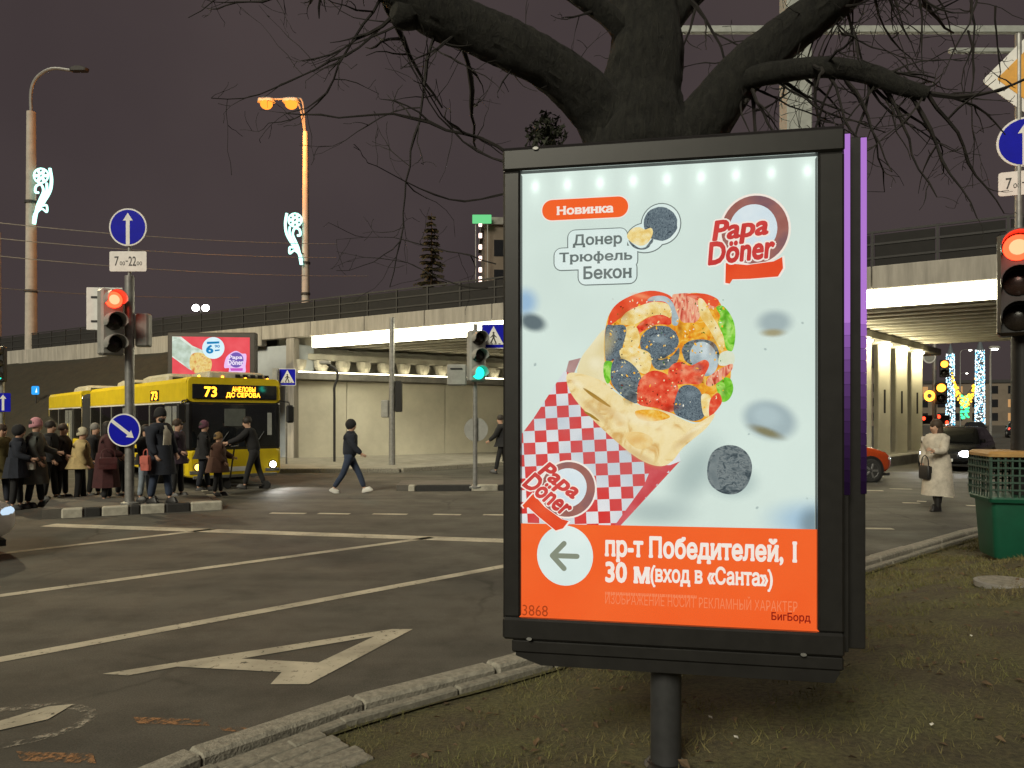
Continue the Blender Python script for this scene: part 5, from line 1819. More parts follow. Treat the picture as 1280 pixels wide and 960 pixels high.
def wheel(parent, x, y, r, w_, sy_):
    M = Matrix.Translation((x, y, r)) @ Matrix.Rotation(R(90), 4, 'X')
    t = MB(M).lathe([(r * .62, -w_ / 2), (r * .92, -w_ / 2), (r, -w_ / 2 + .03), (r, w_ / 2 - .03), (r * .92, w_ / 2), (r * .62, w_ / 2)], 28).build('wheel', M_rubber, parent, True)
    f = w_ / 2 * (1 if sy_ < 0 else -1)
    rim = MB(M).lathe([(r * .64, f * .80), (r * .64, f * 1.02), (r * .58, f * .86), (r * .2, f * .72), (r * .18, f * 1.0), (.01, f * 1.0)], 20).build('rim', mat('alloy rim', (.35, .35, .36), .35, .8), t, True)
    for k in range(5):
        a = 2 * math.pi * k / 5
        mbs = MB(M @ Matrix.Rotation(a, 4, 'Z'))
        z_0, z_1 = sorted((f * .84, f * 1.04))
        mbs.box(r * .15, r * .61, -r * .09, r * .09, z_0, z_1, .006).build('spoke', mat('alloy rim', (.35, .35, .36), .35, .8), t)
    return t
for x in (-2.75, -8.7, -16.2):
    for y, q in ((-BW + .16, -1), (BW - .16, 1)):
        MB(Matrix.Translation((x, y, .48)) @ Matrix.Rotation(R(90), 4, 'X')).lathe([(.56, -.163), (.56, .163)], 24).build('wheel_arch', M_black, bus)
        wheel(bus, x, y + (-.045 if q < 0 else .045), .48, .29, q)

# ================================================================== CARS
def car(label, loc, rot, paint, group=None, heads=None, tails=None, h=1.5):
    t = thing('car', label, 'car', loc, rot, group)
    k = h / 1.5
    st = ((-2.14, .38, .86, .66), (-2.05, .28, .98, .80), (-1.6, .22, 1.0, .87), (-.6, .20, .97, .90), (.5, .20, .95, .90), (1.05, .20, .93, .89), (1.5, .22, .87, .87), (1.9, .25, .77, .80), (2.08, .32, .68, .70), (2.15, .40, .58, .58))
    MB().loft([[(x, y, z) for y, z in rrect(-w_, a_ * k, w_, b_ * k, min(.14, (b_ - a_) * .4), 4)] for x, a_, b_, w_ in st]).build('body', paint, t, True)
    gh = MB().loft([[(x * sx + ox, y, z * k) for x, y in rrect(-1, -wy, 1, wy, .18, 3)] for z, sx, ox, wy in ((.90, 1.55, -.42, .83), (1.10, 1.36, -.46, .80), (1.36, 1.02, -.55, .68), (1.46, .88, -.58, .60), (1.50, .6, -.6, .42))]).build('cabin', paint, t, True)
    def pane(q, nm):
        MB().add(q, [(0, 1, 2, 3)]).build(nm, M_glass_d, t)
    for s_ in (-1, 1):
        wy = lambda z: (.83 - (z - .90) * .38) * s_ + s_ * .012
        def P_(x, z):
            yy = {.98: .824, 1.34: .697}[z] + .008
            return (x, s_ * yy, z * k)
        pane([P_(-.40, .98), P_(.62, .98), P_(.18, 1.34), P_(-.40, 1.34)], 'side_window')
        pane([P_(-1.50, .98), P_(-.48, .98), P_(-.48, 1.34), P_(-1.20, 1.34)], 'side_window')
        MB().box(.50, .66, s_ * .86 - .09, s_ * .86 + .09, .96 * k, 1.08 * k, .03).build('side_mirror', paint, t)
        MB().box(-.25, -.05, s_ * .905 - .012, s_ * .905 + .012, .82 * k, .85 * k, .006).build('door_handle', M_pole, t)
        hl = MB(Matrix.Translation((2.05 if heads is E_head else 2.0, s_ * .60, .60 * k)) @ Matrix.Rotation(s_ * R(28), 4, 'Z')).ball((0, 0, 0), .19, 12, 8, (.80 if heads is E_head else .68, 1.0, .60 if heads is E_head else .42)).build('headlight', heads or mat('headlight glass', (.5, .5, .5), .1), t, True)
        MB(Matrix.Translation((-2.06, s_ * .66, .82 * k))).ball((0, 0, 0), .13, 10, 7, (.5, 1.0, .9)).build('tail_light', tails or mat('red lens', (.3, .01, .01), .2), t, True)
        for x in (-1.33, 1.33):
            MB(Matrix.Translation((x, s_ * .78, .35)) @ Matrix.Rotation(R(90), 4, 'X')).lathe([(.40, -.127), (.40, .127)], 24).build('wheel_arch', M_black, t)
            wheel(t, x, s_ * .818, .335, .22, s_)
    pane([(1.09, -.66, .99 * k), (1.09, .66, .99 * k), (.50, .56, 1.37 * k), (.50, -.56, 1.37 * k)], 'windscreen')
    pane([(-1.93, -.62, 1.02 * k), (-1.93, .62, 1.02 * k), (-1.62, .54, 1.36 * k), (-1.62, -.54, 1.36 * k)], 'rear_window')
    MB().box(2.08, 2.165, -.42, .42, .42 * k, .60 * k, .02).build('grille', M_black, t)
    MB().box(2.15, 2.175, -.26, .26, .34 * k, .44 * k, .005).build('number_plate', M_white, t)
    MB().box(-2.165, -2.12, -.26, .26, .60 * k, .71 * k, .005).build('number_plate', M_white, t)
    MB().box(-2.10, 2.02, -.74, .74, .18, .26).build('underbody', M_black, t)
    return t
M_silver = mat('silver car paint', (.74, .70, .66), .32, .1, var=.08)
M_redp = mat('orange red car paint', (.42, .055, .012), .25, .2, var=.1)
M_darkp = mat('dark car paint', (.02, .022, .026), .25, .3)
E_head = emat('car headlight', (.95, .97, 1.0), 26)
E_tail = emat('car tail light', (1.0, .05, .03), 5)
E_drl = emat('silver car lamp', (.6, .78, .95), 1.0)
gl_ = G(14, 700)
car('silver car at the left edge, only its front corner in view', (-8.40, 8.60, 0), R(44), M_silver, heads=E_drl, h=1.52)
car('orange red crossover car in front of the bridge pillars', (8.62, 21.6, 0), R(8), M_redp, h=1.66, heads=mat('headlight glass', (.5, .5, .5), .1))
o = car('dark car driving towards the crossing with bright headlights behind the woman', (16.12, 26.9, 0), R(-132), M_darkp, heads=E_head)
for y in (-.62, .62):
    point_light('headlight_beam', (2.35, y, .66), 60, (.95, .97, 1), o, .08, 60, (1, 0, -.2))
car('dark car far down the street showing red tail lights, left one', (41, 66, 0), R(58), M_darkp, 'cars far down the street', tails=E_tail)
car('dark car far down the street showing red tail lights, right one', (47.5, 70, 0), R(58), M_darkp, 'cars far down the street', tails=E_tail)
car('far car coming down the street with small headlights', (33.0, 62, 0), R(-122), M_darkp, 'cars far down the street', heads=E_head)

# ================================================================== SIGNS AND SIGNALS
def disc(parent, x, y, z, r, m, nm='sign_disc', th=.012, rot=0.0):
    return MB(Matrix.Translation((x, y, z)) @ Matrix.Rotation(rot, 4, 'Z') @ FACE).prism(ellipse(0, 0, r, r, 40), -th, th * .2).build(nm, m, parent)
def round_sign(parent, x, y, z, r, ang, rot=0.0):
    pl = disc(parent, x, y, z, r, M_white, 'sign_plate', rot=rot)
    M = Matrix.Translation((x, y, z)) @ Matrix.Rotation(rot, 4, 'Z') @ FACE
    MB(M).prism(ellipse(0, 0, r * .92, r * .92, 40), .003, .006).build('sign_face', M_blue, pl)
    Ma = M @ Matrix.Rotation(ang, 4, 'Z')
    MB(Ma).prism([(-.10 * r, -.95 * r), (.10 * r, -.95 * r), (.10 * r, .35 * r), (.26 * r, .35 * r), (0, .76 * r), (-.26 * r, .35 * r), (-.10 * r, .35 * r)], .0065, .009).build('arrow', M_white, pl)
    MB(M).box(-.06, .06, -.05, .05, -.06, -.013).build('bracket', M_pole, pl)
    return pl
def ped_sign(parent, x, y, z, s_, rot=0.0):
    M = Matrix.Translation((x, y, z)) @ Matrix.Rotation(rot, 4, 'Z') @ FACE
    pl = MB(M).prism(rrect(-s_ / 2, -s_ / 2, s_ / 2, s_ / 2, .03, 3), -.012, .002).build('sign_plate', M_white, parent)
    MB(M).prism(rrect(-s_ * .47, -s_ * .47, s_ * .47, s_ * .47, .025, 3), .003, .005).build('sign_face', M_blue, pl)
    MB(M).prism([(-s_ * .42, -s_ * .34), (s_ * .42, -s_ * .34), (0, s_ * .42)], .0055, .008).build('triangle', M_white, pl)
    mb = MB(M)
    q = s_
    mb.prism(ellipse(0, .14 * q, .045 * q, .045 * q, 12), .0085, .010)
    mb.prism([(-.035 * q, .09 * q), (.04 * q, .09 * q), (.05 * q, -.08 * q), (.13 * q, -.28 * q), (.07 * q, -.28 * q), (.0, -.10 * q), (-.08 * q, -.28 * q), (-.14 * q, -.28 * q), (-.04 * q, -.06 * q)], .0085, .010)
    mb.prism([(-.03 * q, .07 * q), (-.14 * q, -.05 * q), (-.11 * q, -.07 * q), (0, .03 * q)], .0088, .0102)
    mb.prism([(.03 * q, .07 * q), (.14 * q, -.04 * q), (.11 * q, -.06 * q), (.02 * q, .02 * q)], .0088, .0102)
    for k in range(4):
        xx = -.28 * q + k * .16 * q
        mb.prism([(xx, -.325 * q), (xx + .09 * q, -.325 * q), (xx + .09 * q, -.295 * q), (xx, -.295 * q)], .0088, .0102)
    mb.build('walking_figure', M_ink, pl)
    return pl
def time_plate(parent, x, y, z, w_, h_, rot=0.0):
    M = Matrix.Translation((x, y, z)) @ Matrix.Rotation(rot, 4, 'Z') @ FACE
    pl = MB(M).prism(rrect(-w_ / 2, -h_ / 2, w_ / 2, h_ / 2, .03, 3), -.01, .002).build('time_plate', M_white, parent)
    mb = MB(M)
    lettering(mb, '7', -.36 * w_, -.22 * h_, -.25 * w_, .24 * h_, .004, .01)
    lettering(mb, '00', -.22 * w_, -.20 * h_, -.08 * w_, .0, .004, .005)
    mb.prism([(-.06 * w_, -.02 * h_), (0, -.02 * h_), (0, .03 * h_), (-.06 * w_, .03 * h_)], .003, .0045)
    lettering(mb, '22', .02 * w_, -.22 * h_, .22 * w_, .24 * h_, .004, .01)
    lettering(mb, '00', .24 * w_, -.20 * h_, .38 * w_, .0, .004, .005)
    mb.build('time_lettering', M_ink, pl)
    return pl
def signal_head(parent, x, y, z, rot, lit, n=3, s_=1.0, body=None, dim=None):
    """lit: (index from the top, emission)"""
    M = Matrix.Translation((x, y, z)) @ Matrix.Rotation(rot, 4, 'Z') @ Matrix.Scale(s_, 4)
    hd = MB(M).box(-.16, .16, -.09, .12, -.16 * n * 1.0, .16 * n, .03).build('signal_head', body or M_grey, parent)
    for k in range(n):
        zc = .16 * (n - 1) - .32 * k
        on = lit is not None and lit[0] == k
        L = MB(M @ Matrix.Translation((0, -.092, zc)) @ FACE).lathe([(.118, -.01), (.118, .012), (.09, .03), (.02, .04)], 22).build('lens', lit[1] if on else mat('unlit lens', (.02, .015, .012), .25), hd, True)
        if on and lit[1] is E_red:
            MB(M @ Matrix.Translation((0, -.125, zc)) @ FACE).lathe([(.075, -.004), (.060, .010), (.02, .016)], 18).build('lamp_core', E_redhot, L, True)
        # hood: open half tube
        vs, fs = [], []
        m_ = 14
        for i in range(m_ + 1):
            t_ = R(-25 + 230 * i / m_)
            for yy in (-.09, -.30 + (.10 if i in (0, m_) else 0)):
                for rr_ in (.128, .138):
                    vs.append((rr_ * math.cos(t_), yy, zc + rr_ * math.sin(t_)))
        for i in range(m_):
            a = 4 * i
            fs += [(a, a + 2, a + 6, a + 4), (a + 1, a + 5, a + 7, a + 3), (a + 2, a + 3, a + 7, a + 6)]
        MB(M).add(vs, fs).build('hood', body or M_black, hd)
    return hd

# --- left signal post on the near island
p = G(162, 630, .16)
sc_ = p.y / F
zz = lambda py: H + (HY - py) * sc_ - p.z
xx = lambda px: (px - 162) * sc_
s1 = thing('traffic_signal', 'traffic signal post with red light on the island among the waiting people', 'traffic light', (p.x, p.y, p.z))
MB().tube([(0, 0, -.02), (0, 0, zz(345))], [.085, .085], 14).build('post', M_pole, s1, True)
MB().tube([(0, 0, zz(345)), (0, 0, zz(262))], [.035, .035], 10).build('sign_stem', M_pole, s1, True)
MB().lathe([(.16, 0), (.16, .03), (.10, .05)], 16).build('foot', M_pole, s1)
round_sign(s1, 0, -.06, zz(285), 23.5 * sc_, 0)
time_plate(s1, 0, -.06, zz(327.5), 46 * sc_, 25 * sc_)
bb = MB(Matrix.Translation((xx(130), .02, zz(386))) @ Matrix.Rotation(R(6), 4, 'Z')).box(-.33, .33, -.012, .012, -.41, .41, .01).build('backing_board', M_white, s1)
for zc in (.22, -.24):
    MB(Matrix.Translation((xx(130), .02, zz(386))) @ Matrix.Rotation(R(6), 4, 'Z')).box(-.24, .02, -.02, -.013, zc - .02, zc + .02).build('slot', M_black, bb)
signal_head(s1, xx(147), -.22, zz(405), R(46), (0, E_red), 3, 1.30, M_grey)
MB(Matrix.Translation((xx(175), .14, zz(412)))).box(-.13, .13, -.1, .1, -.32, .32, .03).build('rear_signal', M_grey, s1)
round_sign(s1, xx(159.5), -.13, zz(537.5), 20.5 * sc_, R(-128))
ls = point_light('signal_glow', (xx(147) + .2, -.75, zz(378)), 5, (1, .06, .02), s1, .1)
# --- far signal with green arrow on the second island
p = G(594, 610, .15)
sc_ = p.y / F
zz = lambda py: H + (HY - py) * sc_ - p.z
xx = lambda px: (px - 594) * sc_
s2 = thing('traffic_signal', 'traffic signal post with green light on the far island in front of the wall', 'traffic light', (p.x, p.y, p.z))
MB().tube([(0, 0, -.02), (0, 0, zz(405))], .055, 12).build('post', M_pole, s2, True)
signal_head(s2, xx(596), -.15, zz(446), R(24), (2, E_green), 3, 1.25, M_grey)
MB(Matrix.Translation((xx(572), -.1, zz(469)))).box(-.24, .22, -.05, .1, -.25, .25, .03).build('side_section', M_grey, s2)
MB(Matrix.Translation((xx(572), -.1, zz(469)))).box(-.16, .12, -.07, -.051, .13, .16).build('slot', M_black, s2)
ped_sign(s2, xx(617), -.02, zz(420.5), .58, R(-6))
MB().tube([(0, 0, zz(420)), (xx(612), .02, zz(420))], .02, 6).build('sign_arm', M_pole, s2)
disc(s2, xx(595), .03, zz(537), 15 * sc_, M_grey, 'sign_back')
MB().lathe([(.14, 0), (.14, .04), (.08, .06)], 14).build('foot', M_pole, s2)
point_light('signal_glow', (xx(599), -.6, zz(468)), 2.0, (.03, .9, .6), s2, .1)
# --- right signal post, close, cut by the frame
Yr = 8.4
xr = (1277 - CX) / F * Yr
sc_ = Yr / F
zg = lawn_z(xr, Yr)
zz = lambda py: H + (HY - py) * sc_ - zg
s3 = thing('traffic_signal', 'dark traffic signal post with red light and priority sign at the right edge', 'traffic light', (xr, Yr, zg))
MB().tube([(0, 0, -.05), (0, 0, zz(345))], .105, 16).build('post', M_frame, s3, True)
MB().tube([(0, .05, zz(345)), (0, .05, zz(40))], .04, 10).build('sign_stem', M_pole, s3, True)
M = Matrix.Translation((.055, 0, zz(94))) @ Matrix.Rotation(R(-20), 4, 'Z') @ FACE @ Matrix.Rotation(R(45), 4, 'Z')
q = .31
dm = MB(M).prism(rrect(-q, -q, q, q, .04, 3), -.012, .002).build('priority_sign', M_white, s3)
MB(M).prism(rrect(-q * .66, -q * .66, q * .66, q * .66, .02, 3), .003, .006).build('sign_face', mat('amber sign paint', (.75, .36, .02), .4), dm)
round_sign(s3, .04, 0, zz(177), .28, 0, R(-20))
time_plate(s3, .04, 0, zz(228), .52, .27, R(-20))
signal_head(s3, -.14, -.14, zz(358), R(-32), (0, E_red), 3, 1.20, M_black)
point_light('signal_glow', (-.45, -.7, zz(318)), 10, (1, .05, .02), s3, .1)
# --- post with boxes seen from behind, far pavement
p = G(490, 581, .13)
sc_ = p.y / F
zz = lambda py: H + (HY - py) * sc_ - p.z
s4 = thing('signal_post', 'tall grey post with dark signal boxes seen edge on before the wall', 'post', (p.x, p.y, p.z))
MB().tube([(0, 0, 0), (0, 0, zz(397))], [.12, .09], 12).build('post', M_pole, s4, True)
MB().box(.12, .36, -.1, .15, zz(515), zz(476), .03).build('signal_box', M_black, s4)
MB().box(-.38, -.12, -.1, .15, zz(522), zz(500), .03).build('signal_box', M_grey, s4)
# --- pedestrian sign behind the bus
p = G(358, 580, .13)
s5 = thing('crossing_sign', 'small blue pedestrian crossing sign on a thin post right of the bus', 'sign', (p.x, p.y, p.z))
zz = lambda py: H + (HY - py) * p.y / F - p.z
MB().tube([(0, 0, 0), (0, 0, zz(462))], .035, 8).build('post', M_pole, s5)
ped_sign(s5, .05, -.05, zz(471.5), .62)
MB(Matrix.Translation((-.35, .02, zz(471)))).box(-.08, .08, -.28, .28, -.3, .3).build('side_plate', M_grey, s5)
# --- lamp bracket pole against the wall
p = G(418, 577, .13)
zz = lambda py: H + (HY - py) * p.y / F - p.z
s6 = thing('wall_lamp_post', 'thin dark post with a bent arm against the concrete wall', 'post', (p.x, p.y, p.z))
MB().tube(bez([(0, 0, 0), (0, 0, zz(500)), (0, 0, zz(484)), (.12, 0, zz(472)), (.05, 0, zz(462)), (-.28, 0, zz(455))], 4), .05, 8).build('post', M_rail, s6, True)
MB(Matrix.Translation((-.36, 0, zz(453)))).box(-.2, .2, -.12, .12, -.08, .06, .03).build('lamp_head', M_grey, s6)
# --- left edge: green signal, blue direction plate
p = W(0, 467, 24)
s7 = thing('traffic_signal', 'traffic signal with green light cut by the left edge of the picture', 'traffic light', (p.x, 24, 0))
MB().tube([(0, .1, 0), (0, .1, 3.9)], .07, 10).build('post', M_pole, s7, True)
signal_head(s7, 0, -.05, 3.55, R(10), (2, E_green), 3, 1.2, M_black)
M = Matrix.Translation((.10, 0, W(0, 503, 24).z)) @ FACE
pl = MB(M).prism(rrect(-.30, -.30, .24, .30, .03, 3), -.01, .002).build('arrow_plate', M_blue, s7)
MB(M).prism([(-.04, -.26), (.04, -.26), (.04, .12), (.11, .12), (0, .25), (-.11, .12), (-.04, .12)], .003, .006).build('arrow', M_white, pl)
# --- little blue lit sign on the slope
p = W(45, 488, 35)
s8 = thing('lit_sign', 'tiny glowing blue sign on the dark slope left of the bus', 'sign', (p.x, 35, 0))
MB().tube([(0, 0, 0), (0, 0, p.z)], .03, 6).build('post', M_rail, s8)
MB(Matrix.Translation((0, -.05, p.z)) @ FACE).prism(rrect(-.17, -.2, .17, .2, .06, 3), -.02, .02).build('panel', emat('blue sign glow', (.03, .35, .9), 1.2), s8)
MB(Matrix.Translation((.06, -.08, p.z)) @ FACE).prism([(-.04, -.1), (.05, -.1), (.02, .12)], 0, .01).build('arrow', emat('white sign glow', (.7, .9, 1), 1.5), s8)
# --- signals, round sign under the bridge at the right
p = W(1168, 560, 36)
s9 = thing('signal_cluster', 'post with amber signals and a round sign under the far side of the bridge', 'traffic light', (p.x, 36, 0))
zz = lambda py: H + (HY - py) * 36 / F
xx = lambda px: (px - 1168) * 36 / F
MB().tube([(0, 0, 0), (0, 0, zz(428))], .09, 10).build('post', M_pole, s9)
signal_head(s9, xx(1179), -.1, zz(461), R(-29), (0, E_amber), 2, 1.3, M_black)
signal_head(s9, xx(1172), -.3, zz(492), R(-29), (0, E_amber), 2, 1.6, M_black)
disc(s9, xx(1160), -.1, zz(446), .32, M_white, 'round_sign')
MB(Matrix.Translation((xx(1160), -.115, zz(446))) @ FACE).prism(ellipse(0, 0, .25, .25, 28), 0, .006).build('sign_face', M_grey, s9)
rg_o, rg_i = ellipse(0, 0, .26, .26, 28), ellipse(0, 0, .12, .12, 28)
mb = MB(Matrix.Translation((xx(1159), -.2, zz(495))) @ FACE)
mb.add([(x, y, 0) for x, y in rg_o + rg_i], [(k, (k + 1) % 28, 28 + (k + 1) % 28, 28 + k) for k in range(28)])
mb.build('ring_light', E_amber, s9)
for k, (px, py) in enumerate(((1157, 523), (1176, 521), (1186, 528))):
    MB().ball((xx(px), .2, zz(py)), .10, 8, 6).build('marker_lamp', E_red, s9)
MB().box(xx(1155), xx(1190), .15, .25, zz(530), zz(519), .02).build('marker_bar', M_black, s9)
# --- amber lamp pair right beside the lightbox, on a short post
p = W(1067, 521, 21.0)
s10 = thing('flashing_beacon', 'pair of small amber lamps on a short post behind the lightbox edge', 'beacon', (p.x, 23.9, 0))
kx = 23.9 / 21.0
MB().tube([(0, 0, 0), (0, 0, 1.75)], .04, 8).build('post', M_pole, s10)
MB().box(-.18, .2, .02, .1, 1.55, 2.0, .02).build('backplate', M_black, s10)
for x, z in ((.02, 1.88), (-.05, 1.68)):
    MB().ball((x, -.02, z), .10, 10, 7, (1, .5, 1)).build('lamp', E_amber, s10, True)

# ================================================================== STREET LAMPS, GANTRY, WIRES
M_concp = mat('concrete lamp pole', (.40, .36, .32), .8, var=.2, scale=3)
Yo = 43.0
p = W(382, 400, Yo)
z0d = 5.62
so = thing('street_lamp', 'tall lamp pole on the overpass with two glowing orange lamps', 'street lamp', (p.x, Yo, z0d))
zt = W(382, 165, Yo).z - z0d
MB().tube([(0, 0, -.4), (0, 0, zt * .5), (0, 0, zt)], [.24, .20, .15], 14).build('pole', M_concp, so, True)
for k in range(3):
    MB(Matrix.Translation((0, 0, zt * (.12 + .14 * k)))).lathe([(.27, 0), (.27, .12)], 14).build('band', M_rail, so)
zl = W(0, 130, Yo).z - z0d
for px in (333, 364):
    xl = (px - 382) / F * Yo
    ar = MB().tube(bez([(0, 0, zt - .3), (xl * .2, 0, zl + .1), (xl * .7, 0, zl + .28), (xl, 0, zl + .22)], 5), .06, 8).build('arm', M_pole, so, True)
    MB(Matrix.Translation((xl, 0, zl + .16))).loft([[(x, y, z) for x, y in rrect(-w_, -.5 * w_, w_, .5 * w_, .4 * w_, 3)] for z, w_ in ((-.05, .5), (.1, .48), (.2, .25))]).build('lamp_head', M_grey, ar)
    MB().ball((xl, 0, zl), .36, 14, 9, (1.0, .8, .85)).build('lens', E_sodium, ar, True)
    point_light('lamp_light', (xl, -2.4, zl - 2.2), 1700, (1, .30, .04), so, .5)
# left tall pole with unlit bent arms
Yl = 43.5
p = W(39, 440, Yl)
sl = thing('street_lamp', 'tall pale lamp pole with an unlit bent arm at the far left of the overpass', 'street lamp', (p.x, Yl, z0d))
za, zb2 = W(0, 140, Yl).z - z0d, W(0, 86, Yl).z - z0d
MB().tube([(0, 0, -.4), (0, 0, za)], [.33, .24], 14).build('pole', M_concp, sl, True)
for f_ in (.25, .62):
    MB(Matrix.Translation((0, 0, za * f_))).lathe([(.34, 0), (.34, .15)], 14).build('band', M_rail, sl)
MB().tube(bez([(0, 0, za - .2), (0, 0, za + 1.2), (.35, 0, zb2 - .5), (1.2, 0, zb2), (2.4, 0, zb2 - .1)], 5), .09, 8).build('arm', M_pole, sl, True)
MB(Matrix.Translation((2.8, 0, zb2 - .05))).loft([[(x, y, z) for x, y in rrect(-w_, -.2, w_, .2, .15, 3)] for z, w_ in ((-.1, .5), (.05, .55), (.15, .3))]).build('lamp_head', M_rail, sl)
# lamp just outside the left edge whose glow reaches into the frame
street_lamp('bright yellow white street lamp just beyond the left edge', (-19.6, 24.0, 0), 12.0, 1.4, emat('warm white lamp', (1, .88, .5), 22), (5200, (1, .84, .50)), rot=R(-25), r=.14)
# second pole at the left edge
p = W(-3, 400, 46)
s11 = thing('street_lamp', 'orange lit pole cut by the left edge of the picture', 'street lamp', (p.x, 46, z0d))
MB().tube([(0, 0, -.4), (0, 0, W(0, 290, 46).z - z0d)], [.22, .16], 12).build('pole', M_concp, s11, True)
MB().tube(bez([(0, 0, W(0, 292, 46).z - z0d), (-.3, 0, W(0, 272, 46).z - z0d), (-1.4, 0, W(0, 268, 46).z - z0d)], 4), .06, 8).build('arm', M_pole, s11)
# festive light scrolls on the two poles
def scroll(label, cx, cy, Y, flip, sc__):
    c0 = W(cx, cy, Y)
    t = thing('light_scroll', label, 'light decoration', (c0.x, c0.y - .35, c0.z), 0, 'festive light scrolls on the lamp poles')
    k = Y / F * sc__
    def cv(pts, r, nm='light_tube'):
        MB().tube(bez([(flip * x * k, 0, -y * k) for x, y in pts], 6), r, 6).build(nm, E_cyan, t)
    cv([(-10, 35), (-8, 22), (2, 8), (10, -6), (12, -20), (10, -34)], .085)
    cv([(-9, 35), (-6, 20), (0, 8), (6, -6), (6, -16)], .07)
    cv([(-9, 30), (-6, 14), (-2, 4), (2, -6), (-1, -14), (-7, -12), (-8, -5), (-4, -4)], .07)
    cv([(-6, 20), (0, 16), (6, 20), (6, 12), (1, 12)], .06)
    for j in range(6):
        a = j * math.pi / 3
        MB().tube([(flip * (-1 + 2 * math.cos(a)) * k, 0, (25 + 2 * math.sin(a)) * k), (flip * (-1 + 8 * math.cos(a)) * k, 0, (25 + 8 * math.sin(a)) * k)], .085, 6).build('petal', E_cyan, t)
    MB(Matrix.Translation((flip * -1 * k, 0, 25 * k)) @ FACE).tube([(9 * k * math.cos(u * math.pi / 8), 9 * k * math.sin(u * math.pi / 8), 0) for u in range(17)], .05, 5).build('flower_ring', E_cyan, t)
    MB().tube([(-12 * flip * k, .1, -20 * k), (-9 * flip * k, 0, -20 * k)], .04, 5).build('clamp', M_rail, t)
scroll('white green light scroll with a flower on the left lamp pole', 57, 247, 43.5, 1, 1.0)
scroll('white light scroll with a flower on the orange lamp pole', 370, 300, 43.0, -1, .92)
# pale gantry mast and boom behind the tree
Yg = 13.0
p = W(994, 523, Yg)
gt = thing('gantry', 'pale tall mast with a long horizontal boom behind the tree', 'gantry', (p.x, Yg, 0))
zt = W(0, -60, Yg).z
MB().box(-.21, .0, -.2, .2, 0, zt, .02).build('mast', mat('pale gantry paint', (.36, .38, .36), .5), gt)
MB().box(.012, .24, -.16, .16, 0, zt - .4, .02).build('mast', mat('pale gantry paint', (.36, .38, .36), .5), gt)
zb_ = W(0, 47, Yg).z
MB().box(-2.3, 4.6, -.30, -.21, zb_ - .06, zb_ + .06, .01).build('boom', mat('pale gantry paint', (.36, .38, .36), .5), gt)
MB().box(2.6, 4.6, -.18, -.10, zb_ - .34, zb_ - .26, .01).build('boom', mat('pale gantry paint', (.36, .38, .36), .5), gt)
# overhead wires
def wire(label, a, b, sag, r=.018):
    P_ = []
    for i in range(13):
        u = i / 12
        q = a.lerp(b, u)
        q.z -= sag * 4 * u * (1 - u)
        P_.append(q)
    o = MB().tube(P_, r, 5).build('overhead_wire', mat('wire', (.16, .15, .15), .6), None)
    tag(o, label, 'wire', 'overhead wires')
wire('topmost overhead wire at the left', W(-60, 272, 30), W(420, 305, 40), .25)
wire('overhead wire second from the top at the left', W(-60, 292, 30), W(420, 322, 42), .25)
wire('overhead wire third from the top at the left', W(-60, 314, 30), W(460, 345, 44), .3)
wire('lowest overhead wire at the left above the overpass', W(-60, 355, 32), W(300, 372, 46), .2)

# ================================================================== LED BILLBOARD
Yb = 30.0
p = W(264, 523, Yb)
bb = thing('billboard', 'lit red LED billboard above the bus roof', 'billboard', (p.x, Yb, 0))
sc_ = Yb / F
zz = lambda py: H + (HY - py) * sc_
xx = lambda px: (px - 264) * sc_
MB().box(xx(209), xx(319), 0, .35, zz(484), zz(415.5), .04).build('cabinet', mat('brown black cabinet', (.035, .03, .028), .5), bb)
for px in (235, 292):
    MB().box(xx(px) - .1, xx(px) + .1, .08, .28, 0, zz(484)).build('post', M_rail, bb)
z9 = lambda x, y: (205 + x / 10.667, 405 + y / 10.667)
def bl(poly, m, k, nm='screen_picture'):
    MB().add([(xx(x), -.004 - .003 * k, zz(y)) for x, y in poly], [list(range(len(poly)))]).build(nm, m, bb)
Br = pmat('screen red', [S(226, 66, 76), S(240, 98, 104)], 1.2)
bl([z9(110, 165), z9(1145, 180), z9(1145, 800), z9(110, 800)], Br, 0, 'screen')
bl([z9(110, 165), z9(230, 170), z9(380, 290), z9(520, 350), z9(600, 430), z9(420, 640), z9(330, 600), z9(110, 440)], pmat('screen wrap', [S(176, 196, 176), S(216, 230, 214), S(236, 240, 230)], 3), 1)
bl([z9(110, 235), z9(200, 190), z9(370, 310), z9(345, 590), z9(110, 420)], pmat('screen paper', [S(176, 192, 172), S(206, 222, 208)], 4), 2)
bl(smooth_poly([z9(360, 420), z9(470, 380), z9(600, 440), z9(640, 540), z9(590, 660), z9(440, 660), z9(350, 580)]), pmat('screen filling', [S(206, 90, 60), S(226, 190, 110), S(236, 214, 140), S(206, 110, 80)], 5), 3)
bl(ellipse(*z9(660, 320), 13.9, 13.6, 30), pmat('screen white', [S(206, 240, 250), S(228, 248, 252)], 2), 4)
M = Matrix.Translation((0, -.022, 0)) @ FACE
mb = MB(M)
u = lambda x, y: (xx(z9(x, y)[0]), zz(z9(x, y)[1]))
a, b = u(570, 390), u(655, 285)
lettering(mb, '6', a[0], a[1], b[0], b[1], 0, .04)
a, b = u(680, 315), u(745, 280)
lettering(mb, '90', a[0], a[1], b[0], b[1], 0, .03)
mb.build('price', emat('screen blue', S(24, 130, 190), 1), bb)
for (xa, ya, xb_, yb2) in ((575, 268, 740, 238), (680, 365, 745, 345)):
    bl([z9(xa, ya), z9(xb_, ya - 8), z9(xb_, yb2 - 6), z9(xa, yb2)], emat('screen blue', S(24, 130, 190), 1), 6, 'small_print')
lg = emat('screen lilac', S(236, 196, 244), 1)
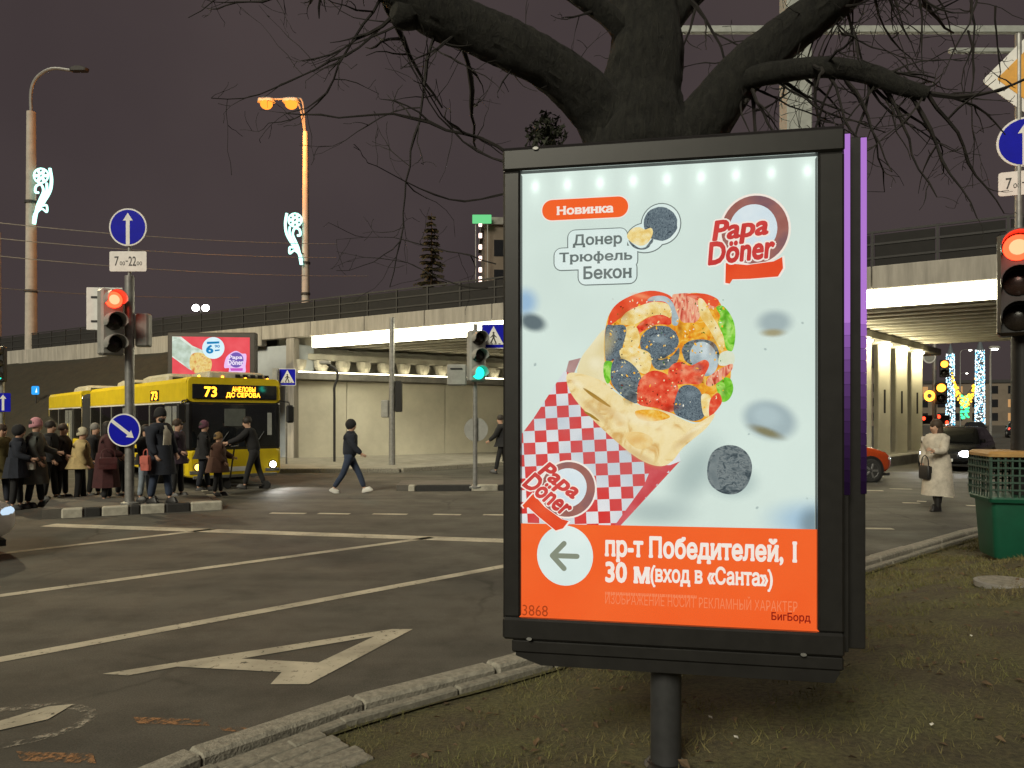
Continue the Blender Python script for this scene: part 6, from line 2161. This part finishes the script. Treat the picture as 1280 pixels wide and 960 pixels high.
bl(smooth_poly([z9(805, 580), z9(830, 450), z9(905, 380), z9(970, 360), z9(1040, 395), z9(1100, 410), z9(1090, 560), z9(1075, 650), z9(880, 655), z9(870, 590)]), lg, 5, 'roundel')
bl(ellipse(*z9(965, 480), 9.2, 9.6, 26), emat('screen violet', S(120, 96, 180), 1), 6, 'roundel')
mb = MB(M)
a, b = u(870, 480), u(1045, 420)
lettering(mb, 'Papa', a[0], a[1], b[0], b[1], -.0, .03)
a, b = u(855, 545), u(1060, 480)
lettering(mb, 'Döner', a[0], a[1], b[0], b[1], -.0, .03)
for v in mb.v:
    v.y = -.026
mb.build('lettering', emat('screen near white', S(244, 232, 250), 1), bb)
bl([z9(885, 590), z9(1055, 590), z9(1050, 625), z9(895, 625)], emat('screen magenta', S(206, 90, 190), 1), 7, 'ribbon')
bl([z9(110, 680), z9(715, 680), z9(690, 740), z9(640, 800), z9(110, 800)], pmat('screen white', [S(206, 240, 250), S(228, 248, 252)], 2), 6, 'caption_bar')
bl(ellipse(*z9(345, 780), 5.2, 5.2, 22), emat('screen teal', S(60, 130, 180), 1), 7, 'caption_mark')

# ================================================================== GREEN BIN
pb = Vector((5.63, 8.35, 0))
pb.z = lawn_z(pb.x, pb.y)
M_gr = mat('green plastic', (.004, .075, .040), .45, var=.2, scale=5)
M_grd = mat('dark green lattice', (.03, .07, .05), .6)
bn = thing('waste_bin', 'green plastic bin with a dark lattice crate on top near the kerb', 'bin', pb, R(-14))
MB().loft([[(x, y, z) for x, y in rrect(-w_, -d_, w_, d_, .05, 3)] for z, w_, d_ in ((0, .27, .25), (.03, .28, .26), (.55, .31, .29), (.62, .315, .295))]).build('tub', M_gr, bn, True)
MB().loft([[(x, y, z) for x, y in rrect(-w_, -d_, w_, d_, .05, 3)] for z, w_, d_ in ((.62, .35, .33), (.66, .36, .34), (.68, .35, .33))]).build('rim', M_gr, bn)
zt_ = 1.12
for fx in range(11):
    x = -.34 + .068 * fx
    for y in (-.33, .33):
        MB().box(x - .009, x + .009, y - .006, y + .006, .67, zt_).build('lattice_bar', M_grd, bn)
for fy in range(9):
    y = -.32 + .08 * fy
    for x in (-.35, .35):
        MB().box(x - .006, x + .006, y - .009, y + .009, .67, zt_).build('lattice_bar', M_grd, bn)
for z in (.76, .84, .92, 1.0, 1.08):
    for y in (-.338, .338):
        MB().box(-.36, .36, y - .005, y + .005, z - .009, z + .009).build('lattice_bar', M_grd, bn)
    for x in (-.358, .358):
        MB().box(x - .005, x + .005, -.33, .33, z - .009, z + .009).build('lattice_bar', M_grd, bn)
MB().loft([[(x, y, z) for x, y in rrect(-w_, -w_ * .95, w_, w_ * .95, .05, 3)] for z, w_ in ((1.12, .37), (1.15, .37), (1.18, .33))]).build('top_tray', mat('ochre tray', (.40, .24, .08), .6), bn)
# ================================================================== PEOPLE
M_skin = mat('skin', (.50, .30, .21), .6, var=.08)
def cloth(nm, col, rough=.9):
    return mat(nm, col, rough, var=.3, scale=9, bump=.3, bscale=25)
C_black = cloth('black cloth', (.014, .014, .016))
C_navy = cloth('navy cloth', (.016, .02, .032))
C_jean = cloth('blue denim', (.03, .045, .085))
C_ljean = cloth('light denim', (.22, .26, .31))
C_grey = cloth('grey wool', (.11, .12, .11))
C_cream = cloth('cream puffer', (.50, .38, .18))
C_maroon = cloth('maroon cloth', (.055, .014, .016))
C_brown = cloth('brown cloth', (.085, .038, .024))
C_olive = cloth('olive cloth', (.12, .095, .03))
C_white = cloth('pale coat cloth', (.55, .50, .42))
C_pink = cloth('pink knit', (.55, .26, .30))
C_knit = cloth('white knit', (.55, .50, .36))
C_purple = cloth('plum knit', (.10, .035, .06))
C_tan = cloth('tan knit', (.24, .15, .06))
C_shirt = cloth('white shirt', (.50, .46, .38))
M_hair_d = mat('dark hair', (.018, .013, .01), .7)
M_hair_b = mat('brown hair', (.05, .03, .018), .7)
M_hair_g = mat('grey hair', (.22, .21, .19), .7)
M_shoe = mat('dark shoe', (.012, .011, .011), .5)
M_shoe_w = mat('white shoe', (.55, .54, .50), .5)
M_eye = mat('eye', (.01, .008, .006), .3)
M_lip = mat('lip', (.28, .09, .08), .5)

def skin_mesh(verts, edges, radii, sub=1):
    me = bpy.data.meshes.new('figure')
    me.from_pydata([tuple(v) for v in verts], edges, [])
    ob = bpy.data.objects.new('figure', me)
    COL.objects.link(ob)
    md = ob.modifiers.new('skin', 'SKIN')
    md.use_smooth_shade = True
    if not me.skin_vertices:
        raise RuntimeError('no skin layer')
    sv_ = me.skin_vertices[0].data
    for i, r in enumerate(radii):
        sv_[i].radius = r if isinstance(r, tuple) else (r, r)
    sv_[0].use_root = True
    ss = ob.modifiers.new('sub', 'SUBSURF')
    ss.levels = sub
    ss.render_levels = sub
    dg = bpy.context.evaluated_depsgraph_get()
    out = bpy.data.meshes.new_from_object(ob.evaluated_get(dg))
    bpy.data.objects.remove(ob)
    bpy.data.meshes.remove(me)
    out.shade_smooth()
    return out

def person(label, loc, face, h=1.74, top=C_black, legs=C_black, shoes=M_shoe, hair=M_hair_d, hat=None, hood=None, stride=0.0, coat=0.0, lean=0.0,
           armL=(8, 22), armR=(-6, 12), bulk=1.0, long_hair=False, beard=False, front=None, boots=False, skirt=None, look=0.0, group='people waiting at the crossing'):
    t = thing('person', label, 'person', loc, R(face), group)
    s_ = h / 1.76
    hipz, L1, L2 = .93, .43, .40
    def leg(sd, ta, sa):
        hp = Vector((0, sd * .095, hipz))
        kn = hp + Vector((math.sin(ta), sd * .01, -math.cos(ta))) * L1
        an = kn + Vector((math.sin(sa), 0, -math.cos(sa))) * L2
        return hp, kn, an
    a = R(stride)
    lf = leg(1, a * 1.0, a * .75)
    rf = leg(-1, -a * .75 + R(2), -a * 1.25)
    dz = .09 - min(lf[2].z, rf[2].z)
    def foot(an, back):
        tilt = .05 if back else -.03
        return an + Vector((.11, 0, -.045 + (0 if not back else -.01)))
    lt, rt_ = foot(lf[2], False), foot(rf[2], stride > 5)
    ln = R(lean)
    def up(v):                                       # lean the trunk about the pelvis
        q = Vector(v) - Vector((0, 0, .96))
        return Vector((q.x * math.cos(ln) + q.z * math.sin(ln), q.y, -q.x * math.sin(ln) + q.z * math.cos(ln) + .96))
    pel, wai, che, nek = up((0, 0, .97)), up((.0, 0, 1.10)), up((.01, 0, 1.32)), up((.0, 0, 1.49))
    jaw, sku, cro = up((.035, 0, 1.575)), up((.018, 0, 1.655)), up((.005, 0, 1.715))
    nose = jaw.lerp(sku, .55) + Vector((.095 * math.cos(ln), 0, -.005))
    def arm(sd, ua, fa):
        sh = up((0, sd * .175, 1.425))
        ua, fa = R(ua), R(fa)
        el = sh + Vector((math.sin(ua), sd * .16, -math.cos(ua))) * .285
        wr = el + Vector((math.sin(fa), -sd * .05, -math.cos(fa))) * .25
        fd = Vector((math.sin(fa + .2), -sd * .08, -math.cos(fa + .2))).normalized()
        pm = wr + fd * .075
        return sh, el, wr, pm, fd
    al, ar_ = arm(1, *armL), arm(-1, *armR)
    V = [pel, wai, che, nek, jaw, sku, cro, nose]
    Rr = [.095, .085, .100, .050, .066, .088, .070, .012]
    E_ = [(0, 1), (1, 2), (2, 3), (3, 4), (4, 5), (5, 6), (4, 7)]
    for hp, kn, an, ft in ((*lf, lt), (*rf, rt_)):
        n_ = len(V)
        V += [hp, kn, an, ft]
        Rr += [.075, .050, .036, .022]
        E_ += [(0, n_), (n_, n_ + 1), (n_ + 1, n_ + 2), (n_ + 2, n_ + 3)]
    for sd, (sh, el, wr, pm, fd) in ((1, al), (-1, ar_)):
        n_ = len(V)
        V += [sh, el, wr, pm]
        Rr += [.040, .034, .028, .026]
        E_ += [(2, n_), (n_, n_ + 1), (n_ + 1, n_ + 2), (n_ + 2, n_ + 3)]
        sdv = Vector((fd.z, 0, -fd.x)) if abs(fd.x) + abs(fd.z) > .1 else Vector((1, 0, 0))
        cur = Vector((0, -sd, 0))
        for j, fl2 in enumerate((.062, .072, .068, .052)):
            b0 = pm + sdv * (.03 - .02 * j)
            m0 = len(V)
            V += [b0 + fd * fl2 * .55, b0 + (fd * .75 + cur * .6) * fl2]
            Rr += [.009, .008]
            E_ += [(n_ + 3, m0), (m0, m0 + 1)]
        m0 = len(V)
        V += [wr + fd * .03 + sdv * .045, wr + fd * .075 + sdv * .060]
        Rr += [.010, .009]
        E_ += [(n_ + 2, m0), (m0, m0 + 1)]
    def fin(v):
        return (Vector((v.x, v.y, v.z + dz))) * s_
    link('body', skin_mesh([fin(v) for v in V], E_, [r * s_ for r in Rr]), M_skin, t)
    # trousers
    B = bulk
    Vt, Rt, Et = [pel + Vector((0, 0, .06)), pel + Vector((0, 0, -.02))], [.135 * B, .14 * B], [(0, 1)]
    for hp, kn, an in (lf, rf):
        n_ = len(Vt)
        Vt += [hp + Vector((0, 0, -.06)), kn, an + Vector((0, 0, .02))]
        Rt += [.105, .078, .066]
        Et += [(1, n_), (n_, n_ + 1), (n_ + 1, n_ + 2)]
    link('trousers', skin_mesh([fin(v) for v in Vt], Et, [r * s_ for r in Rt]), legs, t)
    # jacket with sleeves
    low = .86 if coat <= 0 else .94
    Vj = [up((0, 0, low)), up((0, 0, 1.08)), up((.01, 0, 1.30)), up((0, 0, 1.43)), up((.0, 0, 1.51))]
    Rj = [.172 * B, .168 * B, .180 * B, .14 * B, .085]
    Ej = [(0, 1), (1, 2), (2, 3), (3, 4)]
    for sh, el, wr, pm, fd in (al, ar_):
        n_ = len(Vj)
        Vj += [sh, el, wr + fd * .015]
        Rj += [.094 * B, .080 * B, .058 * B]
        Ej += [(3, n_), (n_, n_ + 1), (n_ + 1, n_ + 2)]
    jk = link('jacket', skin_mesh([fin(v) for v in Vj], Ej, [r * s_ for r in Rj]), top, t)
    if front is not None:                            # open coat: lighter shirt front
        MB().loft([[fin(up((x, y, z))) for x, y in ((xo, -w_), (xo + .03, 0), (xo, w_), (xo - .06, w_ * .8), (xo - .06, -w_ * .8))] for z, xo, w_ in ((.93, .165, .085), (1.1, .168, .095), (1.3, .178, .09), (1.46, .11, .05))]).build('shirt_front', front, t, True)
    if coat > 0:                                      # skirt of the coat
        rings = []
        for z, q in ((1.10, .0), (.98, .25), (.98 - (coat) * .5, .6), (.98 - coat, 1.0)):
            r1, r2 = (.175 + .06 * q) * B, (.195 + .06 * q) * B
            st = abs(math.sin(R(stride))) * .16 * q
            rings.append([fin(up((0, 0, 1.10)) * 0 + Vector(((r1 + st) * math.cos(u * math.pi / 8) + (up((0, 0, z)).x if z > .95 else 0), r2 * math.sin(u * math.pi / 8) * (1 + .04 * math.sin(u * 3)), z))) for u in range(16)])
        MB().loft(rings).build('coat_skirt', skirt or top, t, True)
    for an, back in ((lf[2], False), (rf[2], stride > 5)):
        c0 = an
        pit = R(28) if back and stride > 12 else (R(-14) if stride > 12 else 0)
        M = Matrix.Translation(fin(c0)) @ Matrix.Rotation(pit, 4, 'Y') @ Matrix.Scale(s_, 4)
        sh_ = MB(M).loft([[(x, y, z) for x, y in rrect(-.075 + i_, -.048 + i_ * .5, .19 - i_ * 1.4, .048 - i_ * .5, .035, 3)] for z, i_ in ((-.088, .004), (-.07, 0), (-.035, .012), (.02, .045))]).build('shoe', shoes, t, True)
        if boots:
            MB(M).tube([(0, 0, -.02), (0, 0, .26)], [.055, .062], 10).build('boot_shaft', shoes, sh_, True)
    hc = fin(up((.012, 0, 1.655)))
    Mh = Matrix.Translation(hc) @ Matrix.Rotation(ln, 4, 'Y') @ Matrix.Rotation(R(look), 4, 'Z') @ Matrix.Scale(s_, 4)
    if hat is not None:
        hm, kind = hat
        MB(Mh).ball((-.012, 0, .022), .117, 16, 10, (1, .91, 1.08), -.1).build('hat', hm, t, True)
        MB(Mh).loft([[(-.012 + r_ * math.cos(u * math.pi / 8), r_ * .91 * math.sin(u * math.pi / 8), z - .022 * math.cos(u * math.pi / 8) * -1) for u in range(16)] for z, r_ in ((-.045, .112), (-.035, .119), (.0, .120), (.022, .117))]).build('hat_cuff', hm, t, True)
        if kind == 'pom':
            MB(Mh).ball((-.01, 0, .165), .035, 8, 6).build('pompom', hm, t, True)
    if hood is not None:
        MB(Mh).ball((-.022, 0, .005), .128, 16, 12, (1, .88, 1.05)).build('hood', hood, t, True)
        MB(Mh).ball((.062, 0, -.02), .070, 12, 9, (.6, .8, 1.1)).build('hood_opening', M_skin, t, True)
    else:
        MB(Mh).ball((-.022, 0, .022), .112, 14, 10, (1, .93, 1.0), -.45 if not long_hair else -.9).build('hair', hair, t, True)
        if long_hair:
            MB(Mh).loft([[(-.05 + .075 * math.cos(u * .785) * f_, .085 * math.sin(u * .785) * f_, z) for u in range(8)] for z, f_ in ((.03, 1.1), (-.08, 1.15), (-.20, 1.05), (-.28, .6))]).build('long_hair', hair, t, True)
        if beard:
            MB(Mh).ball((.045, 0, -.085), .062, 10, 8, (1, 1.0, 1.0)).build('beard', hair, t, True)
    for y in (-.033, .033):
        MB(Mh).ball((.088, y, .0), .011, 6, 5).build('eye', M_eye, t)
    MB(Mh).ball((.096, 0, -.068), .017, 8, 5, (.5, 1.2, .35)).build('mouth', M_lip, t)
    return t

def at_px(px, py, z=0.0):
    return G(px, py, z)
def up_h(p, top_py):                                  # height of a figure at p whose head top is at photo row top_py
    return H + (HY - top_py) / F * p.y - p.z
IZ = .16
P_ = []
def pl(label, px, py, top_py, face, z=0.0, **kw):
    p = at_px(px, py, z)
    rp_ = random.Random(px)
    kw.setdefault('armL', (rp_.uniform(-8, 25), rp_.uniform(15, 95)))
    kw.setdefault('armR', (rp_.uniform(-15, 15), rp_.uniform(5, 80)))
    kw.setdefault('stride', rp_.uniform(2, 11))
    kw.setdefault('look', rp_.uniform(-40, 30))
    kw.setdefault('lean', rp_.uniform(0, 5))
    face += rp_.uniform(-22, 22)
    return person(label, p, face, h=up_h(p, top_py), **kw), p
pl('person in an olive coat at the far left edge of the crowd', 0, 634, 530, -10, top=C_olive, legs=C_navy, coat=.35, hair=M_hair_b)
pl('person in a dark hooded coat left of the woman in the pink hat', 20, 637, 531, 5, top=C_navy, legs=C_black, coat=.30, hood=C_black, hair=M_hair_b)
t_, p_ = pl('woman in a grey coat and pink knitted hat carrying a white bag', 43, 634, 523, 12, top=C_grey, legs=C_navy, hat=(C_pink, 'plain'), coat=.50, boots=False, stride=7, armL=(18, 75), armR=(5, 30))
def handbag(label, base_p, face, off, z, w_, h_, m, strap=None):
    ang = R(face)
    q = Matrix.Rotation(ang, 4, 'Z') @ Vector(off)
    t = thing('handbag', label, 'bag', (base_p.x + q.x, base_p.y + q.y, base_p.z + z), ang)
    MB().loft([[(x * f_, y * f_, zz_) for x, y in rrect(-w_ / 2, -.045, w_ / 2, .045, .03, 3)] for zz_, f_ in ((0, .9), (h_ * .15, 1), (h_ * .85, .97), (h_, .82))]).build('bag_body', m, t, True)
    MB().box(-w_ * .47, w_ * .47, -.052, -.044, h_ * .45, h_ * .95, .01).build('flap', m, t)
    MB().tube(bez([(-w_ * .35, 0, h_ * .9), (-w_ * .3, 0, h_ * 1.5), (0, .0, h_ * 1.75), (w_ * .3, 0, h_ * 1.5), (w_ * .35, 0, h_ * .9)] if strap is None else strap, 5), .010, 6).build('strap', m, t)
    return t
handbag('small white handbag at the side of the woman in the grey coat', p_, 12, (.0, -.30, 0), .78, .26, .15, mat('white leather', (.55, .53, .46), .45), [(-.11, 0, .12), (-.06, .06, .35), (.0, .14, .62), (.06, .06, .35), (.11, 0, .12)])
pl('bareheaded man in black just right of the pink hat', 62, 626, 526, 5, top=C_black, legs=C_black, coat=.1, hair=M_hair_d, stride=6)
pl('person with brown hair in a dark brown jacket behind the cream puffer', 77, 624, 530, 0, top=cloth('dark brown cloth', (.03, .02, .018)), legs=C_black, coat=.28, hair=M_hair_b)
pl('woman in a cream puffer jacket and white knitted hat', 100, 630, 535, 20, z=0.0, top=C_cream, legs=C_black, hat=(C_knit, 'plain'), coat=.14, bulk=1.25, shoes=M_shoe_w, stride=5, armL=(5, 35), armR=(0, 30))
pl('grey haired person in a dark jacket behind the maroon coat', 117, 622, 529, 8, top=C_black, legs=C_black, hair=M_hair_g, coat=.2)
t_, p_ = pl('woman with long dark hair in a long maroon coat', 133, 629, 527, 25, z=0.05, top=C_maroon, legs=C_black, hair=M_hair_d, long_hair=True, coat=.62, bulk=1.12, stride=5)
handbag('dark red bag hanging beside the woman in the maroon coat', p_, 25, (.05, -.33, 0), .72, .36, .24, cloth('dark red leather', (.07, .014, .016), .5))
pl('person in black mostly hidden behind the signal post', 151, 622, 530, 10, z=.1, top=C_black, legs=C_black, coat=.3, hair=M_hair_d)
pl('person in a dark jacket and pale jeans just right of the signal post', 181, 626, 531, 5, z=IZ, top=C_black, legs=C_ljean, hair=M_hair_d, coat=.12, stride=6)
t_, p_ = pl('bearded man in a black beanie and open dark coat with white shirt', 200, 629, 510, -15, z=IZ, top=C_navy, legs=C_jean, hat=(C_black, 'plain'), coat=.42, bulk=1.12, front=C_shirt, beard=True, stride=10, armL=(10, 30), armR=(-2, 24))
handbag('salmon red paper bag held by the bearded man', p_, -15, (.02, -.40, 0), .66, .20, .28, cloth('salmon paper', (.48, .12, .09), .7), [(-.05, 0, .27), (-.04, 0, .36), (0, .02, .40), (.04, 0, .36), (.05, 0, .27)])
pl('person in dark plum clothes right behind the bearded man', 221, 622, 524, 0, z=.1, top=cloth('dark plum cloth', (.035, .02, .035)), legs=C_black, hair=M_hair_b, coat=.2)
pl('person in black with a plum hat in front of the bus door', 254, 614, 526, 15, top=C_black, legs=C_navy, hat=(C_purple, 'plain'), coat=.15)
pl('stout person in a brown coat and tan hat in front of the bus', 272, 620, 541, 10, top=C_brown, legs=C_black, hat=(C_tan, 'plain'), coat=.30, bulk=1.35, armL=(30, 65), stride=6)
t_, p_ = pl('person in black leaning forward on a kick scooter before the bus', 318, 611, 519, 178, top=C_black, legs=C_black, hair=M_hair_d, lean=14, stride=16, armL=(48, 72), armR=(48, 72))
sc = thing('kick_scooter', 'dark kick scooter under the leaning person before the bus', 'scooter', (p_.x - .28, p_.y - .02, 0), R(178))
MB().box(-.55, .32, -.07, .07, .10, .135, .012).build('deck', M_black, sc)
MB().tube([(.36, 0, .12), (.30, 0, .55), (.22, 0, 1.10)], .022, 8).build('stem', M_black, sc)
MB().tube([(.22, -.24, 1.10), (.22, .24, 1.10)], .018, 8).build('handlebar', M_black, sc)
for x in (-.60, .40):
    wheel(sc, x, 0, .11, .045, -1)
t_, p_ = pl('man in a dark hooded jacket and jeans walking in front of the wall', 437, 616, 521, 0, top=C_navy, legs=C_jean, hood=C_black, stride=26, shoes=M_shoe_w, armL=(-20, 18), armR=(22, 48), lean=3, bulk=1.08, group='people walking')
pl('person in dark clothes half hidden by the left edge of the lightbox', 628, 592, 518, 150, top=C_black, legs=C_black, hair=M_hair_d, stride=14, armL=(25, 50), coat=.15, group='people walking')
t_, p_ = pl('woman in a long pale coat standing on the road at the right', 1172, 638, 524, 200, top=C_white, legs=C_black, hair=M_hair_b, coat=.66, bulk=1.12, boots=True, armL=(18, 96), armR=(6, 22), look=-15, long_hair=True, group='people walking')
handbag('black handbag hanging from the arm of the woman in the pale coat', p_, 95, (.0, .26, 0), .62, .30, .26, M_shoe)

# last look over the copies: things that nothing tells apart share their label and group
for o in bpy.data.objects:
    if o.name.split('.')[0] in ('crossing_dash', 'orange_road_patch') and o.get('kind') == 'structure':
        o['group'] = 'pieces of worn road paint'
